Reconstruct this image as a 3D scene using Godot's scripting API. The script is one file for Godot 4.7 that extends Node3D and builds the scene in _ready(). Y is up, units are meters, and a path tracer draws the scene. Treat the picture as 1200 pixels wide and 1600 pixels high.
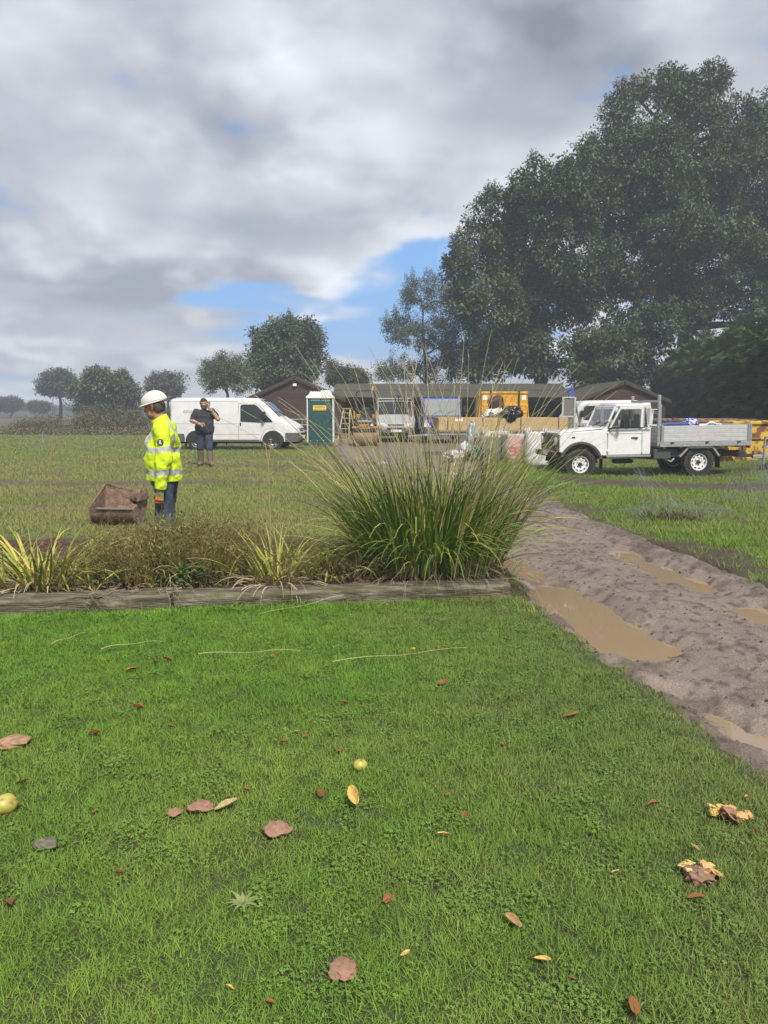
extends Node3D

var rng := RandomNumberGenerator.new()
var n1 := FastNoiseLite.new()
var n2 := FastNoiseLite.new()
var n3 := FastNoiseLite.new()
var M := {}
var taken := {}
var tx := {}

# ---------------------------------------------------------------- mesh builder
class MB:
	var v := PackedVector3Array()
	var n := PackedVector3Array()
	var c := PackedColorArray()
	var ix := PackedInt32Array()
	var col := Color.WHITE
	var xf := Transform3D.IDENTITY

	func vert(p: Vector3, nn: Vector3) -> int:
		v.append(xf * p)
		n.append((xf.basis * nn).normalized())
		c.append(col)
		return v.size() - 1

	func tri(a: Vector3, b: Vector3, d: Vector3) -> void:
		var nn := (b - a).cross(d - a)
		if nn.length_squared() < 1e-18: return
		nn = nn.normalized()
		var i := vert(a, nn)
		vert(b, nn)
		vert(d, nn)
		ix.append_array(PackedInt32Array([i, i + 2, i + 1]))

	func quad(a: Vector3, b: Vector3, d: Vector3, e: Vector3) -> void:
		var nn := (d - a).cross(e - b)
		if nn.length_squared() < 1e-18: return
		nn = nn.normalized()
		var i := vert(a, nn)
		vert(b, nn)
		vert(d, nn)
		vert(e, nn)
		ix.append_array(PackedInt32Array([i, i + 2, i + 1, i, i + 3, i + 2]))

	# box with chamfered edges
	func box(o: Vector3, s: Vector3, b := 0.0, q := Basis.IDENTITY) -> void:
		var h := s * 0.5
		if b <= 0.0:
			for ax in 3:
				for sg: float in [-1.0, 1.0]:
					var nrm := Vector3.ZERO
					nrm[ax] = sg
					var u := Vector3.ZERO
					u[(ax + 1) % 3] = h[(ax + 1) % 3]
					var w := Vector3.ZERO
					w[(ax + 2) % 3] = h[(ax + 2) % 3] * sg
					var m := nrm * h[ax]
					quad(o + q * (m - u - w), o + q * (m + u - w), o + q * (m + u + w), o + q * (m - u + w))
			return
		b = minf(b, minf(h.x, minf(h.y, h.z)) * 0.95)
		var k := h - Vector3(b, b, b)
		for ax in 3:
			var a1 := (ax + 1) % 3
			var a2 := (ax + 2) % 3
			for sg: float in [-1.0, 1.0]:
				var m := Vector3.ZERO
				m[ax] = h[ax] * sg
				var u := Vector3.ZERO
				u[a1] = k[a1]
				var w := Vector3.ZERO
				w[a2] = k[a2] * sg
				quad(o + q * (m - u - w), o + q * (m + u - w), o + q * (m + u + w), o + q * (m - u + w))
			for s1: float in [-1.0, 1.0]:
				for s2: float in [-1.0, 1.0]:
					var p := Vector3.ZERO
					p[a1] = h[a1] * s1
					p[a2] = k[a2] * s2
					var r := Vector3.ZERO
					r[a1] = k[a1] * s1
					r[a2] = h[a2] * s2
					var e := Vector3.ZERO
					e[ax] = k[ax] * s1 * s2
					quad(o + q * (p - e), o + q * (r - e), o + q * (r + e), o + q * (p + e))
		for sx: float in [-1.0, 1.0]:
			for sy: float in [-1.0, 1.0]:
				for sz: float in [-1.0, 1.0]:
					var p1 := Vector3(h.x * sx, k.y * sy, k.z * sz)
					var p2 := Vector3(k.x * sx, h.y * sy, k.z * sz)
					var p3 := Vector3(k.x * sx, k.y * sy, h.z * sz)
					if sx * sy * sz > 0: tri(o + q * p1, o + q * p2, o + q * p3)
					else: tri(o + q * p1, o + q * p3, o + q * p2)

	# polygon in the XY plane pushed along Z, with chamfered rims
	func prism(poly: PackedVector2Array, z0: float, z1: float, b := 0.0) -> void:
		var p := poly.duplicate()
		if Geometry2D.is_polygon_clockwise(p): p.reverse()
		var m := p.size()
		var q := p.duplicate()
		if b > 0.0:
			for i in m:
				var e0 := (p[i] - p[(i + m - 1) % m]).normalized()
				var e1 := (p[(i + 1) % m] - p[i]).normalized()
				var t := Vector2(-e0.y, e0.x) + Vector2(-e1.y, e1.x)
				var l := t.length()
				if l < 0.2: continue
				t /= l
				q[i] = p[i] + t * b / maxf(0.45, t.dot(Vector2(-e0.y, e0.x)))
		var tr := Geometry2D.triangulate_polygon(q)
		for i in range(0, tr.size(), 3):
			var a := q[tr[i]]
			var d := q[tr[i + 1]]
			var e := q[tr[i + 2]]
			if (d - a).cross(e - a) < 0.0:
				var s := d
				d = e
				e = s
			tri(Vector3(a.x, a.y, z1), Vector3(d.x, d.y, z1), Vector3(e.x, e.y, z1))
			tri(Vector3(a.x, a.y, z0), Vector3(e.x, e.y, z0), Vector3(d.x, d.y, z0))
		for i in m:
			var j := (i + 1) % m
			quad(Vector3(p[i].x, p[i].y, z0 + b), Vector3(p[j].x, p[j].y, z0 + b), Vector3(p[j].x, p[j].y, z1 - b), Vector3(p[i].x, p[i].y, z1 - b))
			if b > 0.0:
				quad(Vector3(p[i].x, p[i].y, z1 - b), Vector3(p[j].x, p[j].y, z1 - b), Vector3(q[j].x, q[j].y, z1), Vector3(q[i].x, q[i].y, z1))
				quad(Vector3(q[i].x, q[i].y, z0), Vector3(q[j].x, q[j].y, z0), Vector3(p[j].x, p[j].y, z0 + b), Vector3(p[i].x, p[i].y, z0 + b))

	func tube(pts: Array, radii: Array, sides := 6, caps := true) -> void:
		var m := pts.size()
		var up := Vector3.UP
		var first := -1
		var rings := []
		for i in m:
			var t: Vector3 = (pts[mini(i + 1, m - 1)] - pts[maxi(i - 1, 0)])
			if t.length_squared() < 1e-14: t = Vector3.UP
			t = t.normalized()
			if i == 0: up = Vector3.RIGHT if absf(t.x) < 0.8 else Vector3.FORWARD
			var s := t.cross(up).normalized()
			up = s.cross(t).normalized()
			var r: float = radii[mini(i, radii.size() - 1)]
			first = v.size()
			rings.append(first)
			for k in sides:
				var a := TAU * k / sides
				var d := up * cos(a) + s * sin(a)
				vert(pts[i] + d * r, d)
		for i in m - 1:
			var r0: int = rings[i]
			var r1: int = rings[i + 1]
			for k in sides:
				var k2 := (k + 1) % sides
				ix.append_array(PackedInt32Array([r0 + k, r1 + k2, r0 + k2, r0 + k, r1 + k, r1 + k2]))
		if caps:
			for e in [0, m - 1]:
				var t2: Vector3 = (pts[0] - pts[1]) if e == 0 else (pts[m - 1] - pts[m - 2])
				t2 = (xf.basis * t2).normalized()
				var st: int = rings[e]
				var b0 := v.size()
				for k in sides:
					v.append(v[st + k])
					n.append(t2)
					c.append(col)
				for k in range(1, sides - 1):
					if e == 0: ix.append_array(PackedInt32Array([b0, b0 + k, b0 + k + 1]))
					else: ix.append_array(PackedInt32Array([b0, b0 + k + 1, b0 + k]))

	func rod(a: Vector3, b: Vector3, r: float, sides := 8) -> void:
		tube([a, b], [r, r], sides)

	# profile of (radius, height) spun round local Z
	func lathe(prof: Array, sides := 24, flat := true) -> void:
		for i in prof.size() - 1:
			var a: Vector2 = prof[i]
			var b: Vector2 = prof[i + 1]
			var d := b - a
			var nn := Vector2(d.y, -d.x).normalized()
			for k in sides:
				var t0 := TAU * k / sides
				var t1 := TAU * (k + 1) / sides
				var c0 := cos(t0)
				var s0 := sin(t0)
				var c1 := cos(t1)
				var s1 := sin(t1)
				var i0 := vert(Vector3(a.x * c0, a.x * s0, a.y), Vector3(nn.x * c0, nn.x * s0, nn.y))
				vert(Vector3(a.x * c1, a.x * s1, a.y), Vector3(nn.x * c1, nn.x * s1, nn.y))
				vert(Vector3(b.x * c1, b.x * s1, b.y), Vector3(nn.x * c1, nn.x * s1, nn.y))
				vert(Vector3(b.x * c0, b.x * s0, b.y), Vector3(nn.x * c0, nn.x * s0, nn.y))
				ix.append_array(PackedInt32Array([i0, i0 + 2, i0 + 1, i0, i0 + 3, i0 + 2]))

	# smooth sheet through rows of points
	func sheet(rows: Array, closed := false) -> void:
		var b0 := v.size()
		var w: int = rows[0].size()
		var h := rows.size()
		for j in h:
			for i in w:
				var l: Vector3 = rows[j][(i + w - 1) % w] if closed else rows[j][maxi(i - 1, 0)]
				var r: Vector3 = rows[j][(i + 1) % w] if closed else rows[j][mini(i + 1, w - 1)]
				var u: Vector3 = rows[maxi(j - 1, 0)][i]
				var d: Vector3 = rows[mini(j + 1, h - 1)][i]
				var nn := (r - l).cross(d - u)
				vert(rows[j][i], nn.normalized() if nn.length_squared() > 1e-16 else Vector3.UP)
		for j in h - 1:
			for i in (w if closed else w - 1):
				var i2 := (i + 1) % w
				var p := b0 + j * w + i
				var q := b0 + j * w + i2
				ix.append_array(PackedInt32Array([p, p + w, q, q, p + w, q + w]))

	# a leaf blade: arched tapering strip
	func blade(base: Vector3, dir: Vector3, length: float, width: float, droop: float, segs := 5, tip := 0.0, twist := 0.0) -> void:
		var d := dir.normalized()
		var side := d.cross(Vector3.UP)
		if side.length_squared() < 1e-4: side = Vector3.RIGHT
		side = side.normalized()
		var p := base
		var step := length / segs
		var prev := -1
		for i in segs + 1:
			var t := float(i) / segs
			var w := width * (1.0 - t) * (0.55 + 0.45 * minf(t * 6.0, 1.0)) * 1.25 if t > 0.45 else width * (0.6 + 0.4 * minf(t * 4.0, 1.0)) * 0.85
			w = maxf(w, tip)
			var s := side.rotated(d, twist * t)
			var nn := s.cross(d).normalized()
			var a := vert(p - s * w * 0.5, nn)
			vert(p + s * w * 0.5, nn)
			if prev >= 0: ix.append_array(PackedInt32Array([prev, a + 1, prev + 1, prev, a, a + 1]))
			prev = a
			p += d * step
			var ax := d.cross(Vector3.DOWN)
			if ax.length_squared() > 1e-6:
				d = d.rotated(ax.normalized(), droop / segs * (0.4 + 1.2 * t))

	func mesh(m: Material = null) -> ArrayMesh:
		var a := []
		a.resize(Mesh.ARRAY_MAX)
		a[Mesh.ARRAY_VERTEX] = v
		a[Mesh.ARRAY_NORMAL] = n
		a[Mesh.ARRAY_COLOR] = c
		a[Mesh.ARRAY_INDEX] = ix
		var am := ArrayMesh.new()
		am.add_surface_from_arrays(Mesh.PRIMITIVE_TRIANGLES, a)
		if m: am.surface_set_material(0, m)
		return am

# ---------------------------------------------------------------- scene helpers
func numbered(called: String) -> String:
	if not taken.has(called):
		taken[called] = 0
		return called
	taken[called] += 1
	return "%s_%03d" % [called, taken[called]]

func tag(o: Node, label: String, category: String, group := "", kind := "") -> void:
	if label: o.set_meta("label", label)
	if category: o.set_meta("category", category)
	if group: o.set_meta("group", group)
	if kind: o.set_meta("kind", kind)

func thing(called: String, label: String, category: String, at := Vector3.ZERO, turn := 0.0, group := "") -> Node3D:
	var o := Node3D.new()
	o.name = numbered(called)
	add_child(o)
	o.position = at
	o.rotation.y = turn
	tag(o, label, category, group)
	return o

func obj(called: String, mb: MB, m: Material, parent: Node = self) -> MeshInstance3D:
	var o := MeshInstance3D.new()
	o.name = numbered(called) if parent == self else called
	o.mesh = mb.mesh(m)
	parent.add_child(o, true)
	return o

func put(called: String, me: Mesh, parent: Node, xf: Transform3D) -> MeshInstance3D:
	var o := MeshInstance3D.new()
	o.name = called
	o.mesh = me
	parent.add_child(o, true)
	o.transform = xf
	return o

func many(called: String, me: Mesh, xs: Array, cs: PackedColorArray, parent: Node = self) -> MultiMeshInstance3D:
	var mm := MultiMesh.new()
	mm.transform_format = MultiMesh.TRANSFORM_3D
	mm.use_colors = true
	mm.mesh = me
	mm.instance_count = xs.size()
	for i in xs.size():
		mm.set_instance_transform(i, xs[i])
		mm.set_instance_color(i, cs[i])
	var o := MultiMeshInstance3D.new()
	o.name = numbered(called) if parent == self else called
	o.multimesh = mm
	o.set_meta("kind", "stuff")
	parent.add_child(o, true)
	return o

func text(called: String, words: String, size: float, depth: float, m: Material, parent: Node, xf: Transform3D, wide := 1.0, bold := true) -> MeshInstance3D:
	var t := TextMesh.new()
	t.text = words
	var f := SystemFont.new()
	f.font_names = PackedStringArray(["Droid Sans"])
	if bold: f.font_weight = 700
	t.font = f
	t.font_size = 32
	t.pixel_size = size / 24.0
	t.depth = depth
	t.material = m
	return put(called, t, parent, xf * Transform3D(Basis().scaled(Vector3(wide, 1, 1)), Vector3.ZERO))

func ss(a: float, b: float, x: float) -> float:
	var t := clampf((x - a) / (b - a), 0.0, 1.0)
	return t * t * (3.0 - 2.0 * t)

func R(a: float, b: float) -> float:
	return rng.randf_range(a, b)

func mat(r: float, g: float, b: float, rough := 0.7, metal := 0.0) -> StandardMaterial3D:
	var m := StandardMaterial3D.new()
	m.albedo_color = Color(r, g, b).linear_to_srgb()
	m.roughness = rough
	m.metallic = metal
	return m

func vcol(rough := 0.8) -> StandardMaterial3D:
	var m := mat(1, 1, 1, rough)
	m.vertex_color_use_as_albedo = true
	return m

# a grey noise picture between lo and hi
func grain(freq: float, lo: float, hi: float, oct := 4, seed_ := 1, side := 512) -> ImageTexture:
	var f := FastNoiseLite.new()
	f.seed = seed_
	f.frequency = freq
	f.fractal_octaves = oct
	f.noise_type = FastNoiseLite.TYPE_SIMPLEX_SMOOTH
	var im := f.get_seamless_image(side, side)
	im.convert(Image.FORMAT_RGB8)
	var d := im.get_data()
	var lut := PackedByteArray()
	for i in 256: lut.append(int(clampf(lo + (hi - lo) * i / 255.0, 0, 1) * 255.0))
	for i in d.size(): d[i] = lut[d[i]]
	return ImageTexture.create_from_image(Image.create_from_data(side, side, false, Image.FORMAT_RGB8, d))

# noise mapped through a list of colours (linear) with stops
func dyed(freq: float, stops: Array, cols: Array, oct := 4, seed_ := 1, side := 512) -> ImageTexture:
	var f := FastNoiseLite.new()
	f.seed = seed_
	f.frequency = freq
	f.fractal_octaves = oct
	f.noise_type = FastNoiseLite.TYPE_SIMPLEX_SMOOTH
	var im := f.get_seamless_image(side, side)
	var g := Gradient.new()
	g.offsets = PackedFloat32Array(stops)
	var cc := PackedColorArray()
	for c in cols: cc.append(Color(c[0], c[1], c[2]).linear_to_srgb())
	g.colors = cc
	var lut := PackedByteArray()
	for i in 256:
		var c := g.sample(i / 255.0)
		lut.append_array(PackedByteArray([c.r8, c.g8, c.b8]))
	var s := im.get_data()
	var d := PackedByteArray()
	d.resize(side * side * 3)
	for i in side * side:
		var k := s[i] * 3
		d[i * 3] = lut[k]
		d[i * 3 + 1] = lut[k + 1]
		d[i * 3 + 2] = lut[k + 2]
	return ImageTexture.create_from_image(Image.create_from_data(side, side, false, Image.FORMAT_RGB8, d))

func bumps(freq: float, oct := 4, seed_ := 1, strength := 4.0, side := 512) -> ImageTexture:
	var f := FastNoiseLite.new()
	f.seed = seed_
	f.frequency = freq
	f.fractal_octaves = oct
	f.noise_type = FastNoiseLite.TYPE_SIMPLEX_SMOOTH
	var im := f.get_seamless_image(side, side)
	im.convert(Image.FORMAT_RGBA8)
	im.bump_map_to_normal_map(strength)
	return ImageTexture.create_from_image(im)

func world_tex(m: StandardMaterial3D, t: Texture2D, scale: float, nrm: Texture2D = null, ns := 1.0, local := false) -> StandardMaterial3D:
	m.albedo_texture = t
	m.uv1_triplanar = true
	m.uv1_world_triplanar = not local
	m.uv1_scale = Vector3(scale, scale, scale)
	if nrm:
		m.normal_enabled = true
		m.normal_texture = nrm
		m.normal_scale = ns
	return m

# ---------------------------------------------------------------- camera, sky, sun
func _ready() -> void:
	rng.seed = 4711
	var cam := Camera3D.new()
	cam.name = "camera"
	cam.fov = 67.3
	cam.position = Vector3(0, 1.5, 0)
	cam.rotation_degrees = Vector3(-7.53, 0, 0)
	cam.near = 0.05
	cam.far = 3000.0
	add_child(cam)
	cam.current = true

	var e := Environment.new()
	e.background_mode = Environment.BG_SKY
	e.sky = Sky.new()
	var pano := PanoramaSkyMaterial.new()
	pano.panorama = sky_picture()
	e.sky.sky_material = pano
	e.background_energy_multiplier = 0.5
	e.tonemap_mode = Environment.TONE_MAPPER_LINEAR
	e.tonemap_exposure = 2.2
	e.fog_enabled = true
	e.fog_density = 0.0021
	e.fog_light_color = Color(0.80, 0.84, 0.90)
	e.sdfgi_enabled = true
	e.ssao_enabled = true
	e.ssil_enabled = true
	var we := WorldEnvironment.new()
	we.name = "world_environment"
	we.environment = e
	add_child(we)

	var sun := DirectionalLight3D.new()
	sun.name = "sun"
	sun.light_energy = 0.78
	sun.light_color = Color(1.0, 0.96, 0.9)
	sun.light_angular_distance = 12.0
	sun.shadow_enabled = true
	sun.rotation_degrees = Vector3(-50, 22, 0)
	add_child(sun)

	setup_noise()
	setup_materials()
	print("t materials ", Time.get_ticks_msec())
	build_ground()
	print("t ground ", Time.get_ticks_msec())
	build_barns()
	build_trees()
	print("t trees ", Time.get_ticks_msec())
	build_truck()
	build_vans()
	build_yard()
	print("t yard ", Time.get_ticks_msec())
	build_people()
	print("t people ", Time.get_ticks_msec())
	build_bed()
	print("t bed ", Time.get_ticks_msec())
	build_grass()
	build_litter()
	print("t end ", Time.get_ticks_msec())

func setup_noise() -> void:
	n1.seed = 11
	n1.frequency = 1.0
	n1.fractal_octaves = 3
	n1.noise_type = FastNoiseLite.TYPE_SIMPLEX_SMOOTH
	n2.seed = 23
	n2.frequency = 1.0
	n2.fractal_octaves = 5
	n2.noise_type = FastNoiseLite.TYPE_SIMPLEX_SMOOTH
	n3.seed = 37
	n3.frequency = 1.0
	n3.fractal_octaves = 2
	n3.noise_type = FastNoiseLite.TYPE_SIMPLEX_SMOOTH

# broken grey cloud with a blue gap low ahead; columns run round the horizon starting from -Z
func sky_picture() -> ImageTexture:
	setup_noise()
	var W := 2048
	var H := 1024
	var data := PackedFloat32Array()
	data.resize(W * H * 3)
	# [azimuth, height, half width, half height, amount] in degrees: gaps in the cloud, then grey undersides
	var gaps := [[3.0, 7.5, 5.5, 2.8, 1.15], [-4.0, 5.2, 8.0, 1.3, 1.1], [-9.0, 7.8, 6.0, 0.9, 0.7], [5.0, 11.0, 4.0, 2.2, 0.9], [-11.0, 7.5, 5.0, 0.6, 0.45], [12.0, 5.0, 8.0, 3.0, 0.55], [-23.0, 1.2, 5.0, 0.8, 0.5], [24.0, 8.0, 6.0, 4.0, 0.5],
		[-70.0, 9.0, 9.0, 3.0, 0.8], [75.0, 12.0, 9.0, 4.0, 0.8], [150.0, 10.0, 10.0, 4.0, 0.8], [-140.0, 14.0, 10.0, 4.0, 0.8]]
	var darks := [[-17.0, 8.0, 9.0, 2.4, 1.0], [-24.0, 9.5, 6.0, 2.5, 0.6], [-8.0, 9.0, 5.0, 1.2, 0.5], [13.0, 24.0, 10.0, 4.5, 0.95], [-17.0, 17.0, 12.0, 3.0, 0.35], [-3.0, 13.2, 7.0, 1.3, 0.35], [-16.0, 2.6, 9.0, 0.8, 0.4], [6.5, 4.6, 4.0, 1.0, 0.4],
		[-75.0, 20.0, 14.0, 5.0, 0.6], [80.0, 22.0, 14.0, 5.0, 0.6], [170.0, 18.0, 14.0, 5.0, 0.6], [-120.0, 8.0, 10.0, 2.5, 0.7], [120.0, 8.0, 10.0, 2.5, 0.7]]
	var lights := [[-4.0, 21.0, 6.0, 5.0, 0.55], [2.0, 17.5, 9.0, 1.8, 0.5], [-20.0, 13.0, 2.2, 0.9, 0.6], [-10.0, 10.6, 8.0, 0.9, 0.5], [-2.0, 9.0, 7.0, 0.8, 0.4], [-17.0, 4.2, 8.0, 0.8, 0.5], [-6.0, 2.6, 9.0, 1.2, 0.6]]
	for j in H / 2:
		var el := PI / 2 - PI * (j + 0.5) / H
		var eld := rad_to_deg(el)
		var se := sin(el)
		var ce := cos(el)
		for i in W:
			var az := wrapf(TAU * (i + 0.5) / W, -PI, PI)
			var azd := rad_to_deg(az)
			var k := ce / (se + 0.10)
			var px := sin(az) * k
			var pz := cos(az) * k
			var big := n1.get_noise_2d(px * 0.55 + 3.1, pz * 0.55 + 7.7)
			var det := n2.get_noise_2d(px * 1.5 + 40.0, pz * 1.5)
			var fine := n2.get_noise_3d(sin(az) * 7.0, el * 13.0, cos(az) * 7.0)
			var bil := n2.get_noise_3d(sin(az) * 3.2 + det * 0.15, el * 6.5 + big * 0.2, cos(az) * 3.2)
			var wob := det * 2.2 + bil * 2.0
			var wob2 := big * 1.5 + fine * 3.4
			var gap := 0.0
			for g in gaps:
				var q := Vector2((azd - g[0] + wob2 * 1.6) / g[2], (eld - g[1] + wob * 0.45) / g[3])
				var l := q.length_squared()
				if l < 6.0: gap += g[4] * exp(-l)
			var dk := 0.0
			for g in darks:
				var q := Vector2((azd - g[0] + wob * 2.0) / g[2], (eld - g[1] + wob2 * 0.6) / g[3])
				var l := q.length_squared()
				if l < 6.0: dk += g[4] * exp(-l)
			var li := 0.0
			for g in lights:
				var q := Vector2((azd - g[0] + wob2 * 2.0) / g[2], (eld - g[1] + wob * 0.6) / g[3])
				var l := q.length_squared()
				if l < 6.0: li += g[4] * exp(-l)
			var dens := 0.55 + big * 0.2 + det * 0.32 + fine * 0.55 + bil * 0.30 - gap * 1.05 + 0.25 * ss(35.0, 60.0, eld)
			var cover := ss(-0.34, 0.32, dens)
			# thick cloud is greyer underneath, thin edges are lit through
			var shade := 0.655 - 0.13 * ss(0.2, 1.1, dens) - 0.30 * dk * (0.75 + det * 0.7) + 0.17 * li * (1.0 + det * 1.3) + det * 0.13 + fine * 0.30 + bil * 0.30 + 0.16 * ss(0.05, 0.35, fine + 0.5 * det) * ss(14.0, 3.0, eld)
			shade += 0.16 * cover * (1.0 - ss(0.0, 0.45, dens)) * (1.0 - dk)
			shade = clampf(shade, 0.28, 0.95)
			var cool := ss(0.75, 0.3, shade)
			var cr := shade * lerpf(0.97, 0.90, cool)
			var cg := shade * lerpf(1.0, 0.965, cool)
			var cb := shade * lerpf(1.07, 1.14, cool)
			var b := ss(0.0, 22.0, eld)
			var br := lerpf(0.27, 0.15, b)
			var bg := lerpf(0.54, 0.40, b)
			var bb := lerpf(0.92, 0.90, b)
			var o := (j * W + i) * 3
			data[o] = lerpf(br, cr, cover)
			data[o + 1] = lerpf(bg, cg, cover)
			data[o + 2] = lerpf(bb, cb, cover)
	for j in range(H / 2, H):
		for i in W:
			var o := (j * W + i) * 3
			data[o] = 0.10
			data[o + 1] = 0.11
			data[o + 2] = 0.07
	print("t sky ", Time.get_ticks_msec())
	return ImageTexture.create_from_image(Image.create_from_data(W, H, false, Image.FORMAT_RGBF, data.to_byte_array()))

# ---------------------------------------------------------------- materials
func setup_materials() -> void:
	tx.soft = grain(0.012, 0.72, 1.0, 5, 3)
	tx.fine = grain(0.05, 0.6, 1.0, 4, 5)
	tx.speck = grain(0.16, 0.45, 1.0, 3, 6)
	tx.nfine = bumps(0.05, 4, 8, 5.0)
	tx.nsoft = bumps(0.015, 4, 9, 6.0)
	M.ground = world_tex(vcol(0.95), tx.speck, 1.7, tx.nfine, 1.2)
	M.mud = world_tex(vcol(0.5), tx.fine, 2.3, tx.nfine, 1.0)
	M.mud.roughness = 1.0
	M.mud.roughness_texture = grain(0.02, 0.12, 0.75, 5, 31)
	M.water = mat(0.27, 0.20, 0.125, 0.02)
	M.water.normal_enabled = true
	M.water.normal_texture = bumps(0.01, 2, 77, 1.0)
	M.water.normal_scale = 0.05
	M.water.uv1_triplanar = true
	M.water.uv1_world_triplanar = true
	M.grass = vcol(0.75)
	M.grass.metallic_specular = 0.2
	M.grass.backlight_enabled = true
	M.grass.backlight = Color(0.3, 0.4, 0.1)
	M.leaf = vcol(0.6)
	M.leaf.backlight_enabled = true
	M.leaf.backlight = Color(0.2, 0.25, 0.08)
	M.strap = vcol(0.6)
	M.strap.metallic_specular = 0.3
	M.strap.backlight_enabled = true
	M.strap.backlight = Color(0.2, 0.25, 0.07)
	M.dry = vcol(0.85)
	M.bark = world_tex(mat(0.10, 0.085, 0.07, 0.95), tx.fine, 3.0, tx.nsoft, 1.5)
	# paint and metal
	M.white_paint = world_tex(mat(0.74, 0.76, 0.78, 0.3), grain(0.01, 0.94, 1.0, 5, 41), 0.7, null, 1.0, true)
	M.white_paint.clearcoat_enabled = true
	M.white_paint.clearcoat = 0.6
	M.white_paint.clearcoat_roughness = 0.12
	M.van_paint = world_tex(mat(0.66, 0.68, 0.70, 0.35), grain(0.01, 0.93, 1.0, 5, 42), 0.6, null, 1.0, true)
	M.grey_paint = mat(0.30, 0.32, 0.34, 0.35)
	M.blue_paint = mat(0.03, 0.06, 0.34, 0.35)
	M.black = mat(0.018, 0.018, 0.02, 0.6)
	M.plastic = mat(0.055, 0.058, 0.062, 0.65)
	M.bumper = world_tex(mat(0.12, 0.12, 0.125, 0.7), tx.soft, 1.0, null, 1.0, true)
	M.tyre = world_tex(vcol(0.92), tx.fine, 4.0, tx.nfine, 0.6, true)
	M.rim = mat(0.72, 0.73, 0.74, 0.4)
	M.steel_rim = mat(0.35, 0.35, 0.36, 0.45, 0.6)
	M.galv = world_tex(mat(0.50, 0.52, 0.53, 0.45, 0.55), grain(0.02, 0.75, 1.0, 3, 51), 1.6, null, 1.0, true)
	M.alu = world_tex(mat(0.60, 0.61, 0.62, 0.42, 0.35), grain(0.015, 0.9, 1.0, 4, 52), 0.8, null, 1.0, true)
	M.dark_metal = mat(0.04, 0.04, 0.045, 0.6, 0.3)
	M.chassis = world_tex(mat(0.05, 0.048, 0.045, 0.85), tx.fine, 1.5, null, 1.0, true)
	M.glass = mat(0.05, 0.06, 0.065, 0.03)
	M.glass.transparency = BaseMaterial3D.TRANSPARENCY_ALPHA
	M.glass.albedo_color.a = 0.3
	M.lamp = mat(0.7, 0.72, 0.74, 0.08)
	M.lamp.clearcoat_enabled = true
	M.orange_lamp = mat(0.6, 0.18, 0.03, 0.2)
	M.red_lamp = mat(0.45, 0.02, 0.02, 0.2)
	M.trim_white = mat(0.75, 0.75, 0.74, 0.5)
	M.letter_grey = mat(0.16, 0.18, 0.22, 0.6)
	M.seat = mat(0.03, 0.03, 0.035, 0.8)
	# wood
	M.board = world_tex(vcol(0.85), tx.soft, 0.9, tx.nfine, 0.4)
	M.timber = world_tex(vcol(0.8), grain(0.03, 0.7, 1.0, 4, 61), 1.2, null, 1.0, true)
	M.sleeper = world_tex(mat(1, 1, 1, 0.95), dyed(0.014, [0.0, 0.35, 0.55, 0.75, 1.0], [[0.03, 0.028, 0.017], [0.07, 0.064, 0.038], [0.125, 0.112, 0.07], [0.18, 0.168, 0.125], [0.30, 0.29, 0.255]], 5, 62), 0.8, tx.nfine, 2.0)
	M.sleeper.uv1_scale = Vector3(0.35, 2.2, 2.2)
	M.roofing = world_tex(mat(1, 1, 1, 0.95), dyed(0.012, [0.0, 0.4, 0.65, 1.0], [[0.034, 0.034, 0.028], [0.05, 0.051, 0.04], [0.066, 0.064, 0.05], [0.042, 0.05, 0.03]], 5, 63), 0.35)
	M.rust_yellow = world_tex(mat(1, 1, 1, 0.75), dyed(0.008, [0.0, 0.36, 0.46, 0.54, 0.62, 1.0], [[0.09, 0.04, 0.018], [0.16, 0.075, 0.03], [0.26, 0.14, 0.03], [0.50, 0.33, 0.03], [0.55, 0.38, 0.04], [0.60, 0.42, 0.05]], 5, 64), 0.55, tx.nfine, 0.6)
	M.yellow = world_tex(mat(0.85, 0.43, 0.025, 0.5), grain(0.012, 0.72, 1.0, 5, 65), 0.6)
	M.rust = world_tex(mat(1, 1, 1, 0.9), dyed(0.012, [0.0, 0.4, 0.6, 1.0], [[0.085, 0.055, 0.038], [0.15, 0.095, 0.062], [0.21, 0.145, 0.10], [0.28, 0.23, 0.185]], 5, 66), 1.3, tx.nfine, 1.5)
	M.concrete = world_tex(mat(0.3, 0.28, 0.25, 0.95), tx.soft, 1.0)

# ---------------------------------------------------------------- the lie of the land
const EDGE := [[4.0, 3.2, 5.4], [0.0, 2.3, 4.2], [-1.5, 1.95, 4.0], [-3.0, 1.6, 3.75], [-4.2, 1.39, 3.6], [-6.0, 1.18, 3.36], [-8.2, 1.0, 3.18], [-10.0, 0.8, 3.02], [-14.0, 0.3, 2.72], [-18.3, -0.55, 2.55], [-22.0, -1.0, 2.6], [-25.0, -1.4, 3.2], [-28.0, -1.7, 8.0], [-31.0, -2.0, 12.0], [-34.0, -2.2, 14.5], [-50.0, -2.3, 18.0], [-60.0, -2.3, 18.0]]
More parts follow.
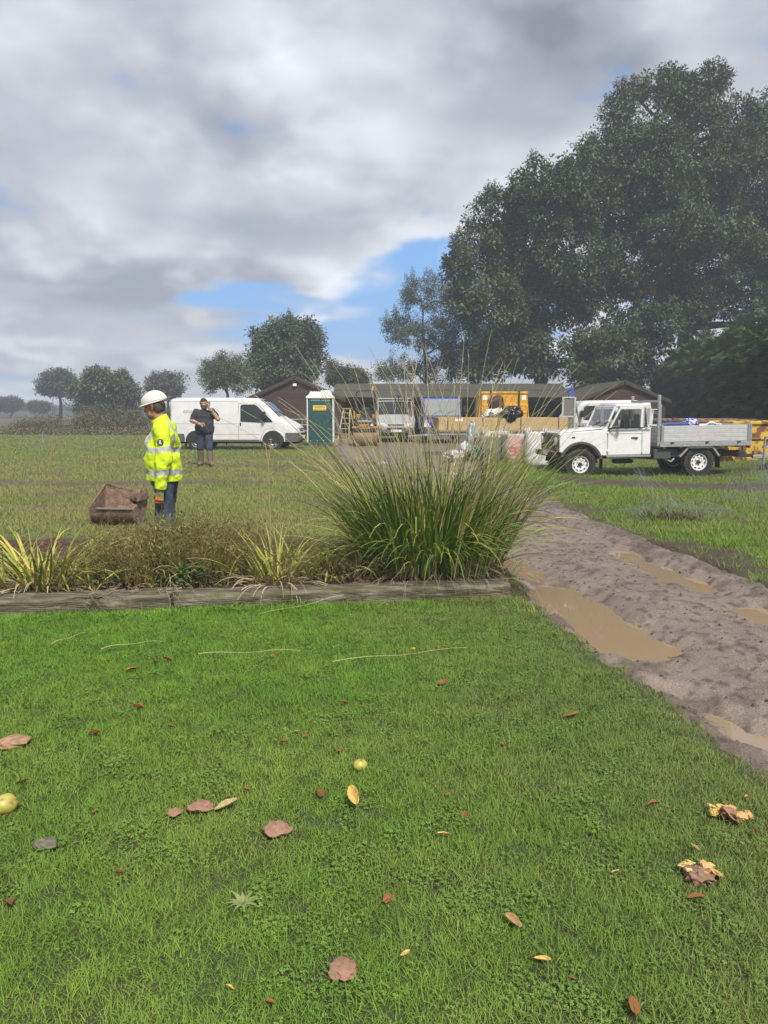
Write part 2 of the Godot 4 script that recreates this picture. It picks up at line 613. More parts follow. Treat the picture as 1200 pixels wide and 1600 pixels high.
# puddles: two ends, half width, depth of the hollow, water level
const POOLS := [
	[1.42, -6.5, 1.62, -5.05, 0.27, 0.085, -0.082],
	[1.22, -7.9, 1.32, -7.1, 0.20, 0.07, -0.085],
	[2.68, -8.5, 2.86, -6.7, 0.16, 0.065, -0.088],
	[3.0, -6.0, 3.06, -5.4, 0.16, 0.07, -0.09],
	[2.05, -13.4, 2.35, -11.3, 0.18, 0.065, -0.085],
	[1.64, -4.05, 1.72, -3.55, 0.12, 0.055, -0.084],
	[1.82, -3.15, 2.0, -2.5, 0.12, 0.06, -0.084],
	[0.9, -19.6, 1.7, -19.0, 0.40, 0.07, -0.082],
	[-0.7, -24.5, 0.2, -23.0, 0.45, 0.07, -0.082],
]

func edges(z: float) -> Vector2:
	for i in EDGE.size() - 1:
		var a: Array = EDGE[i]
		var b: Array = EDGE[i + 1]
		if z <= a[0] and z >= b[0]:
			var t: float = (a[0] - z) / (a[0] - b[0])
			return Vector2(lerpf(a[1], b[1], t), lerpf(a[2], b[2], t))
	return Vector2(1000, 1001)

# distance inside the track (negative outside), with a ragged rim
func inside(x: float, z: float) -> float:
	if z > 4.0 or z < -49.0: return -9.0
	var e := edges(z)
	var w := 0.07 * n1.get_noise_2d(x * 0.9, z * 0.9) * (1.0 if z > -12.0 else 2.5) + 0.03 * n3.get_noise_2d(x * 5.0, z * 5.0)
	return minf(x - e.x, e.y - x) + w

func bed_line(x: float) -> float:
	return -5.47 - 0.151 * (x + 2.8)

func in_bed(x: float, z: float) -> float:
	var f := bed_line(x)
	return ss(1.3, 1.05, x) * ss(f - 0.02, f - 0.14, z) * ss(-9.2, -8.7, z - 0.25 * n1.get_noise_2d(x * 0.6, 3.0)) 

func gh(x: float, z: float) -> float:
	var h := 0.02 * n1.get_noise_2d(x * 0.35, z * 0.35) + 0.006 * n3.get_noise_2d(x * 2.5, z * 2.5)
	var b := in_bed(x, z)
	if b > 0.0:
		h += b * (lerpf(-0.06, 0.085, ss(-7.7, -7.1, z)) + 0.03 * n2.get_noise_2d(x * 3.0, z * 3.0))
	if z < -12.0:
		var q := Vector2((x - 7.4) / 4.6, (z + 20.5) / 7.5).length()
		h -= 0.26 * ss(1.15, 0.25, q)
	if z < -60.0: h += 1.6 * n3.get_noise_2d(x * 0.004, z * 0.004) * ss(-60.0, -160.0, z)
	return h

func track_h(x: float, z: float) -> float:
	var e := edges(z)
	var w := e.y - e.x
	var u := (x - e.x) / w
	var d := inside(x, z)
	var h := -0.035 + 0.022 * n2.get_noise_2d(x * 0.9, z * 0.9)
	if z > -27.0:
		var m := 0.7 + 0.8 * n3.get_noise_2d(z * 0.5, 9.0)
		var c := 0.03 * n3.get_noise_2d(z * 0.7, 2.0)
		h -= 0.032 * m * exp(-pow((u - 0.19 - c) / 0.085, 2)) + 0.034 * m * exp(-pow((u - 0.74 + c) / 0.08, 2))
		h += 0.014 * exp(-pow((u - 0.47) / 0.14, 2))
	for p in POOLS:
		var a := Vector2(p[0], p[1])
		var q := Geometry2D.get_closest_point_to_segment(Vector2(x, z), a, Vector2(p[2], p[3]))
		var l := q.distance_to(Vector2(x, z)) + 0.12 * n1.get_noise_2d(x * 1.6, z * 1.6)
		if l < p[4] * 1.8: h -= p[5] * ss(p[4] * 1.8, p[4] * 0.3, l)
	if z > -17.0:
		h += 0.013 * n2.get_noise_2d(x * 4.5, z * 4.5) + 0.012 * maxf(0.0, n2.get_noise_2d(x * 9.0, z * 6.0)) + 0.005 * n3.get_noise_2d(x * 26.0, z * 26.0)
		h += 0.016 * n2.get_noise_2d((x - e.x) * 7.0, z * 0.7)
		var lug := n3.get_noise_2d(x * 3.0, z * 10.0)
		h += 0.008 * maxf(0.0, lug)
	# soft bank thrown up along the rim
	h += 0.03 * ss(0.28, 0.1, d)
	if d < 0.06: h -= 0.30 * ss(0.06, -0.25, d)
	return h + gh(x, z) * 0.6

func ground_h(x: float, z: float) -> float:
	var h := gh(x, z)
	var d := inside(x, z)
	if d > -0.02: h = lerpf(h, minf(h, track_h(x, z)) - 0.12, ss(-0.02, 0.12, d))
	return h

func worn(x: float, z: float) -> float:
	var w := n2.get_noise_2d(x * 0.22 + 5.0, z * 0.5) * 1.3 + 0.45 * n1.get_noise_2d(x * 1.2, z * 1.8)
	w += 0.30 * ss(-10.0, -12.5, z) * ss(-25.0, -20.0, z) - 0.30 * ss(-23.0, -29.0, z) - 0.12
	# wheel marks across the field and under the pickup
	w += 0.55 * exp(-pow((z + 16.2 + 0.12 * x) / 0.5, 2)) * ss(3.0, 1.0, x) * (0.6 + n3.get_noise_2d(x * 0.5, 0.0))
	w += 1.6 * exp(-pow((z + 17.6 - 0.05 * x) / 1.5, 2)) * ss(3.4, 4.2, x) * ss(9.8, 8.4, x) * (0.95 + 1.0 * n2.get_noise_2d(x * 0.8, z * 1.1))
	w += 0.8 * exp(-pow((z + 25.2 + 0.05 * x) / 0.45, 2)) * ss(-7.0, -5.5, x) * ss(0.0, -1.5, x)
	w += 0.8 * ss(0.9, 0.15, -inside(x, z)) * ss(2.4, 2.8, x) * ss(-10.5, -8.5, z) * (0.8 + n2.get_noise_2d(x * 2.0, z * 2.0))
	w += 0.7 * ss(0.9, 0.1, -inside(x, z)) * (1.0 if z < -11.0 or x > 2.5 else 0.75)
	return clampf(w, 0.0, 1.0)

func ground_col(x: float, z: float) -> Color:
	if z > -6.4 and z > bed_line(x) - 0.05 and x < 2.6:
		return Color(0.10, 0.115, 0.04)
	var b := in_bed(x, z)
	if b > 0.15:
		return Color(0.115, 0.06, 0.036).lerp(Color(0.075, 0.06, 0.035), ss(-7.4, -6.8, z))
	var w := worn(x, z)
	var green := Color(0.17, 0.195, 0.065).lerp(Color(0.22, 0.215, 0.09), 0.5 + n1.get_noise_2d(x * 0.3, z * 0.3))
	if z < -45.0 and x < 6.0:
		var t := ss(-46.0, -50.0, z)
		green = green.lerp(Color(0.23, 0.17, 0.115).lerp(Color(0.19, 0.165, 0.09), 0.5 + n1.get_noise_2d(x * 0.05, z * 0.05)), t)
		if z < -130.0: green = green.lerp(Color(0.09, 0.12, 0.06), ss(-130.0, -170.0, z))
		w = 0.0
	var mud := Color(0.17, 0.13, 0.085) if x < 3.0 else Color(0.11, 0.08, 0.055).lerp(Color(0.07, 0.05, 0.035), clampf(0.5 + n2.get_noise_2d(x * 3.0, z * 3.0), 0, 1))
	return green.lerp(mud, w * 0.85)

func lines(core0: float, core1: float, step: float, far0: float, far1: float, grow: float) -> PackedFloat32Array:
	var a := PackedFloat32Array()
	var s := step
	var p := core0
	var low := []
	while p > far0:
		s *= grow
		p -= s
		low.append(p)
	low.reverse()
	for q in low: a.append(q)
	p = core0
	while p < core1:
		a.append(p)
		p += step
	s = step
	while p < far1:
		a.append(p)
		s *= grow
		p += s
	a.append(p)
	return a

func build_ground() -> void:
	var xs := lines(-6.0, 5.0, 0.09, -480.0, 480.0, 1.09)
	var zs := lines(-14.0, 1.5, 0.09, -520.0, 40.0, 1.06)
	var g := MB.new()
	var W := xs.size()
	for z in zs:
		for x in xs:
			g.v.append(Vector3(x, ground_h(x, z), z))
			g.c.append(ground_col(x, z))
	grid_finish(g, W, zs.size())
	var o := obj("ground", g, M.ground)
	tag(o, "short grass and bare earth of the field and lawn", "", "", "structure")
	# the muddy track, then the same mud spreading into the yard
	for part in [[-15.0, 2.0, 0.032, -0.4, 4.4, "track", "wet rutted grey brown mud track with puddles"], [-49.0, -14.9, 0.13, -2.9, 18.2, "yard", "wet earth yard in front of the sheds"]]:
		var t := MB.new()
		var z: float = part[0]
		var rows := 0
		var cols := 0
		while z <= part[1]:
			cols = 0
			var x: float = part[3]
			while x <= part[4]:
				var h := track_h(x, z)
				t.v.append(Vector3(x, h, z))
				var k := n2.get_noise_2d(x * 0.8, z * 0.8)
				var f := n3.get_noise_2d(x * 9.0, z * 7.0)
				var c := Color(0.345, 0.275, 0.228).lerp(Color(0.27, 0.208, 0.17), clampf(0.35 + k + 0.5 * f, 0, 1))
				var d := inside(x, z)
				var clod := ss(0.12, 0.45, n2.get_noise_2d(x * 3.0 + 50.0, z * 2.2) + 0.35 * ss(0.4, 0.1, d))
				c = c.lerp(Color(0.11, 0.08, 0.055), clod * 0.55)
				c = c.lerp(Color(0.085, 0.06, 0.045), 0.8 * ss(0.22, 0.42, n2.get_noise_2d(x * 9.0, z * 6.0 + 70.0)))
				t.c.append(c)
				cols += 1
				x += part[2]
			rows += 1
			z += part[2]
		grid_finish(t, cols, rows)
		t = trimmed(t)
		var q := obj(part[5], t, M.mud)
		tag(q, part[6], "", "", "structure")
	# crumbs of mud thrown up along the wheel marks
	var cl := MB.new()
	lump(cl, Vector3.ZERO, Vector3(0.016, 0.010, 0.016), 0.9, 4.0)
	var xs2 := []
	var cs2 := PackedColorArray()
	for i in 12000:
		var z := -1.6 - 15.0 * pow(rng.randf(), 1.3)
		var e := edges(z)
		var x := R(e.x - 0.1, e.y + (1.3 if z < -4.0 and z > -10.5 else 0.15))
		if n2.get_noise_2d(x * 1.4, z * 1.4) + R(-0.25, 0.25) < 0.0: continue
		var h := track_h(x, z)
		if h < gh(x, z) - 0.085: continue
		xs2.append(Transform3D(Basis.from_euler(Vector3(R(-1, 1), R(0, 6), R(-1, 1))).scaled(Vector3.ONE * (0.12 + 0.6 * pow(rng.randf(), 4.0))), Vector3(x, maxf(h, ground_h(x, z)) + 0.002, z)))
		cs2.append(Color(0.26, 0.20, 0.16).lerp(Color(0.12, 0.085, 0.062), rng.randf()))
	var crumbs := many("mud_crumbs", cl.mesh(M.mud), xs2, cs2)
	tag(crumbs, "crumbs of wet mud scattered over the track", "mud", "", "stuff")
	for p in POOLS:
		var w := MB.new()
		var a := Vector2(p[0], p[1])
		var b := Vector2(p[2], p[3])
		var dir := (b - a).normalized()
		var side: Vector2 = Vector2(-dir.y, dir.x) * p[4] * 1.75
		a -= dir * p[4] * 1.75
		b += dir * p[4] * 1.75
		w.quad(V(a - side, p[6]), V(b - side, p[6]), V(b + side, p[6]), V(a + side, p[6]))
		if w.n[0].y < 0:
			w = MB.new()
			w.quad(V(a + side, p[6]), V(b + side, p[6]), V(b - side, p[6]), V(a - side, p[6]))
		var o2 := obj("puddle", w, M.water)
		tag(o2, "brown rainwater standing in the track", "", "", "structure")

func V(p: Vector2, y: float) -> Vector3:
	return Vector3(p.x, y, p.y)

func grid_finish(g: MB, W: int, H: int) -> void:
	g.n.resize(g.v.size())
	for j in H:
		for i in W:
			var l := g.v[j * W + maxi(i - 1, 0)]
			var r := g.v[j * W + mini(i + 1, W - 1)]
			var u := g.v[maxi(j - 1, 0) * W + i]
			var d := g.v[mini(j + 1, H - 1) * W + i]
			g.n[j * W + i] = (d - u).cross(r - l).normalized()
	var ix := PackedInt32Array()
	ix.resize((W - 1) * (H - 1) * 6)
	var k := 0
	for j in H - 1:
		for i in W - 1:
			var p := j * W + i
			ix[k] = p
			ix[k + 1] = p + 1
			ix[k + 2] = p + W
			ix[k + 3] = p + 1
			ix[k + 4] = p + W + 1
			ix[k + 5] = p + W
			k += 6
	g.ix = ix

# drops the faces of a track sheet that lie well below the ground
func trimmed(t: MB) -> MB:
	var keep := PackedByteArray()
	keep.resize(t.v.size())
	for i in t.v.size():
		keep[i] = 1 if inside(t.v[i].x, t.v[i].z) > -0.22 else 0
	var r := MB.new()
	var at := PackedInt32Array()
	at.resize(t.v.size())
	at.fill(-1)
	for k in range(0, t.ix.size(), 3):
		if keep[t.ix[k]] + keep[t.ix[k + 1]] + keep[t.ix[k + 2]] < 3: continue
		for m in 3:
			var i := t.ix[k + m]
			if at[i] < 0:
				at[i] = r.v.size()
				r.v.append(t.v[i])
				r.n.append(t.n[i])
				r.c.append(t.c[i])
			r.ix.append(at[i])
	return r
const LOBES_A := [[22.31, 22.58, -56.4, 2.1, 2.33], [19.6, 22.53, -56.8, 2.33, 2.33], [17.0, 21.29, -56.9, 2.1, 2.33], [25.35, 20.85, -57.4, 2.33, 2.56], [27.71, 18.97, -56.9, 2.8, 2.8], [14.93, 18.59, -57.1, 1.86, 2.1], [17.51, 17.21, -53.8, 3.26, 2.8], [22.13, 17.79, -55.8, 3.73, 3.26], [27.45, 15.85, -58.3, 3.73, 3.26], [30.3, 15.45, -56.7, 3.26, 3.73], [16.63, 15.29, -57.8, 3.26, 2.8], [19.88, 13.54, -54.0, 3.73, 2.8], [24.71, 11.79, -55.8, 3.73, 2.8], [28.66, 10.73, -54.7, 3.73, 3.26], [17.67, 10.98, -56.2, 3.26, 2.33], [21.88, 9.23, -56.3, 2.8, 1.86], [26.37, 7.65, -54.1, 2.8, 2.1], [17.82, 6.85, -54.7, 3.26, 2.33], [23.92, 5.8, -55.3, 2.33, 1.3], [32.37, 7.13, -57.6, 2.8, 2.8], [22.54, 24.02, -56.3, 0.93, 0.93], [19.54, 23.42, -55.6, 0.93, 0.93], [17.32, 23.02, -56.4, 1.02, 1.12]]
const LOBES_B := [[10.47, 15.46, -52.6, 2.7, 2.02], [8.26, 14.26, -54.4, 2.47, 1.89], [12.77, 15.25, -52.6, 2.7, 2.47], [6.14, 11.2, -52.6, 2.02, 2.02], [9.84, 12.19, -55.6, 3.14, 2.7], [12.31, 11.65, -52.8, 2.92, 2.7], [6.86, 8.35, -52.9, 2.7, 2.02], [10.92, 8.77, -56.1, 3.14, 2.25], [13.85, 9.08, -55.2, 2.25, 2.25], [4.97, 10.77, -53.7, 1.12, 1.17], [9.15, 5.63, -56.0, 3.14, 2.02], [11.95, 5.06, -54.1, 2.47, 1.8], [6.68, 5.08, -54.5, 2.02, 2.02], [14.28, 4.76, -52.9, 2.7, 2.02], [17.09, 4.49, -55.7, 2.7, 1.8]]
const LOBES_C := [[2.52, 10.81, -62.4, 1.65, 1.44], [4.62, 10.11, -63.4, 2.17, 1.86], [1.02, 7.9, -62.9, 1.65, 1.13], [3.6, 7.01, -61.3, 2.37, 1.65], [1.11, 4.56, -61.6, 1.86, 0.93], [4.49, 4.77, -60.9, 2.37, 1.44], [6.07, 6.98, -61.1, 1.86, 2.37]]
const LOBES_D := [[-7.4, 6.45, -60.5, 2.48, 1.86], [-9.05, 5.55, -61.5, 1.7, 1.86], [-6.0, 5.84, -62.2, 1.24, 2.06], [-7.89, 4.39, -60.1, 2.68, 1.44], [-6.59, 7.68, -62.3, 1.03, 0.93], [-8.66, 7.35, -61.8, 0.83, 0.83], [-7.44, 7.79, -61.8, 0.72, 0.72]]
const LOBES_E := [[-11.62, 4.22, -56.7, 1.58, 1.02], [-12.17, 3.55, -56.0, 1.12, 0.84], [-10.27, 3.81, -55.7, 1.3, 1.21], [-11.13, 4.91, -56.0, 0.84, 0.65], [-12.42, 4.52, -56.2, 0.65, 0.56]]
const LOBES_F := [[-2.58, 3.78, -57.1, 1.45, 0.68], [-3.83, 4.12, -58.4, 0.63, 0.87]]
const LOBES_G := [[-45.23, 5.39, -108.5, 2.29, 1.37], [-47.35, 4.48, -110.6, 1.65, 0.82], [-45.25, 4.31, -110.8, 1.56, 0.92]]
const LOBES_H := [[-28.0, 4.12, -78.4, 2.4, 1.26], [-29.94, 3.02, -80.9, 2.13, 1.26], [-27.37, 3.13, -79.6, 2.13, 1.26], [-28.81, 1.57, -80.3, 2.93, 1.33]]
const LOBES_I := [[-27.67, 4.64, -98.5, 2.16, 1.08], [-28.78, 3.85, -99.2, 1.33, 0.67], [-26.98, 4.02, -99.4, 1.25, 0.75]]
const LOBES_J := [[-73.69, 2.63, -151.6, 2.5, 0.87], [-66.49, 2.12, -149.4, 1.5, 0.5]]

# ---------------------------------------------------------------- trees
# one spray of small folded leaves
func spray(count: int, radius: float, leaf: float, flat := 0.8, narrow := 0.55) -> ArrayMesh:
	var b := MB.new()
	for i in count:
		var d := Vector3(rng.randfn(), rng.randfn() * flat, rng.randfn()).normalized()
		var p := d * radius * pow(rng.randf(), 0.5)
		p.y *= flat
		var f := (d + Vector3(R(-0.8, 0.8), R(-0.9, 0.5), R(-0.8, 0.8))).normalized()
		var s := f.cross(Vector3(R(-0.5, 0.5), 1, R(-0.5, 0.5))).normalized()
		var u := s.cross(f)
		var l := leaf * R(0.7, 1.3)
		var w := l * narrow * 0.5
		b.col = Color.WHITE.darkened(R(0.0, 0.35))
		var t := p + f * l
		var m := p + f * l * 0.45
		b.tri(p, m + s * w + u * w * 0.5, t)
		b.tri(p, t, m - s * w + u * w * 0.5)
	return b.mesh(M.leaf)

# lobes: [x, y, z, radius across, radius up]; the crown is clumps of sprays on the lobes, each clump on a twig of its own
func tree(called: String, label: String, foot: Vector3, trunk_r: float, lobes: Array, per: float, clump: float, me: Array, cols: Array, group := "", gap := 0.0, fork := 0.3, dense := 14) -> Node3D:
	var t := thing(called, label, "tree", foot, 0.0, group)
	var wood := MB.new()
	var top := Vector3.ZERO
	for l in lobes: top += Vector3(l[0], l[1], l[2])
	top = top / lobes.size() - foot
	top.x *= 0.5
	top.z *= 0.5
	var forks := []
	var h := top.y * 1.25
	var pts := []
	var rad := []
	for i in 9:
		var k := i / 8.0
		pts.append(Vector3(top.x * k + trunk_r * 0.8 * sin(k * 5.0), h * k, top.z * k + trunk_r * 0.6 * cos(k * 4.0)))
		rad.append(trunk_r * (1.0 - k * 0.8) * (1.35 if i == 0 else 1.0))
		if k >= fork: forks.append(pts[-1])
	wood.tube(pts, rad, 9)
	var xs := [[], []]
	var cs := [PackedColorArray(), PackedColorArray()]
	for l in lobes:
		var c := Vector3(l[0], l[1], l[2]) - foot
		var from: Vector3 = forks[0]
		for f in forks:
			if f.y < c.y - 0.3 and absf(f.y - (c.y - from.distance_to(c) * 0.3)) < absf(from.y - (c.y - from.distance_to(c) * 0.3)): from = f
		var mid: Vector3 = from.lerp(c, 0.5) + Vector3(R(-0.3, 0.3), R(-0.2, 0.5), R(-0.3, 0.3)) * l[3] * 0.5
		var r0: float = clampf(trunk_r * 0.32, 0.03, 0.3)
		wood.tube([from, from.lerp(mid, 0.6) + Vector3(0, 0.1, 0), mid, mid.lerp(c, 0.6), c], [r0, r0 * 0.8, r0 * 0.6, r0 * 0.42, r0 * 0.25], 6)
		var tint: Array = cols[rng.randi() % cols.size()]
		var nn := int(per * l[3] * l[3])
		for i in nn:
			var d := Vector3(rng.randfn(), rng.randfn(), rng.randfn()).normalized()
			var rr := pow(R(0.12, 1.0), 0.42)
			if d.y < -0.2: rr *= 0.85
			if rng.randf() < 0.16: rr *= R(1.05, 1.3)
			var p := c + Vector3(d.x * l[3], d.y * l[4], d.z * l[3]) * rr
			if n1.get_noise_3d(p.x * 0.28 + foot.x, p.y * 0.33, p.z * 0.28) < gap - 0.55: continue
			if rng.randf() < 0.5:
				wood.tube([c.lerp(p, R(0.0, 0.3)), c.lerp(p, 0.6) + Vector3(R(-0.2, 0.2), R(-0.1, 0.2), R(-0.2, 0.2)), p], [r0 * 0.22, r0 * 0.15, 0.008], 4, false)
			var tone := R(0.6, 1.35)
			for j in dense:
				var q := p + Vector3(rng.randfn(), rng.randfn() * 0.7, rng.randfn()) * clump * 0.5
				var b := Basis.from_euler(Vector3(R(-0.5, 0.5), R(0, TAU), R(-0.5, 0.5))).scaled(Vector3.ONE * R(0.75, 1.25))
				var w := rng.randi() % 2
				xs[w].append(Transform3D(b, q))
				cs[w].append(Color(tint[0], tint[1], tint[2]) * (tone * R(0.8, 1.2)))
		# leading shoots that break the outline
		for i in int(2 + l[3] * 2.2):
			var d := Vector3(R(-1, 1), R(0.1, 1.2), R(-1, 1)).normalized()
			var p := c + Vector3(d.x * l[3], d.y * l[4], d.z * l[3]) * 0.85
			var g := (d + Vector3(0, 1.1, 0)).normalized()
			var far: float = R(0.35, 0.8) * minf(l[3], 1.6)
			wood.tube([p - g * 0.3, p + g * far], [r0 * 0.15, 0.008], 4, false)
			for j in int(5 + far * 7.0):
				var k := j / (5.0 + far * 7.0)
				xs[j % 2].append(Transform3D(Basis.from_euler(Vector3(R(-0.5, 0.5), R(0, TAU), R(-0.5, 0.5))).scaled(Vector3.ONE * (1.1 - 0.6 * k)), p + g * far * k + Vector3(rng.randfn(), rng.randfn(), rng.randfn()) * 0.22 * (1.0 - k * 0.7) * clump))
				cs[j % 2].append(Color(tint[0], tint[1], tint[2]) * R(0.8, 1.25))
	obj("trunk", wood, M.bark, t)
	for w in 2: many("crown", me[w], xs[w], cs[w], t)
	return t

func build_trees() -> void:
	var small := [spray(14, 0.3, 0.11), spray(14, 0.3, 0.13)]
	var oak := [spray(10, 0.36, 0.23), spray(10, 0.36, 0.26)]
	var green := [[0.085, 0.128, 0.056], [0.075, 0.12, 0.052], [0.092, 0.130, 0.052], [0.108, 0.122, 0.055]]
	tree("oak_tree", "tallest broad dark oak, behind the white pickup and conifer hedge", Vector3(21.0, 0, -57), 0.75, LOBES_A, 14.0, 0.6, oak, green, "trees behind the sheds", 0.33, 0.3, 9)
	tree("oak_tree", "broad rounded dark oak behind the open shed, left of the tallest one", Vector3(10.6, 0, -55), 0.6, LOBES_B, 14.0, 0.6, oak, green, "trees behind the sheds", 0.31, 0.3, 9)
	tree("ash_tree", "smaller open crowned tree behind the blue lorry with sky between its branches", Vector3(3.2, 0, -62), 0.26, LOBES_C, 9.5, 0.5, small, [[0.09, 0.118, 0.065], [0.095, 0.115, 0.06]], "trees behind the sheds", 0.18, 0.2, 12)
	tree("maple_tree", "dense rounded grey green tree behind the gabled shed by the toilet", Vector3(-7.4, 0, -62), 0.25, LOBES_D, 20.0, 0.5, oak, [[0.09, 0.128, 0.075], [0.095, 0.135, 0.078]], "trees behind the sheds", 0.1, 0.3, 12)
	tree("willow_tree", "pale loose bushy tree rising above the white van's roof", Vector3(-11.3, 0, -56), 0.16, LOBES_E, 17.0, 0.45, small, [[0.115, 0.14, 0.075], [0.12, 0.14, 0.07]], "trees behind the sheds", 0.12, 0.2, 10)
	tree("hawthorn_bush", "low yellow green bush showing over the roof right of the gabled shed", Vector3(-2.9, 0, -58), 0.1, LOBES_F, 50.0, 0.4, small, [[0.09, 0.10, 0.045], [0.08, 0.09, 0.045]], "trees behind the sheds", -0.1)
	var far := [spray(16, 0.5, 0.26), spray(16, 0.5, 0.3)]
	tree("field_tree", "dark round field tree on a bare trunk, leftmost of the three on the skyline", Vector3(-46.0, 0, -110), 0.3, LOBES_G, 12.0, 0.7, far, [[0.085, 0.105, 0.06]], "trees on the field skyline", 0.05, 0.45, 10)
	tree("field_tree", "broad bushy field tree reaching down to the hedge, middle of the three on the skyline", Vector3(-28.6, 0, -80), 0.25, LOBES_H, 15.0, 0.6, far, [[0.12, 0.14, 0.07], [0.11, 0.14, 0.068]], "trees on the field skyline", -0.05, 0.15, 10)
	tree("field_tree", "small thin field tree standing behind the hard hat, rightmost of the three on the skyline", Vector3(-27.6, 0, -99), 0.2, LOBES_I, 11.0, 0.6, far, [[0.105, 0.12, 0.07]], "trees on the field skyline", 0.1, 0.45, 9)
	tree("field_tree", "low dark tree far off at the left edge of the picture", Vector3(-73.0, 0, -151), 0.25, LOBES_J, 24.0, 0.9, far, [[0.04, 0.05, 0.035]], "", -0.2, 0.3, 10)
	# bramble and thorn scrub along the field edge
	var lob := [[-17.5, 0.75, -50.0, 1.2, 0.8], [-19.5, 0.9, -51.0, 1.4, 0.95], [-15.9, 0.7, -50.5, 0.9, 0.8], [-22.0, 0.7, -51.0, 1.4, 0.8], [-24.0, 0.5, -52.0, 1.3, 0.5], [-14.5, 0.9, -53.0, 1.2, 1.0], [-13.2, 1.2, -54.0, 1.3, 1.2], [-18.4, 1.3, -54.0, 1.4, 1.0], [-20.8, 1.2, -55.0, 1.4, 1.1]]
	lob.sort_custom(func(a, b): return a[0] > b[0])
	var nth := ["first", "second", "third", "fourth", "fifth", "sixth", "seventh", "eighth", "ninth"]
	for n in lob.size():
		var l: Array = lob[n]
		var c := thing("bramble_bush", "grey green bramble bush in the field edge scrub, %s to the left of the van" % nth[n], "bush", Vector3(l[0], 0, l[2]), 0.0, "scrub along the field edge")
		var xs := []
		var cs := PackedColorArray()
		var st := MB.new()
		for i in int(170 * l[3]):
			var d := Vector3(rng.randfn(), absf(rng.randfn()), rng.randfn()).normalized() * pow(rng.randf(), 0.35)
			var p := Vector3(d.x * l[3], d.y * (l[1] + l[4] * 0.8), d.z * l[3])
			xs.append(Transform3D(Basis.from_euler(Vector3(R(-1, 1), R(0, TAU), 0)), p))
			cs.append((Color(0.105, 0.118, 0.06) if rng.randf() < 0.75 else Color(0.16, 0.13, 0.075)) * R(0.7, 1.2))
			if i % 5 == 0: st.tube([Vector3(p.x * 0.3, 0, p.z * 0.3), p * 0.6, p], [0.015, 0.01, 0.006], 4, false)
		obj("stem", st, M.bark, c)
		many("foliage", small[0], xs, cs, c)
	# rough weeds between the mown grass and the stubble
	var xs2 := []
	var cs2 := PackedColorArray()
	for i in 2600:
		var x := R(-42, -9.5)
		var z := -46.6 - absf(rng.randfn()) * 1.6 + (x + 10.0) * 0.10
		xs2.append(Transform3D(Basis.from_euler(Vector3(R(-0.3, 0.3), R(0, TAU), 0)).scaled(Vector3(1, R(0.7, 1.5), 1) * R(0.6, 1.0)), Vector3(x, R(0.02, 0.28), z)))
		cs2.append(Color(0.22, 0.175, 0.11).lerp(Color(0.13, 0.15, 0.07), rng.randf()) * R(0.75, 1.2))
	var wd := many("rough_weeds", small[1], xs2, cs2)
	tag(wd, "strip of rough dry weeds between the mown grass and the brown field", "weeds", "", "stuff")
	# hedgerows far across the fields
	for row in [[-235.0, -270.0, 120.0, 0.9, 2.0], [-350.0, -420.0, 320.0, 1.6, 4.0]]:
		var xs := []
		var cs := PackedColorArray()
		var s: float = -row[0] / 150.0
		var x: float = row[1]
		while x < row[2]:
			var hh: float = row[3] + row[4] * maxf(0.0, n1.get_noise_2d(x * 0.03 / s, row[0]) + 0.1) * 1.6
			for k in 7:
				xs.append(Transform3D(Basis.from_euler(Vector3(R(-1, 1), R(0, TAU), 0)).scaled(Vector3.ONE * s * R(1.0, 1.8)), Vector3(x + R(-1, 1), gh(x, row[0]) + R(0.1, hh), row[0] + R(-2, 2))))
				cs.append(Color(0.06, 0.072, 0.05) * R(0.75, 1.25))
			x += 0.55 * s
		var hd := many("far_hedgerow", far[0], xs, cs)
		tag(hd, "hazy hedgerow and trees far across the fields", "hedgerow", "", "stuff")
	conifer_hedge()
	var sh := thing("farm_shed", "tiny white roofed shed far across the field beside the bushy tree", "shed", Vector3(-50.5, gh(-50.5, -140), -140))
	var b := MB.new()
	b.box(Vector3(0, 1.0, 0), Vector3(7, 2.0, 5))
	obj("wall", b, M.concrete, sh)
	b = MB.new()
	b.prism(PackedVector2Array([Vector2(-2.8, 2.0), Vector2(2.8, 2.0), Vector2(0, 3.0)]), -3.7, 3.7)
	var rf := obj("roof", b, M.trim_white, sh)
	rf.rotation.y = PI / 2

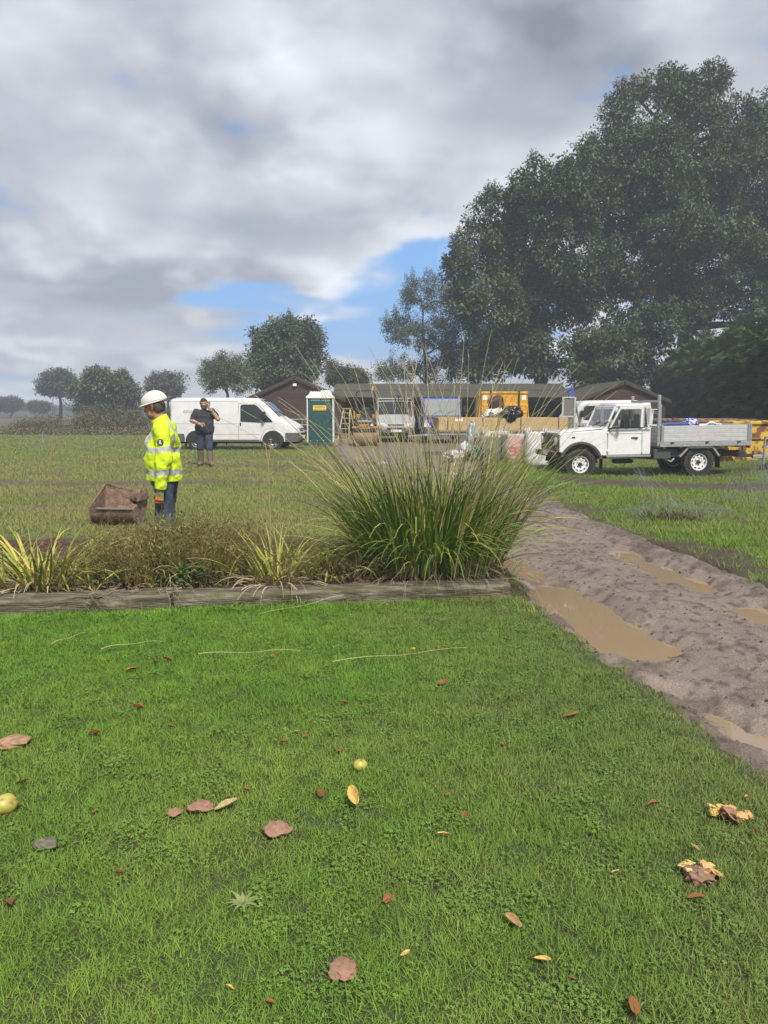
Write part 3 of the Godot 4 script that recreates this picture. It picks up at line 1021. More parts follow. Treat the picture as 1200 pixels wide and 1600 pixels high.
func conifer_hedge() -> void:
	# feathery sprays in shelves down a thick row of conifers beside the sheds
	var b := MB.new()
	for i in 26:
		var a := R(-0.9, 0.9)
		var l := R(0.18, 0.42)
		b.col = Color.WHITE.darkened(R(0.0, 0.3))
		b.blade(Vector3(R(-0.1, 0.1), R(-0.05, 0.05), 0), Vector3(sin(a), R(-0.15, 0.35), cos(a)), l, R(0.035, 0.06), 0.7, 3)
	var me := b.mesh(M.leaf)
	var row := [Vector3(15.8, 0, -24), Vector3(17.2, 0, -31), Vector3(18.4, 0, -38), Vector3(19.6, 0, -46), Vector3(21.0, 0, -56)]
	var t := thing("conifer_hedge", "tall dark green conifer hedge at the right behind the yellow skip", "hedge", Vector3.ZERO)
	var xs := []
	var cs := PackedColorArray()
	var wood := MB.new()
	for s in row.size() - 1:
		var a: Vector3 = row[s]
		var e: Vector3 = row[s + 1]
		var dir := (e - a).normalized()
		var out := Vector3(dir.z, 0, -dir.x)
		if out.x > 0: out = -out
		for i in int(a.distance_to(e) / 1.1):
			var p := a.lerp(e, (i + 0.5) / int(a.distance_to(e) / 1.1))
			wood.tube([p, p + Vector3(R(-0.1, 0.1), 3.0, 0), p + Vector3(R(-0.2, 0.2), 5.4, 0)], [0.14, 0.08, 0.02], 6)
		for i in int(a.distance_to(e) * 950):
			var k := rng.randf()
			var p := a.lerp(e, k)
			var tall := 5.35 + 0.6 * n1.get_noise_2d(p.z * 0.3, 4.0) + 0.45 * n3.get_noise_2d(p.z * 1.3, 8.0)
			var y := pow(rng.randf(), 0.85) * tall
			var cone := 0.5 + 0.5 * cos(p.z * TAU / 1.1)
			var th := 1.55 * (1.0 - 0.8 * ss(tall * 0.72, tall, y)) + 0.22 * n2.get_noise_3d(p.x * 0.9, y * 1.6, p.z * 0.9) + 0.12 * sin(y * 9.0 + n1.get_noise_2d(p.z, y) * 5.0) + 0.18 * cone
			var side := 1.0 if rng.randf() < 0.8 else -1.0
			var q := p + out * side * (th - absf(rng.randfn()) * 0.28) + Vector3(0, y, 0)
			if y > tall * 0.9: q = p + out * R(-0.7, 0.7) + Vector3(0, y + R(0, 0.2), 0)
			var f := (out * side + dir * R(-0.8, 0.8)).normalized()
			var bs := Basis.looking_at(-f, Vector3.UP).rotated(f, R(-0.4, 0.4)).rotated(Vector3.UP, R(-0.4, 0.4))
			if y > tall * 0.88: bs = bs * Basis(Vector3.RIGHT, R(-1.2, -0.5))
			xs.append(Transform3D(bs.scaled(Vector3.ONE * R(0.8, 1.3)), q))
			var yl := clampf(0.3 + 1.2 * n1.get_noise_3d(p.x * 0.7, y * 0.9, p.z * 0.7), 0, 1)
			cs.append(Color(0.095, 0.165, 0.055).lerp(Color(0.18, 0.24, 0.065), yl) * R(0.6, 1.35))
	obj("trunk", wood, M.bark, t)
	many("foliage", me, xs, cs, t)

# ---------------------------------------------------------------- sheds
# overlapping boards across a gable or a wall, in the XY plane facing +Z
func lap_boards(b: MB, poly: PackedVector2Array, y0: float, y1: float, pitch: float, cut := []) -> void:
	var y := y0
	while y < y1:
		var top := minf(y + pitch, y1)
		var strip := PackedVector2Array([Vector2(-100, y), Vector2(100, y), Vector2(100, top), Vector2(-100, top)])
		for part in Geometry2D.intersect_polygons(poly, strip):
			var pieces := [part]
			for hole in cut:
				var nx := []
				for q in pieces: nx.append_array(Geometry2D.clip_polygons(q, hole))
				pieces = nx
			for q in pieces:
				var k := R(0.72, 1.15)
				b.col = Color(0.078, 0.047, 0.038) * k
				b.prism(q, 0.0, 0.022 + 0.008 * (int(y / pitch) % 2))
		y = top + 0.006

func gable_shed(called: String, label: String, at: Vector3, half: float, eave: float, peak: float, deep: float, window := false) -> Node3D:
	var t := thing(called, label, "shed", at)
	var g := PackedVector2Array([Vector2(-half, 0), Vector2(half, 0), Vector2(half, eave), Vector2(0, peak), Vector2(-half, eave)])
	var hole := []
	if window: hole = [PackedVector2Array([Vector2(1.35, 1.0), Vector2(2.05, 1.0), Vector2(2.05, 1.55), Vector2(1.35, 1.55)])]
	var b := MB.new()
	lap_boards(b, g, 0.02, peak, 0.16, hole)
	obj("gable_wall", b, M.board, t)
	b = MB.new()
	b.col = Color(0.06, 0.04, 0.03)
	b.prism(PackedVector2Array([Vector2(-half, 0), Vector2(half, 0), Vector2(half, eave - 0.02), Vector2(0, peak - 0.05), Vector2(-half, eave - 0.02)]), -deep, -0.06)
	obj("side_wall", b, M.board, t)
	b = MB.new()
	for s: float in [-1.0, 1.0]:
		var d := Vector2(half * s, eave - peak)
		var e := d.normalized()
		var u := Vector2(-e.y, e.x) * s
		var p0 := Vector2(0, peak + 0.01)
		var p1 := p0 + d + e * 0.25
		b.prism(PackedVector2Array([p0, p1, p1 + u * 0.07, p0 + u * 0.07 + Vector2(-0.0 * s, 0)]), -deep - 0.2, 0.18)
	obj("roof", b, M.roofing, t)
	b = MB.new()
	b.col = Color(0.07, 0.042, 0.034)
	for s: float in [-1.0, 1.0]:
		var d := Vector2(half * s, eave - peak)
		var e := d.normalized()
		var u := Vector2(-e.y, e.x) * s
		var p0 := Vector2(0, peak - 0.13)
		b.prism(PackedVector2Array([p0, p0 + d + e * 0.25, p0 + d + e * 0.25 + u * 0.135, p0 + u * 0.135]), 0.185, 0.215)
	obj("bargeboard", b, M.board, t)
	if window:
		b = MB.new()
		for k in 3: b.box(Vector3(1.35 + 0.35 * k, 1.275, 0.035), Vector3(0.045, 0.55, 0.05))
		for k in 2: b.box(Vector3(1.7, 1.0 + 0.55 * k, 0.035), Vector3(0.745, 0.045, 0.052))
		var w := obj("window_frame", b, M.trim_white, t)
		b = MB.new()
		b.box(Vector3(1.7, 1.275, 0.0), Vector3(0.7, 0.55, 0.006))
		obj("pane", b, M.glass, w)
		b = MB.new()
		b.box(Vector3(1.72, 1.4, -0.02), Vector3(0.45, 0.16, 0.01))
		obj("paper", b, M.trim_white, w)
	return t

func build_barns() -> void:
	var l := gable_shed("gabled_shed", "dark brown boarded shed gable end with a small floodlight at its peak", Vector3(-5.28, 0, -46), 2.75, 2.2, 3.42, 11.0)
	var b := MB.new()
	b.box(Vector3(0.02, 2.98, 0.10), Vector3(0.22, 0.16, 0.1), 0.02)
	var fl := obj("floodlight", b, M.trim_white, l)
	b = MB.new()
	b.box(Vector3(0.02, 3.04, 0.05), Vector3(0.06, 0.06, 0.06))
	obj("bracket", b, M.black, fl)
	gable_shed("gabled_shed", "brown boarded shed gable end with a small window behind the white pickup", Vector3(13.54, 0, -44), 2.42, 2.1, 3.1, 11.0, true)
	# the long open fronted range between them
	var t := thing("open_shed", "long low open fronted shed with mossy grey green roof and dark bays", "shed", Vector3(4.1, 0, -47))
	b = MB.new()
	# roof: front slope, back slope, sheets with lapped edges
	for k in 14:
		var x0 := -7.2 + k * 1.03
		for r in 2:
			var y0 := 2.27 + r * 0.44 + 0.012 * (k % 2)
			var z0 := 0.35 - r * 1.62
			b.box(Vector3(x0 + 0.515, y0 + 0.22 + 0.02 * r, z0 - 0.8), Vector3(1.045, 0.03, 1.72), 0.0, Basis(Vector3.RIGHT, 0.265))
	obj("roof", b, M.roofing, t)
	b = MB.new()
	b.box(Vector3(0, 2.7, -4.6), Vector3(14.4, 0.05, 3.1), 0.0, Basis(Vector3.RIGHT, -0.25))
	obj("rear_roof", b, M.roofing, t)
	b = MB.new()
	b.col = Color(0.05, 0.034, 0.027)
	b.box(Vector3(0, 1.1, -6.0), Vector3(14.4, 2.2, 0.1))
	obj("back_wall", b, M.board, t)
	b = MB.new()
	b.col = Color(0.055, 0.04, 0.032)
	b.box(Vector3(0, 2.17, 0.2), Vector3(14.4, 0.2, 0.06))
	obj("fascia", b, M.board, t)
	for k in 6:
		b = MB.new()
		b.col = Color(0.06, 0.045, 0.037) * R(0.8, 1.2)
		b.box(Vector3(-6.9 + k * 2.78, 1.03, 0.1), Vector3(0.16, 2.06, 0.16), 0.015)
		obj("post", b, M.board, t)
	for k in 3:
		b = MB.new()
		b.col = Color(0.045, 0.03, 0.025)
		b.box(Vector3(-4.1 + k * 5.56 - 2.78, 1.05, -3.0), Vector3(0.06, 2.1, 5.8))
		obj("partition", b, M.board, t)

# ---------------------------------------------------------------- wheels
# axle along local Z, outer face at +Z; lug: chunky tread
func wheel(parent: Node, at: Vector3, r: float, w: float, rim_r: float, lug: bool, rim_mat: Material, flip: bool, holes := 10) -> void:
	var t := MB.new()
	var rub := Color(0.026, 0.025, 0.025)
	var dirt := Color(0.13, 0.10, 0.075)
	t.col = rub
	var h := w * 0.5
	t.lathe([Vector2(rim_r, -h * 0.8), Vector2(rim_r + 0.03, -h), Vector2(r * 0.8, -h * 1.05), Vector2(r * 0.93, -h * 0.98)], 36)
	t.col = dirt
	t.lathe([Vector2(r * 0.93, -h * 0.98), Vector2(r * 0.97, -h * 0.85), Vector2(r * 0.975, h * 0.85), Vector2(r * 0.93, h * 0.98)], 36)
	t.col = rub.lerp(dirt, 0.25)
	t.lathe([Vector2(r * 0.93, h * 0.98), Vector2(r * 0.8, h * 1.05)], 36)
	t.col = rub
	t.lathe([Vector2(r * 0.8, h * 1.05), Vector2(rim_r + 0.03, h), Vector2(rim_r, h * 0.8)], 36)
	if lug:
		for k in 30:
			var a := TAU * k / 30.0
			t.col = dirt.lerp(rub, R(0.1, 0.7))
			for s: float in [-1.0, 1.0]:
				var q := Basis(Vector3(0, 0, 1), a + s * 0.05)
				t.box(q * Vector3(r * 0.965, 0, s * h * 0.62), Vector3(0.045, 0.045, h * 0.78), 0.006, q)
	var root := Node3D.new()
	root.name = "wheel"
	parent.add_child(root, true)
	root.position = at
	if flip: root.rotation.y = PI
	obj("tyre", t, M.tyre, root)
	var m := MB.new()
	var hh := h * 0.8
	m.lathe([Vector2(rim_r, -hh), Vector2(rim_r * 0.93, -hh * 0.9), Vector2(rim_r * 0.9, hh * 0.2), Vector2(rim_r * 0.94, hh * 0.95), Vector2(rim_r, hh), Vector2(rim_r, hh * 0.5)], 36)
	# pressed disc with slots round it
	var z0 := hh * 0.42
	m.lathe([Vector2(rim_r * 0.9, z0 - 0.02), Vector2(rim_r * 0.82, z0 + 0.012)], 36)
	for k in holes:
		for j in 2:
			var a0 := TAU * (k + j * 0.5) / holes
			var a1 := TAU * (k + j * 0.5 + 0.5) / holes
			var r1 := rim_r * 0.82
			var r0 := rim_r * 0.62
			if j == 0:
				m.quad(P3(r0, a0, z0 + 0.02), P3(r1, a0, z0 + 0.012), P3(r1, a1, z0 + 0.012), P3(r0, a1, z0 + 0.02))
			else:
				m.quad(P3(r0, a0, z0 + 0.02), P3(r0 * 1.1, a0, z0 + 0.018), P3(r0 * 1.1, a1, z0 + 0.018), P3(r0, a1, z0 + 0.02))
	m.lathe([Vector2(rim_r * 0.62, z0 + 0.02), Vector2(rim_r * 0.42, z0 + 0.0), Vector2(rim_r * 0.34, z0 + 0.01)], 30)
	m.lathe([Vector2(rim_r * 0.34, z0 + 0.01), Vector2(0.001, z0 + 0.01)], 24)
	obj("rim", m, rim_mat, root)
	m = MB.new()
	m.lathe([Vector2(rim_r * 0.9, -0.02), Vector2(0.001, -0.02)], 24)
	m.lathe([Vector2(rim_r * 0.24, z0), Vector2(rim_r * 0.24, z0 + 0.035), Vector2(rim_r * 0.17, z0 + 0.05), Vector2(0.001, z0 + 0.05)], 16)
	for k in 5:
		m.xf = Transform3D(Basis(Vector3(0, 0, 1), TAU * k / 5.0), Vector3.ZERO)
		m.rod(Vector3(rim_r * 0.36, 0, z0), Vector3(rim_r * 0.36, 0, z0 + 0.035), 0.013, 6)
	obj("hub", m, M.black, root)

func P3(r: float, a: float, z: float) -> Vector3:
	return Vector3(r * cos(a), r * sin(a), z)

func arc(cx: float, cy: float, r: float, a0: float, a1: float, k := 10) -> PackedVector2Array:
	var p := PackedVector2Array()
	for i in k + 1:
		var a := deg_to_rad(lerpf(a0, a1, float(i) / k))
		p.append(Vector2(cx + r * cos(a), cy + r * sin(a)))
	return p

func pv(a: Array) -> PackedVector2Array:
	var p := PackedVector2Array()
	for i in range(0, a.size(), 2): p.append(Vector2(a[i], a[i + 1]))
	return p

func part(called: String, m: Material, parent: Node, polys: Array, b := 0.01) -> MeshInstance3D:
	var mb := MB.new()
	for q in polys: mb.prism(q[0], q[1], q[2], b)
	return obj(called, mb, m, parent)

# like boxes(), but each piece is a part of its own
func each(called: String, m: Material, parent: Node, list: Array, b := 0.008) -> void:
	for q in list: boxes(called, m, parent, [q], b)

func boxes(called: String, m: Material, parent: Node, list: Array, b := 0.008) -> MeshInstance3D:
	var mb := MB.new()
	for q in list: mb.box(Vector3(q[0], q[1], q[2]), Vector3(q[3], q[4], q[5]), b)
	return obj(called, mb, m, parent)

# ---------------------------------------------------------------- the white pickup (forward +X, right +Z, rear axle at 0)
func build_truck() -> void:
	var at := Vector3(8.36, 0, -21.4)
	at.y = gh(8.0, -20.9) - 0.02
	var t := thing("pickup_truck", "white boxy off-road pickup with an aluminium dropside bed and white steel wheels", "pickup truck", at, deg_to_rad(184.0))
	t.rotation.z = deg_to_rad(-0.9)
	var wp: Material = M.white_paint
	# wings with wheel arch cut out
	var wing := PackedVector2Array([Vector2(3.80, 0.74), Vector2(3.80, 1.15), Vector2(3.77, 1.21), Vector2(3.72, 1.235), Vector2(2.515, 1.315), Vector2(2.515, 0.62), Vector2(2.66, 0.62)])
	wing.append_array(arc(3.226, 0.42, 0.52, 157, 32, 12))
	for s: float in [-1.0, 1.0]:
		var z0: float = minf(s * 0.86, s * 0.62)
		part("wing", wp, t, [[wing, z0, z0 + 0.24]], 0.018)
		# rubber arch flare
		var fl := arc(3.226, 0.42, 0.59, 168, 20, 14)
		var inn := arc(3.226, 0.42, 0.515, 20, 168, 14)
		fl.append_array(inn)
		var zf: float = s * 0.905
		part("wheel_arch", M.plastic, t, [[fl, minf(zf, s * 0.845), maxf(zf, s * 0.845)]], 0.015)
		boxes("side_lamp", M.black, t, [[3.43, 1.12, s * 0.866, 0.085, 0.032, 0.02]], 0.004)
		# inner arch
		part("arch_liner", M.black, t, [[arc(3.226, 0.42, 0.53, 180, 0, 12), minf(s * 0.6, s * 0.64), maxf(s * 0.6, s * 0.64)]], 0.0)
	# engine bay and bonnet
	part("front_panel", wp, t, [[pv([3.76, 0.74, 3.76, 1.2, 2.515, 1.28, 2.515, 0.74]), -0.62, 0.62]], 0.0)
	var bon := MB.new()
	bon.prism(pv([3.775, 1.20, 3.785, 1.235, 3.74, 1.27, 2.56, 1.365, 2.515, 1.345, 2.515, 1.28]), -0.66, 0.66, 0.03)
	bon.prism(pv([3.60, 1.27, 3.56, 1.296, 2.75, 1.362, 2.70, 1.34]), -0.33, 0.33, 0.012)
	obj("bonnet", bon, wp, t)
	part("scuttle", wp, t, [[pv([2.60, 1.26, 2.60, 1.35, 2.50, 1.385, 2.47, 1.26]), -0.8, 0.8]], 0.012)
	each("scuttle_vent", M.black, t, [[2.585, 1.342, -0.42, 0.03, 0.045, 0.38], [2.585, 1.342, 0.42, 0.03, 0.045, 0.38]], 0.004)
	# nose
	var gr := MB.new()
	gr.box(Vector3(3.79, 0.98, 0), Vector3(0.05, 0.44, 1.02), 0.015)
	var grille := obj("grille", gr, M.plastic, t)
	gr = MB.new()
	for k in 7: gr.box(Vector3(3.825, 0.83 + k * 0.05, 0), Vector3(0.03, 0.018, 0.84), 0.004)
	obj("slat", gr, M.dark_metal, grille)
	boxes("badge", M.dark_metal, grille, [[3.82, 1.165, 0.30, 0.01, 0.035, 0.10]], 0.003)
	for s: float in [-1.0, 1.0]:
		var hp := MB.new()
		hp.box(Vector3(3.805, 0.98, s * 0.68), Vector3(0.035, 0.43, 0.33), 0.012)
		var panel := obj("headlight_panel", hp, M.plastic, t)
		var hl := MB.new()
		hl.xf = Transform3D(Basis(Vector3.UP, PI / 2), Vector3(3.82, 1.02, s * 0.665))
		hl.lathe([Vector2(0.105, 0.0), Vector2(0.105, 0.03), Vector2(0.08, 0.045), Vector2(0.001, 0.055)], 24)
		obj("headlight", hl, M.lamp, panel)
		hl = MB.new()
		hl.xf = Transform3D(Basis(Vector3.UP, PI / 2), Vector3(3.82, 0.83, s * 0.73))
		hl.lathe([Vector2(0.042, 0.0), Vector2(0.042, 0.025), Vector2(0.001, 0.04)], 16)
		obj("indicator", hl, M.orange_lamp, panel)
	boxes("bumper", M.dark_metal, t, [[3.92, 0.68, 0, 0.12, 0.145, 1.74]], 0.015)
	boxes("bumper_cap", M.galv, t, [[3.91, 0.757, 0, 0.13, 0.012, 1.3]], 0.002)
	var pl := boxes("number_plate", M.trim_white, t, [[3.99, 0.70, -0.18, 0.012, 0.115, 0.44]], 0.004)
	boxes("plate_border", M.black, pl, [[3.988, 0.70, -0.18, 0.01, 0.127, 0.456]], 0.002)
	# cab lower body
	for s: float in [-1.0, 1.0]:
		var d := MB.new()
		var z := s * 0.845
		d.prism(pv([2.50, 0.635, 2.50, 1.325, 1.585, 1.325, 1.585, 0.635]), minf(z, z - s * 0.05), maxf(z, z - s * 0.05), 0.012)
		d.prism(pv([2.495, 1.20, 2.495, 1.212, 1.59, 1.212, 1.59, 1.20]), minf(z, z + s * 0.012), maxf(z, z + s * 0.012), 0.004)
		var door := obj("door", d, wp, t)
		var fr := MB.new()
		var zi := s * 0.785
		var fp := pv([2.49, 1.325, 2.44, 1.325, 2.205, 1.80, 1.66, 1.80, 1.66, 1.325, 1.59, 1.325, 1.59, 1.875, 2.215, 1.875])
		fr.xf = Transform3D(Basis(Vector3.RIGHT, s * 0.06), Vector3(0, 0.08, s * 0.065))
		fr.prism(fp, minf(zi, zi - s * 0.045), maxf(zi, zi - s * 0.045), 0.008)
		obj("window_frame", fr, wp, door)
		var gl := MB.new()
		gl.xf = fr.xf
		gl.prism(pv([2.435, 1.33, 2.205, 1.795, 1.665, 1.795, 1.665, 1.33]), minf(zi - s * 0.012, zi - s * 0.018), maxf(zi - s * 0.012, zi - s * 0.018))
		obj("window", gl, M.glass, door)
		var rb := MB.new()
		rb.xf = fr.xf
		rb.prism(pv([2.44, 1.325, 2.44, 1.345, 1.66, 1.345, 1.66, 1.325]), minf(zi + s * 0.004, zi - s * 0.02), maxf(zi + s * 0.004, zi - s * 0.02))
		rb.prism(pv([1.98, 1.34, 1.98, 1.80, 1.955, 1.80, 1.955, 1.34]), minf(zi - s * 0.005, zi - s * 0.02), maxf(zi - s * 0.005, zi - s * 0.02))
		obj("seal", rb, M.black, door)
		boxes("handle", M.black, door, [[1.78, 1.085, s * 0.857, 0.17, 0.035, 0.03], [1.73, 1.07, s * 0.87, 0.06, 0.03, 0.02]], 0.006)
		each("hinge", wp, door, [[2.51, 0.75, s * 0.86, 0.06, 0.075, 0.05], [2.51, 1.22, s * 0.86, 0.05, 0.06, 0.05]], 0.015)
		# rear cab corner, quarter pillar and its little window
		part("cab_corner", wp, t, [[pv([1.575, 0.635, 1.575, 1.32, 1.40, 1.355, 1.335, 1.33, 1.335, 0.635]), minf(z, z - s * 0.06), maxf(z, z - s * 0.06)]], 0.02)
		var qp := MB.new()
		qp.xf = fr.xf
		qp.prism(pv([1.58, 1.315, 1.58, 1.875, 1.535, 1.875, 1.49, 1.80, 1.475, 1.46, 1.40, 1.33, 1.345, 1.33, 1.345, 1.315]), minf(zi, zi - s * 0.04), maxf(zi, zi - s * 0.04), 0.01)
		obj("rear_pillar", qp, wp, t)
		var qg := MB.new()
		qg.xf = fr.xf
		qg.prism(pv([1.49, 1.40, 1.50, 1.80, 1.44, 1.84, 1.41, 1.80, 1.41, 1.40]), minf(zi - s * 0.02, zi - s * 0.03), maxf(zi - s * 0.02, zi - s * 0.03))
		obj("quarter_window", qg, M.glass, t)
		# checker plate sill
		var sl := MB.new()
		sl.box(Vector3(1.93, 0.60, s * 0.845), Vector3(1.20, 0.06, 0.03), 0.006)
		for k in 30:
			for j in 2:
				sl.box(Vector3(1.36 + k * 0.039, 0.588 + 0.024 * j, s * 0.862), Vector3(0.026, 0.006, 0.006), 0.0, Basis(Vector3(0, 0, 1), 0.7 if (k + j) % 2 else -0.7))
		obj("sill_plate", sl, M.galv, t)
		# mirror on its arm
		var mr := MB.new()
		mr.tube([Vector3(2.50, 1.27, s * 0.87), Vector3(2.46, 1.33, s * 0.90), Vector3(2.25, 1.36, s * 1.03), Vector3(2.20, 1.38, s * 1.05)], [0.014], 8)
		var arm := obj("mirror_arm", mr, M.black, t)
		boxes("mirror", M.black, arm, [[2.18, 1.49, s * 1.06, 0.06, 0.25, 0.155]], 0.025)
	part("cab_floor", M.chassis, t, [[pv([2.5, 0.60, 2.5, 0.68, 1.34, 0.68, 1.34, 0.60]), -0.84, 0.84]], 0.0)
	part("bulkhead", M.plastic, t, [[pv([2.50, 0.68, 2.50, 1.36, 2.30, 1.37, 2.26, 1.24, 2.44, 1.12, 2.44, 0.68]), -0.78, 0.78]], 0.02)
	part("cab_back", wp, t, [[pv([1.40, 0.64, 1.40, 1.38, 1.35, 1.36, 1.335, 0.64]), -0.8, 0.8], [pv([1.40, 1.38, 1.455, 1.86, 1.43, 1.86, 1.36, 1.36]), -0.75, -0.60], [pv([1.40, 1.38, 1.455, 1.86, 1.43, 1.86, 1.36, 1.36]), 0.60, 0.75]], 0.008)
	part("rear_window", M.glass, t, [[pv([1.395, 1.38, 1.45, 1.86, 1.444, 1.86, 1.389, 1.38]), -0.60, 0.60]], 0.0)
	# roof: rounded lid
	var rows := []
	for i in 13:
		var k := i / 12.0
		var x := lerpf(2.28, 1.38, k)
		var edge := minf(1.0, minf(k, 1.0 - k) * 9.0)
		var row := []
		for j in 17:
			var u := j / 8.0 - 1.0
			var e2 := pow(absf(u), 6.0)
			row.append(Vector3(x, 1.935 + 0.06 * sqrt(edge) * (1.0 - e2) + 0.012 * cos(u * 1.4), u * 0.775))
		rows.append(row)
	var rf := MB.new()
	rows.reverse()
	rf.sheet(rows)
	rf.prism(pv([2.285, 1.905, 2.275, 1.945, 1.385, 1.945, 1.375, 1.905]), -0.778, 0.778, 0.012)
	obj("roof", rf, wp, t)
	# windscreen: two pillars, header and pane
	var ws := MB.new()
	for s: float in [-1.0, 1.0]: ws.tube([Vector3(2.52, 1.36, s * 0.77), Vector3(2.27, 1.92, s * 0.735)], [0.032], 6)
	ws.tube([Vector3(2.275, 1.90, -0.75), Vector3(2.275, 1.90, 0.75)], [0.028], 6)
	ws.tube([Vector3(2.515, 1.375, -0.77), Vector3(2.515, 1.375, 0.77)], [0.022], 6)
	var scr := obj("windscreen_frame", ws, wp, t)
	var pane := MB.new()
	pane.prism(pv([2.512, 1.38, 2.506, 1.38, 2.274, 1.89, 2.28, 1.89]), -0.745, 0.745)
	obj("windscreen", pane, M.glass, scr)
	for k in 2:
		var wi := MB.new()
		var zz := -0.38 + k * 0.62
		wi.tube([Vector3(2.55, 1.385, zz), Vector3(2.53, 1.40, zz - 0.05), Vector3(2.475, 1.49, zz - 0.32)], [0.008], 5)
		wi.box(Vector3(2.485, 1.49, zz - 0.32), Vector3(0.02, 0.02, 0.36), 0.0, Basis(Vector3.RIGHT, 0.12))
		obj("wiper", wi, M.black, t)
	var ae := MB.new()
	ae.tube([Vector3(2.7, 1.32, -0.72), Vector3(2.69, 1.65, -0.74), Vector3(2.62, 1.92, -0.72), Vector3(2.52, 2.04, -0.66)], [0.006, 0.005, 0.004, 0.003], 5)
	obj("aerial", ae, M.black, t)
	# seats, wheel, dash
	for s: float in [-1.0, 1.0]:
		boxes("seat", M.seat, t, [[1.78, 0.92, s * 0.40, 0.48, 0.16, 0.46], [1.56, 1.25, s * 0.40, 0.14, 0.56, 0.44], [1.55, 1.60, s * 0.40, 0.10, 0.18, 0.26]], 0.04)
	var sw := MB.new()
	var ring := []
	for k in 25: ring.append(Vector3(2.12, 1.33, 0.42) + Basis(Vector3(0, 0, 1), 0.5) * Vector3(0, cos(TAU * k / 24.0), sin(TAU * k / 24.0)) * 0.2)
	sw.tube(ring, [0.014], 6, false)
	sw.tube([Vector3(2.12, 1.33, 0.42), Vector3(2.32, 1.22, 0.42)], [0.02], 6)
	sw.tube([ring[6], ring[18]], [0.012], 5)
	obj("steering_wheel", sw, M.black, t)
	# chassis
	var ch := MB.new()
	for s: float in [-1.0, 1.0]: ch.box(Vector3(1.2, 0.60, s * 0.38), Vector3(5.2, 0.16, 0.08), 0.01)
	for x in [-1.3, -0.5, 0.6, 1.6, 2.6, 3.6]: ch.box(Vector3(x, 0.59, 0), Vector3(0.09, 0.11, 0.76), 0.01)
	ch.rod(Vector3(0, 0.40, -0.72), Vector3(0, 0.40, 0.72), 0.055, 10)
	ch.rod(Vector3(3.226, 0.40, -0.72), Vector3(3.226, 0.40, 0.72), 0.055, 10)
	ch.rod(Vector3(0, 0.41, 0.06), Vector3(2.0, 0.55, 0.06), 0.035, 8)
	ch.box(Vector3(0, 0.41, 0.06), Vector3(0.24, 0.26, 0.26), 0.06)
	ch.box(Vector3(3.226, 0.41, 0.2), Vector3(0.24, 0.26, 0.26), 0.06)
	obj("chassis", ch, M.chassis, t)
	boxes("silencer", M.chassis, t, [[1.90, 0.44, -0.35, 0.52, 0.12, 0.24]], 0.03)
	for s: float in [-1.0, 1.0]:
		boxes("storage_box", M.plastic, t, [[1.02, 0.64, s * 0.70, 0.46, 0.26, 0.34]], 0.012)
		boxes("battery_box", M.bumper, t, [[0.66, 0.64, s * 0.62, 0.24, 0.20, 0.24]], 0.012)
		var hang := MB.new()
		hang.tube([Vector3(0.95, 0.52, s * 0.76), Vector3(0.72, 0.42, s * 0.72), Vector3(0.62, 0.50, s * 0.7)], [0.03], 6)
		obj("step_bracket", hang, M.galv, t)
	# wheels
	for x in [0.0, 3.226]:
		for s: float in [-1.0, 1.0]: wheel(t, Vector3(x, 0.405, s * 0.76), 0.405, 0.225, 0.225, true, M.rim, s < 0)
	for s: float in [-1.0, 1.0]:
		each("mudflap", M.black, t, [[-0.56, 0.47, s * 0.76, 0.018, 0.46, 0.26], [2.64, 0.46, s * 0.76, 0.018, 0.38, 0.22]], 0.003)
		# bent plate guard over the rear wheel
		var gd := MB.new()
		var z := s * 0.78
		for seg in [[0.56, 0.56, 0.34, 0.80], [0.34, 0.80, -0.34, 0.80], [-0.34, 0.80, -0.52, 0.56]]:
			var a := Vector2(seg[0], seg[1])
			var b := Vector2(seg[2], seg[3])
			var e := (b - a).normalized()
			var u := Vector2(-e.y, e.x) * 0.006
			gd.prism(PackedVector2Array([a - u, b - u, b + u, a + u]), minf(z - s * 0.13, z + s * 0.15), maxf(z - s * 0.13, z + s * 0.15))
			gd.prism(PackedVector2Array([a - u * 4.0, b - u * 4.0, b + u * 4.0, a + u * 4.0]), minf(z + s * 0.13, z + s * 0.155), maxf(z + s * 0.13, z + s * 0.155), 0.003)
		obj("wheel_guard", gd, M.galv, t)
	# dropside bed
	boxes("bed_floor", M.alu, t, [[-0.12, 0.935, 0, 2.50, 0.035, 1.90]], 0.004)
	var fm := MB.new()
	for s: float in [-1.0, 1.0]:
		fm.box(Vector3(-0.12, 0.885, s * 0.945), Vector3(2.50, 0.10, 0.05), 0.006)
		fm.box(Vector3(-0.12, 0.842, s * 0.95), Vector3(2.50, 0.014, 0.07), 0.0)
	fm.box(Vector3(-1.36, 0.885, 0), Vector3(0.05, 0.10, 1.84), 0.006)
	fm.box(Vector3(1.115, 0.885, 0), Vector3(0.05, 0.10, 1.84), 0.006)
	for x in [-1.1, -0.6, 0.0, 0.5, 0.95]: fm.box(Vector3(x, 0.83, 0), Vector3(0.06, 0.10, 1.7), 0.0)
	obj("bed_frame", fm, M.galv, t)
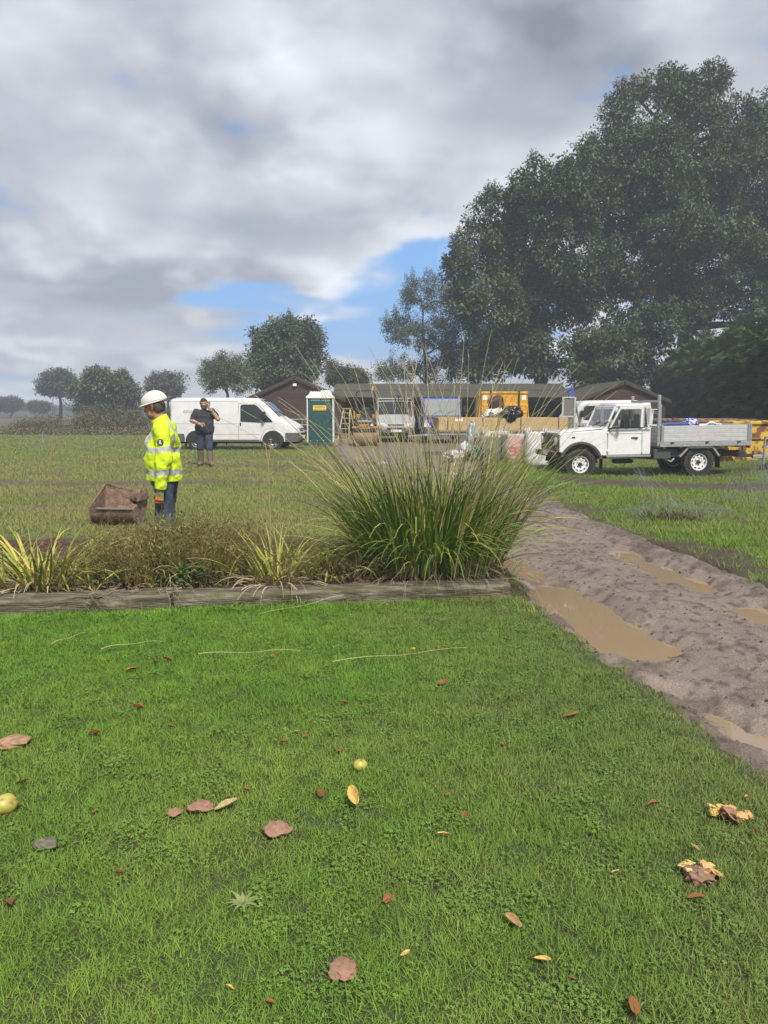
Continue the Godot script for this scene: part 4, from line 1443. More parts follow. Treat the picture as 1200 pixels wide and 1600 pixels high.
	for s: float in [-1.0, 1.0]:
		var side := Node3D.new()
		side.name = "side_board"
		t.add_child(side, true)
		for k in 4: boxes("plank", M.alu, side, [[-0.10, 1.008 + k * 0.107, s * 0.955, 2.28, 0.103, 0.026]], 0.007)
		for x in [0.80, -0.15, -1.02]: boxes("latch", M.dark_metal, side, [[x, 0.945, s * 0.985, 0.09, 0.028, 0.035], [x + 0.02, 0.925, s * 0.99, 0.03, 0.05, 0.02]], 0.006)
		each("corner_post", M.galv, t, [[1.075, 1.17, s * 0.95, 0.055, 0.48, 0.05], [-1.285, 1.17, s * 0.95, 0.05, 0.48, 0.05], [-1.35, 1.16, s * 0.93, 0.05, 0.52, 0.06]], 0.008)
		each("rack_post", M.galv, t, [[1.155, 1.52, s * 0.90, 0.075, 1.34, 0.075], [1.11, 1.42, s * 0.90, 0.04, 1.05, 0.05]], 0.012)
		boxes("tail_lamp", M.red_lamp, t, [[-1.40, 0.80, s * 0.75, 0.05, 0.09, 0.2]], 0.01)
	for k in 4: boxes("tail_plank", M.alu, t, [[-1.345, 1.008 + k * 0.107, 0, 0.026, 0.103, 1.80]], 0.007)
	boxes("rack_bar", M.galv, t, [[1.155, 2.03, 0, 0.06, 0.06, 1.74]], 0.01)
	for k in 4: boxes("head_plank", M.alu, t, [[1.12, 1.008 + k * 0.107, 0, 0.026, 0.103, 1.72]], 0.007)
	# tow gear
	var hitch := MB.new()
	hitch.box(Vector3(-1.5, 0.56, 0), Vector3(0.24, 0.16, 0.5), 0.01)
	hitch.rod(Vector3(-1.60, 0.50, 0), Vector3(-1.76, 0.50, 0), 0.03)
	hitch.xf = Transform3D(Basis(Vector3.RIGHT, -PI / 2), Vector3(-1.76, 0.50, 0))
	hitch.lathe([Vector2(0.02, -0.02), Vector2(0.025, 0.03), Vector2(0.04, 0.05), Vector2(0.025, 0.085), Vector2(0.001, 0.09)], 12)
	obj("tow_hitch", hitch, M.dark_metal, t)
	bed_load(t.transform)
	trailer(t.transform)

# a crumpled sack or sheet: noisy ellipsoid
func lump(mb: MB, o: Vector3, s: Vector3, rough := 0.3, freq := 2.5, floor_y := -1e9, fine := 1) -> void:
	var rows := []
	for i in 12 * fine + 1:
		var a := PI * i / (12.0 * fine)
		var row := []
		for j in 20 * fine:
			var b := TAU * j / (20.0 * fine)
			var d := Vector3(sin(a) * cos(b), cos(a), sin(a) * sin(b))
			var k := 1.0 + rough * n2.get_noise_3dv(d * freq * 0.4 + o * 7.0)
			if fine > 1: k -= 0.22 * absf(n1.get_noise_3dv(d * 2.2 + o * 3.0)) - 0.05
			var p := o + d * s * k
			p.y = maxf(p.y, floor_y)
			row.append(p)
		rows.append(row)
	mb.sheet(rows, true)

func bed_load(xf: Transform3D) -> void:
	var b := MB.new()
	lump(b, Vector3(0.12, 1.43, -0.55), Vector3(0.17, 0.13, 0.17), 0.5, 5.0, -1e9, 2)
	var m := world_tex(mat(1, 1, 1, 0.4), dyed(0.012, [0.0, 0.48, 0.52, 1.0], [[0.05, 0.06, 0.6], [0.07, 0.09, 0.65], [0.7, 0.72, 0.8], [0.75, 0.76, 0.8]], 2, 71, 256), 2.2)
	var o := obj("plastic_bag", b, m)
	o.transform = xf
	tag(o, "crumpled blue and white plastic bag in the pickup bed", "bag")
	b = MB.new()
	b.tube([Vector3(1.0, 1.395, -0.62), Vector3(0.7, 1.41, -0.6), Vector3(0.25, 1.40, -0.62), Vector3(-0.1, 1.37, -0.6)], [0.07, 0.075, 0.07, 0.06], 10)
	o = obj("rolled_tarpaulin", b, mat(0.02, 0.04, 0.16, 0.6))
	o.transform = xf
	tag(o, "dark blue rolled tarpaulin along the front of the pickup bed", "tarpaulin")
	b = MB.new()
	var rows := []
	for i in 10:
		var row := []
		for j in 12:
			var x := -0.05 - 0.62 * j / 11.0
			var z := -0.75 + 0.5 * i / 9.0
			var pk := maxf(0.0, 1.0 - absf(x + 0.42) / 0.2) * maxf(0.0, 1.0 - absf(z + 0.6) / 0.2)
			row.append(Vector3(x, 1.34 + 0.14 * pk + 0.07 * n2.get_noise_2d(x * 3.0, z * 3.0) + 0.04, z))
		rows.append(row)
	b.sheet(rows)
	var n := b.v.size()
	o = obj("white_sheet", b, mat(0.7, 0.73, 0.78, 0.5))
	o.transform = xf
	tag(o, "peaked piece of white plastic sheeting heaped in the pickup bed", "sheeting")
	b = MB.new()
	b.col = Color(0.17, 0.11, 0.075)
	b.box(Vector3(-0.20, 1.40, 0.2), Vector3(1.0, 0.07, 0.10), 0.006, Basis(Vector3(0, 0, 1), 0.30))
	o = obj("timber_plank", b, M.timber)
	o.transform = xf
	tag(o, "dark brown plank poking up out of the pickup bed", "plank")

func trailer(xf: Transform3D) -> void:
	var t := thing("plant_trailer", "galvanised trailer drawbar and deck hitched behind the white pickup", "trailer", xf.origin, xf.basis.get_euler().y)
	var f := MB.new()
	for s: float in [-1.0, 1.0]:
		f.tube([Vector3(-1.98, 0.49, s * 0.06), Vector3(-3.0, 0.49, s * 0.62)], [0.05], 4)
		f.box(Vector3(-4.4, 0.49, s * 0.66), Vector3(2.8, 0.10, 0.06), 0.008)
	for x in [-3.0, -3.9, -4.9, -5.75]: f.box(Vector3(x, 0.49, 0), Vector3(0.06, 0.09, 1.3), 0.008)
	f.box(Vector3(-2.3, 0.50, -0.28), Vector3(1.0, 0.09, 0.06), 0.008)
	obj("frame", f, M.galv, t)
	boxes("coupling", M.dark_metal, t, [[-1.82, 0.53, 0, 0.26, 0.09, 0.12], [-1.96, 0.58, 0, 0.05, 0.14, 0.04]], 0.015)
	var j := MB.new()
	j.rod(Vector3(-2.1, 0.28, -0.32), Vector3(-2.1, 1.06, -0.32), 0.03, 10)
	j.rod(Vector3(-2.1, 1.05, -0.32), Vector3(-2.1, 1.05, -0.46), 0.012, 6)
	var jw := obj("jockey_post", j, M.galv, t)
	j = MB.new()
	j.xf = Transform3D(Basis.IDENTITY, Vector3(-2.1, 0.20, -0.32))
	j.lathe([Vector2(0.001, -0.04), Vector2(0.1, -0.04), Vector2(0.11, 0.0), Vector2(0.1, 0.04), Vector2(0.001, 0.04)], 16)
	obj("jockey_wheel", j, M.black, jw)
	boxes("deck", M.galv, t, [[-4.4, 0.72, 0, 2.7, 0.05, 1.5], [-3.06, 0.78, 0, 0.05, 0.16, 1.5]], 0.006)
	for s: float in [-1.0, 1.0]:
		each("deck_leg", M.galv, t, [[-2.75, 0.62, s * 0.45, 0.05, 0.22, 0.05], [-3.1, 0.60, s * 0.6, 0.05, 0.2, 0.05]], 0.005)
		boxes("deck_rail", M.galv, t, [[-2.85, 0.74, s * 0.40, 0.8, 0.05, 0.06]], 0.006)
		boxes("mudguard", M.plastic, t, [[-4.4, 0.80, s * 0.87, 1.5, 0.03, 0.24]], 0.01)
		for x in [-4.05, -4.75]: wheel(t, Vector3(x, 0.32, s * 0.86), 0.32, 0.17, 0.18, false, M.rim, s < 0)

# ---------------------------------------------------------------- panel vans (forward +X, right +Z, rear axle at 0)
const VAN := [[-0.99, 0.50, 1.70, 0.86, 0.80], [-0.98, 0.38, 1.90, 0.95, 0.86], [-0.90, 0.34, 1.965, 0.975, 0.89], [-0.4, 0.34, 1.98, 0.98, 0.89], [0.6, 0.34, 1.985, 0.98, 0.89], [1.6, 0.34, 1.99, 0.98, 0.89], [2.15, 0.34, 1.98, 0.98, 0.885], [2.42, 0.34, 1.935, 0.98, 0.87], [2.6, 0.34, 1.82, 0.98, 0.85], [2.8, 0.34, 1.63, 0.98, 0.86], [3.0, 0.34, 1.43, 0.975, 0.88], [3.18, 0.34, 1.25, 0.97, 0.90], [3.3, 0.34, 1.18, 0.965, 0.89], [3.5, 0.34, 1.09, 0.95, 0.87], [3.66, 0.34, 1.0, 0.92, 0.84], [3.78, 0.35, 0.90, 0.87, 0.79], [3.85, 0.38, 0.80, 0.80, 0.72], [3.88, 0.44, 0.70, 0.70, 0.62]]

func van_at(x: float) -> Array:
	for i in VAN.size() - 1:
		if x >= VAN[i][0] and x <= VAN[i + 1][0]:
			var k: float = (x - VAN[i][0]) / (VAN[i + 1][0] - VAN[i][0])
			var r := []
			for j in 5: r.append(lerpf(VAN[i][j], VAN[i + 1][j], k))
			return r
	return VAN[0] if x < 0 else VAN[-1]

func van_side(x: float, y: float) -> float:
	var s := van_at(x)
	var waist: float = minf(1.12, s[2] - 0.12)
	var z: float = lerpf(s[3], s[4], clampf((y - waist) / maxf(0.05, s[2] - 0.1 - waist), 0, 1))
	return z

func van_ring(s: Array) -> Array:
	var pts := []
	var half := []
	var waist: float = minf(1.12, s[2] - 0.12)
	half.append(Vector2(0, s[1]))
	half.append(Vector2(s[3] * 0.6, s[1]))
	half.append(Vector2(s[3] - 0.06, s[1]))
	half.append(Vector2(s[3] - 0.015, s[1] + 0.03))
	half.append(Vector2(s[3], s[1] + 0.09))
	for k in 4: half.append(Vector2(s[3], lerpf(s[1] + 0.15, waist, k / 3.0)))
	for k in 3: half.append(Vector2(lerpf(s[3], s[4], (k + 1) / 3.0), lerpf(waist, s[2] - 0.1, (k + 1) / 3.0)))
	for k in 5:
		var a := PI / 2 * (k + 1) / 5.0
		half.append(Vector2(s[4] - 0.10 + 0.10 * cos(a), s[2] - 0.10 + 0.09 * sin(a)))
	half.append(Vector2(s[4] * 0.5, s[2] + 0.005))
	for p in half: pts.append(Vector3(s[0], p.y, p.x))
	pts.append(Vector3(s[0], s[2] + 0.01, 0))
	var back := half.duplicate()
	back.reverse()
	back.resize(back.size() - 1)
	for p in back: pts.append(Vector3(s[0], p.y, -p.x))
	return pts

# a flat patch laid on the van's side, following its shape
func on_side(mb: MB, poly: PackedVector2Array, s: float, lift: float) -> void:
	var tr := Geometry2D.triangulate_polygon(poly)
	for i in range(0, tr.size(), 3):
		var p := []
		for k in 3:
			var q := poly[tr[i + k]]
			p.append(Vector3(q.x, q.y, s * (van_side(q.x, q.y) + lift)))
		var nn: Vector3 = (p[1] - p[0]).cross(p[2] - p[0])
		if nn.z * s > 0: mb.tri(p[0], p[1], p[2])
		else: mb.tri(p[0], p[2], p[1])

func seam(mb: MB, pts: PackedVector2Array, s: float, r := 0.006) -> void:
	var p := []
	for q in pts: p.append(Vector3(q.x, q.y, s * (van_side(q.x, q.y) - 0.001)))
	mb.tube(p, [r], 5)

func panel_van(called: String, label: String, at: Vector3, turn: float, paint: Material, rim: Material, rack: bool) -> Node3D:
	var t := thing(called, label, "van", at, turn, "")
	var rows := []
	for s in VAN: rows.append(van_ring(s))
	var body := MB.new()
	var turned := rows.duplicate()
	turned.reverse()
	body.sheet(turned, true)
	# close both ends
	for e in [0, rows.size() - 1]:
		var c := Vector3(rows[e][0].x, 0.95 if e == 0 else 0.56, 0)
		for k in rows[e].size():
			var k2: int = (k + 1) % rows[e].size()
			if e == 0: body.tri(c, rows[e][k], rows[e][k2])
			else: body.tri(c, rows[e][k2], rows[e][k])
	obj("body", body, paint, t)
	var gl: Material = mat(0.022, 0.027, 0.03, 0.05)
	# windscreen, with its black surround
	var wrows := []
	for i in 9:
		var x := lerpf(2.44, 3.14, i / 8.0)
		var st := van_at(x)
		var row := []
		for j in 13:
			var u := j / 6.0 - 1.0
			row.append(Vector3(x, st[2] + 0.016 - 0.03 * pow(absf(u), 8.0), u * (st[4] - 0.055)))
		wrows.append(row)
	var ws := MB.new()
	ws.sheet(wrows)
	var scr := obj("windscreen", ws, gl, t)
	for k in 2:
		var wi := MB.new()
		var z0 := 0.1 + k * -0.6
		wi.tube([Vector3(3.13, 1.325, z0), Vector3(3.02, 1.44, z0 + 0.25), Vector3(2.98, 1.48, z0 + 0.55)], [0.01], 5)
		obj("wiper", wi, M.black, scr)
	for s: float in [-1.0, 1.0]:
		var b := MB.new()
		on_side(b, pv([1.70, 1.10, 1.70, 1.68, 1.76, 1.74, 2.25, 1.74, 2.36, 1.66, 2.62, 1.40, 2.90, 1.14, 2.92, 1.07, 2.4, 1.06]), s, 0.008)
		var win := obj("door_window", b, gl, t)
		b = MB.new()
		on_side(b, pv([2.38, 1.10, 2.38, 1.62, 2.41, 1.60, 2.41, 1.10]), s, 0.012)
		obj("window_bar", b, M.black, win)
		b = MB.new()
		seam(b, pv([1.62, 0.40, 1.62, 1.0, 1.62, 1.5, 1.64, 1.78]), s)
		seam(b, pv([1.64, 1.78, 2.28, 1.79, 2.45, 1.66, 2.9, 1.2, 2.98, 1.02, 2.93, 0.86, 2.60, 0.80, 2.52, 0.6, 2.45, 0.42]), s)
		seam(b, pv([0.52, 0.42, 0.52, 1.0, 0.52, 1.5, 0.53, 1.84]), s)
		seam(b, pv([-0.85, 1.84, 0.0, 1.85, 1.0, 1.85, 1.62, 1.84]), s, 0.005)
		seam(b, pv([-0.9, 1.02, 0.0, 1.02, 1.0, 1.02, 1.6, 1.02]), s, 0.006)
		seam(b, pv([0.5, 0.62, 1.0, 0.62, 1.6, 0.62, 2.4, 0.62]), s, 0.006)
		obj("door_seam", b, M.bumper, t)
		b = MB.new()
		on_side(b, pv([-0.97, 0.36, -0.97, 0.64, -0.46, 0.64, -0.42, 0.36]), s, 0.012)
		var nose := []
		for y: float in [0.35, 0.42, 0.5, 0.58, 0.68]:
			var row := []
			for x: float in [3.38, 3.5, 3.6, 3.68, 3.75, 3.80, 3.84, 3.87, 3.88]: row.append(Vector3(x + 0.012, y, s * (van_side(x, y) + 0.016)))
			nose.append(row)
		if s < 0: nose.reverse()
		b.sheet(nose)
		on_side(b, pv([0.45, 0.36, 0.45, 0.42, 1.2, 0.42, 2.4, 0.42, 2.4, 0.36, 1.2, 0.36]), s, 0.01)
		obj("cladding", b, M.bumper, t)
		b = MB.new()
		for x in [0.0, 2.93]:
			on_side(b, arc(x, 0.345, 0.425, 0, 180, 14), s, 0.006)
		obj("wheel_arch", b, M.black, t)
		b = MB.new()
		for x in [0.0, 2.93]:
			var p := []
			for k in 15:
				var a := PI * k / 14.0
				p.append(Vector3(x + 0.435 * cos(a), 0.345 + 0.435 * sin(a), s * (van_side(x + 0.435 * cos(a), 0.6) - 0.004)))
			b.tube(p, [0.022], 6)
		obj("arch_lip", b, paint, t)
		boxes("handle", M.black, t, [[1.70, 1.0, s * 0.985, 0.05, 0.13, 0.03]], 0.01)
		boxes("lock", M.black, t, [[1.72, 0.78, s * 0.982, 0.03, 0.03, 0.012]], 0.004)
		var mr := MB.new()
		mr.tube([Vector3(2.68, 1.16, s * 0.94), Vector3(2.66, 1.24, s * 1.08)], [0.03], 6)
		mr.box(Vector3(2.63, 1.33, s * 1.14), Vector3(0.12, 0.30, 0.19), 0.045)
		obj("mirror", mr, M.black, t)
		var hl := MB.new()
		var hp := pv([3.42, 0.80, 3.36, 1.04, 3.46, 1.06, 3.62, 0.97, 3.74, 0.86, 3.80, 0.72, 3.66, 0.72])
		on_side(hl, hp, s, 0.012)
		hl.xf = Transform3D(Basis(Vector3(0, 0, 1), -0.75), Vector3(3.72, 0.87, s * 0.60))
		hl.box(Vector3.ZERO, Vector3(0.24, 0.10, 0.36), 0.04)
		obj("headlight", hl, M.lamp, t)
		for x in [0.0, 2.93]: wheel(t, Vector3(x, 0.335, s * 0.875), 0.335, 0.205, 0.2, false, rim, s < 0, 6)
		each("mudflap", M.black, t, [[2.48, 0.28, s * 0.85, 0.015, 0.22, 0.2], [-0.45, 0.28, s * 0.85, 0.015, 0.22, 0.2]], 0.002)
	var g := MB.new()
	g.box(Vector3(3.80, 0.78, 0), Vector3(0.14, 0.13, 0.84), 0.03)
	g.box(Vector3(3.89, 0.60, 0), Vector3(0.06, 0.13, 0.9), 0.02)
	var gr := obj("grille", g, M.black, t)
	boxes("grille_bar", M.galv, gr, [[3.885, 0.79, 0, 0.02, 0.03, 0.8], [3.878, 0.84, 0, 0.02, 0.02, 0.8]], 0.004)
	g = MB.new()
	g.box(Vector3(3.84, 0.48, 0), Vector3(0.20, 0.22, 1.56), 0.06)
	g.box(Vector3(-0.98, 0.45, 0), Vector3(0.12, 0.2, 1.7), 0.04)
	obj("bumper", g, M.bumper, t)
	boxes("number_plate", M.trim_white, t, [[3.945, 0.52, 0, 0.012, 0.11, 0.52]], 0.003)
	boxes("underbody", M.chassis, t, [[1.5, 0.33, 0, 4.6, 0.12, 1.3], [0.0, 0.34, 0, 0.12, 0.12, 1.5], [1.05, 0.26, 0.55, 0.05, 0.14, 0.05]], 0.02)
	boxes("roof_rib", paint, t, [[0.2, 1.993, 0.4, 2.2, 0.018, 0.07], [0.2, 1.993, -0.4, 2.2, 0.018, 0.07], [0.2, 1.998, 0.0, 2.2, 0.018, 0.07]], 0.006)
	if rack:
		var rk := MB.new()
		for x in [-0.4, 0.6, 1.7]:
			rk.rod(Vector3(x, 2.10, -0.85), Vector3(x, 2.10, 0.85), 0.025)
			for s in [-0.8, 0.8]: rk.rod(Vector3(x, 1.96, s), Vector3(x, 2.1, s), 0.02)
		for z in [-0.82, 0.82]: rk.rod(Vector3(-0.6, 2.12, z), Vector3(1.9, 2.12, z), 0.022)
		obj("roof_rack", rk, M.galv, t)
	return t

func build_vans() -> void:
	var v := panel_van("panel_van", "white panel van with faded lettering parked on the grass behind the man on the phone", Vector3(-7.05, gh(-6.5, -30) - 0.01, -30.2), deg_to_rad(-3.0), M.van_paint, M.steel_rim, false)
	# worn signwriting on its side
	var face := Transform3D(Basis.IDENTITY, Vector3(-0.18, 1.48, van_side(0, 1.5) + 0.012))
	face.basis = Basis(Vector3.RIGHT, -0.11)
	var faded := mat(0.27, 0.29, 0.33, 0.5)
	text("lettering", "Advance", 0.13, 0.004, faded, v, face, 0.95, false)
	text("lettering", "07 84", 0.12, 0.004, faded, v, face.translated(Vector3(0.2, -0.21, 0.02)), 0.9, false)
	text("lettering", "0178", 0.12, 0.004, faded, v, face.translated(Vector3(0.2, -0.40, 0.04)), 0.9, false)
	var lg := MB.new()
	lg.prism(pv([0.34, 1.66, 0.46, 1.66, 0.45, 1.74, 0.41, 1.72]), van_side(0, 1.7) + 0.004, van_side(0, 1.7) + 0.012)
	lg.prism(pv([0.43, 1.76, 0.52, 1.87, 0.56, 1.86, 0.55, 1.70, 0.52, 1.70, 0.52, 1.80, 0.47, 1.74]), van_side(0, 1.8) + 0.004, van_side(0, 1.8) + 0.014)
	obj("emblem", lg, M.letter_grey, v)
	var w := panel_van("panel_van", "grey fronted van with a roof rack parked nose out behind the road roller", Vector3(0.45, 0.0, -41.2), deg_to_rad(-88.0), M.grey_paint, M.steel_rim, true)
	w.set_meta("label", "grey van with a roof rack parked nose out behind the road roller")

# ---------------------------------------------------------------- things in the yard
func build_yard() -> void:
	toilet()
	roller()
	blue_lorry()
	board_trailer()
	yellow_tipper()
	behind_pickup()
	skips()
	sacks()
	small_yard()

func toilet() -> void:
	var t := thing("portable_toilet", "green portable toilet cubicle with white roof and a yellow sign", "toilet", Vector3(-2.74, gh(-2.7, -33.6), -33.6), deg_to_rad(2.0))
	var green := world_tex(mat(0.018, 0.10, 0.095, 0.5), tx.soft, 0.8, null, 1.0, true)
	var white := mat(0.70, 0.73, 0.73, 0.45)
	boxes("base", M.plastic, t, [[0, 0.07, 0, 1.14, 0.14, 1.14]], 0.02)
	each("side_wall", green, t, [[-0.52, 1.06, 0, 0.03, 1.86, 1.02], [0.52, 1.06, 0, 0.03, 1.86, 1.02], [0, 1.06, -0.52, 1.04, 1.86, 0.03]], 0.01)
	for s: float in [-1.0, 1.0]: each("corner_post", white, t, [[s * 0.545, 1.06, 0.545, 0.05, 1.88, 0.05], [s * 0.545, 1.06, -0.545, 0.05, 1.88, 0.05]], 0.012)
	boxes("side_post", mat(0.05, 0.14, 0.3, 0.5), t, [[0.565, 1.0, 0.44, 0.02, 1.7, 0.10]], 0.004)
	var d := MB.new()
	# door with an arched sunk field and three upright ribs
	var outer := pv([-0.5, 0.15, 0.5, 0.15, 0.5, 1.97, -0.5, 1.97])
	var field := pv([-0.40, 0.62, 0.40, 0.62, 0.40, 1.22, 0.30, 1.31, -0.30, 1.31, -0.40, 1.22])
	d.prism(outer, 0.50, 0.535, 0.01)
	for k in field.size():
		var a := field[k]
		var b := field[(k + 1) % field.size()]
		d.tube([Vector3(a.x, a.y, 0.536), Vector3(b.x, b.y, 0.536)], [0.014], 6)
	for x in [-0.27, -0.09, 0.09, 0.27]: d.box(Vector3(x, 0.95, 0.545), Vector3(0.07, 0.56, 0.025), 0.012)
	for s: float in [-1.0, 1.0]:
		d.box(Vector3(s * 0.2, 0.45, 0.54), Vector3(0.36, 0.03, 0.02), 0.008, Basis(Vector3(0, 0, 1), s * 0.35))
		d.box(Vector3(s * 0.22, 0.34, 0.54), Vector3(0.36, 0.03, 0.02), 0.008, Basis(Vector3(0, 0, 1), s * 0.2))
	var door := obj("door", d, green, t)
	each("vent_slot", white, door, [[-0.32, 1.925, 0.538, 0.11, 0.022, 0.01], [-0.19, 1.925, 0.538, 0.11, 0.022, 0.01], [-0.06, 1.925, 0.538, 0.10, 0.022, 0.01], [0.12, 1.925, 0.538, 0.10, 0.022, 0.01], [0.25, 1.925, 0.538, 0.11, 0.022, 0.01], [0.37, 1.925, 0.538, 0.08, 0.022, 0.01]], 0.003)
	each("rivet", white, door, [[-0.42, 0.2, 0.54, 0.03, 0.03, 0.012], [0.42, 0.2, 0.54, 0.03, 0.03, 0.012], [-0.14, 0.2, 0.54, 0.03, 0.03, 0.012], [0.14, 0.2, 0.54, 0.03, 0.03, 0.012]], 0.004)
	boxes("handle", M.black, door, [[0.44, 1.05, 0.555, 0.04, 0.16, 0.03]], 0.01)
	var sg := boxes("sign", mat(0.75, 0.55, 0.10, 0.5), t, [[-0.02, 1.60, 0.545, 0.56, 0.21, 0.012]], 0.003)
	text("lettering", "TOILETS", 0.085, 0.004, mat(0.10, 0.06, 0.01, 0.6), sg, Transform3D(Basis.IDENTITY, Vector3(-0.02, 1.627, 0.554)), 1.0)
	boxes("small_print", mat(0.10, 0.07, 0.02, 0.6), sg, [[-0.18, 1.535, 0.552, 0.16, 0.022, 0.004], [0.01, 1.535, 0.552, 0.11, 0.022, 0.004], [0.17, 1.535, 0.552, 0.11, 0.022, 0.004]], 0.001)
	# moulded roof
	var r := MB.new()
	r.prism(pv([-0.6, 1.99, 0.6, 1.99, 0.6, 2.06, 0.55, 2.12, -0.55, 2.12, -0.6, 2.06]), -0.6, 0.6, 0.02)
	r.prism(pv([-0.52, 2.12, 0.52, 2.12, 0.46, 2.28, -0.42, 2.26]), -0.48, 0.5, 0.03)
	r.prism(pv([0.0, 2.24, 0.44, 2.24, 0.42, 2.34, 0.03, 2.34]), -0.44, 0.46, 0.03)
	for k in 4: r.prism(pv([-0.38 + k * 0.09, 2.2, -0.32 + k * 0.09, 2.2, -0.33 + k * 0.09, 2.30, -0.37 + k * 0.09, 2.30]), -0.42, 0.47, 0.012)
	obj("roof", r, white, t)
	r = MB.new()
	r.rod(Vector3(-0.45, 2.1, -0.3), Vector3(-0.45, 2.34, -0.3), 0.05, 10)
	obj("vent_pipe", r, mat(0.3, 0.31, 0.31, 0.6), t)

func roller() -> void:
	var t := thing("road_roller", "small yellow tandem road roller with a roll hoop, muddy drum towards the yard", "road roller", Vector3(-0.82, track_h(-0.82, -34.2) - 0.01, -34.2), deg_to_rad(-90.0))
	# forward +X, right +Z
	var yel := world_tex(mat(0.50, 0.24, 0.035, 0.55), tx.soft, 1.2)
	var mudsteel := world_tex(mat(0.36, 0.245, 0.15, 0.75), tx.fine, 1.0)
	for x in [0.62, -0.85]:
		var d := MB.new()
		d.xf = Transform3D(Basis.IDENTITY, Vector3(x, 0.40, 0))
		d.lathe([Vector2(0.001, -0.53), Vector2(0.36, -0.53), Vector2(0.40, -0.50), Vector2(0.40, 0.50), Vector2(0.36, 0.53), Vector2(0.001, 0.53)], 36)
		obj("drum", d, mudsteel, t)
	for s: float in [-1.0, 1.0]:
		each("drum_arm", yel, t, [[0.45, 0.58, s * 0.57, 0.5, 0.16, 0.05], [0.62, 0.42, s * 0.57, 0.14, 0.24, 0.05], [-0.7, 0.58, s * 0.57, 0.4, 0.16, 0.05], [-0.85, 0.42, s * 0.57, 0.14, 0.24, 0.05]], 0.015)
	boxes("drum_guard", yel, t, [[0.78, 0.82, 0, 0.34, 0.10, 1.12], [0.96, 0.78, 0, 0.05, 0.16, 0.36]], 0.02)
	boxes("scraper", M.dark_metal, t, [[1.0, 0.72, 0, 0.03, 0.10, 1.02]], 0.004)
	var lamp := MB.new()
	lamp.xf = Transform3D(Basis(Vector3.UP, PI / 2), Vector3(0.95, 0.93, -0.30))
	lamp.lathe([Vector2(0.055, 0.0), Vector2(0.055, 0.05), Vector2(0.001, 0.06)], 14)
	obj("headlamp", lamp, M.lamp, t)
	boxes("hood", M.dark_metal, t, [[0.55, 1.06, 0, 0.75, 0.36, 0.98]], 0.06)
	text("lettering", "CATERPILLAR", 0.075, 0.004, M.trim_white, t, Transform3D(Basis(Vector3.UP, PI / 2), Vector3(0.928, 1.10, 0)), 0.95)
	boxes("console", yel, t, [[0.25, 1.28, 0.30, 0.2, 0.22, 0.16], [0.25, 1.28, -0.36, 0.16, 0.2, 0.14], [0.98, 0.90, 0.05, 0.05, 0.13, 0.42]], 0.02)
	boxes("frame", yel, t, [[-0.2, 0.75, 0, 1.3, 0.3, 0.7], [-0.8, 0.95, 0, 0.6, 0.5, 0.96]], 0.04)
	boxes("platform", M.dark_metal, t, [[-0.15, 0.92, 0, 0.75, 0.05, 1.0]], 0.01)
	boxes("seat", M.seat, t, [[-0.25, 1.16, 0.0, 0.42, 0.12, 0.46], [-0.44, 1.42, 0.0, 0.10, 0.52, 0.44]], 0.05)
	var st := MB.new()
	var ring := []
	for k in 21: ring.append(Vector3(0.12, 1.50, 0.0) + Basis(Vector3(0, 0, 1), 0.9) * Vector3(0, cos(TAU * k / 20.0), sin(TAU * k / 20.0)) * 0.19)
	st.tube(ring, [0.016], 6, false)
	st.tube([Vector3(0.12, 1.50, 0), Vector3(0.28, 1.22, 0)], [0.03], 6)
	obj("steering_wheel", st, M.black, t)
	var hp := MB.new()
	var zz := 0.43
	hp.tube([Vector3(-0.55, 0.95, -zz), Vector3(-0.55, 2.25, -zz), Vector3(-0.55, 2.38, -zz + 0.05), Vector3(-0.55, 2.43, -zz + 0.16), Vector3(-0.55, 2.43, zz - 0.16), Vector3(-0.55, 2.38, zz - 0.05), Vector3(-0.55, 2.25, zz), Vector3(-0.55, 0.95, zz)], [0.035], 8)
	obj("roll_hoop", hp, M.dark_metal, t)
	hp = MB.new()
	hp.xf = Transform3D(Basis(Vector3.RIGHT, -PI / 2), Vector3(-0.55, 2.44, -0.33))
	hp.lathe([Vector2(0.05, 0.0), Vector2(0.05, 0.12), Vector2(0.03, 0.16), Vector2(0.001, 0.17)], 14)
	obj("beacon", hp, M.orange_lamp, t)
	for s: float in [-1.0, 1.0]:
		hp = MB.new()
		hp.tube([Vector3(0.1, 0.95, s * 0.5), Vector3(0.1, 1.45, s * 0.5), Vector3(0.02, 1.52, s * 0.5), Vector3(-0.3, 1.52, s * 0.5), Vector3(-0.34, 1.45, s * 0.5), Vector3(-0.34, 0.95, s * 0.5)], [0.018], 6)
		obj("hand_rail", hp, mat(0.6, 0.42, 0.05, 0.5), t)

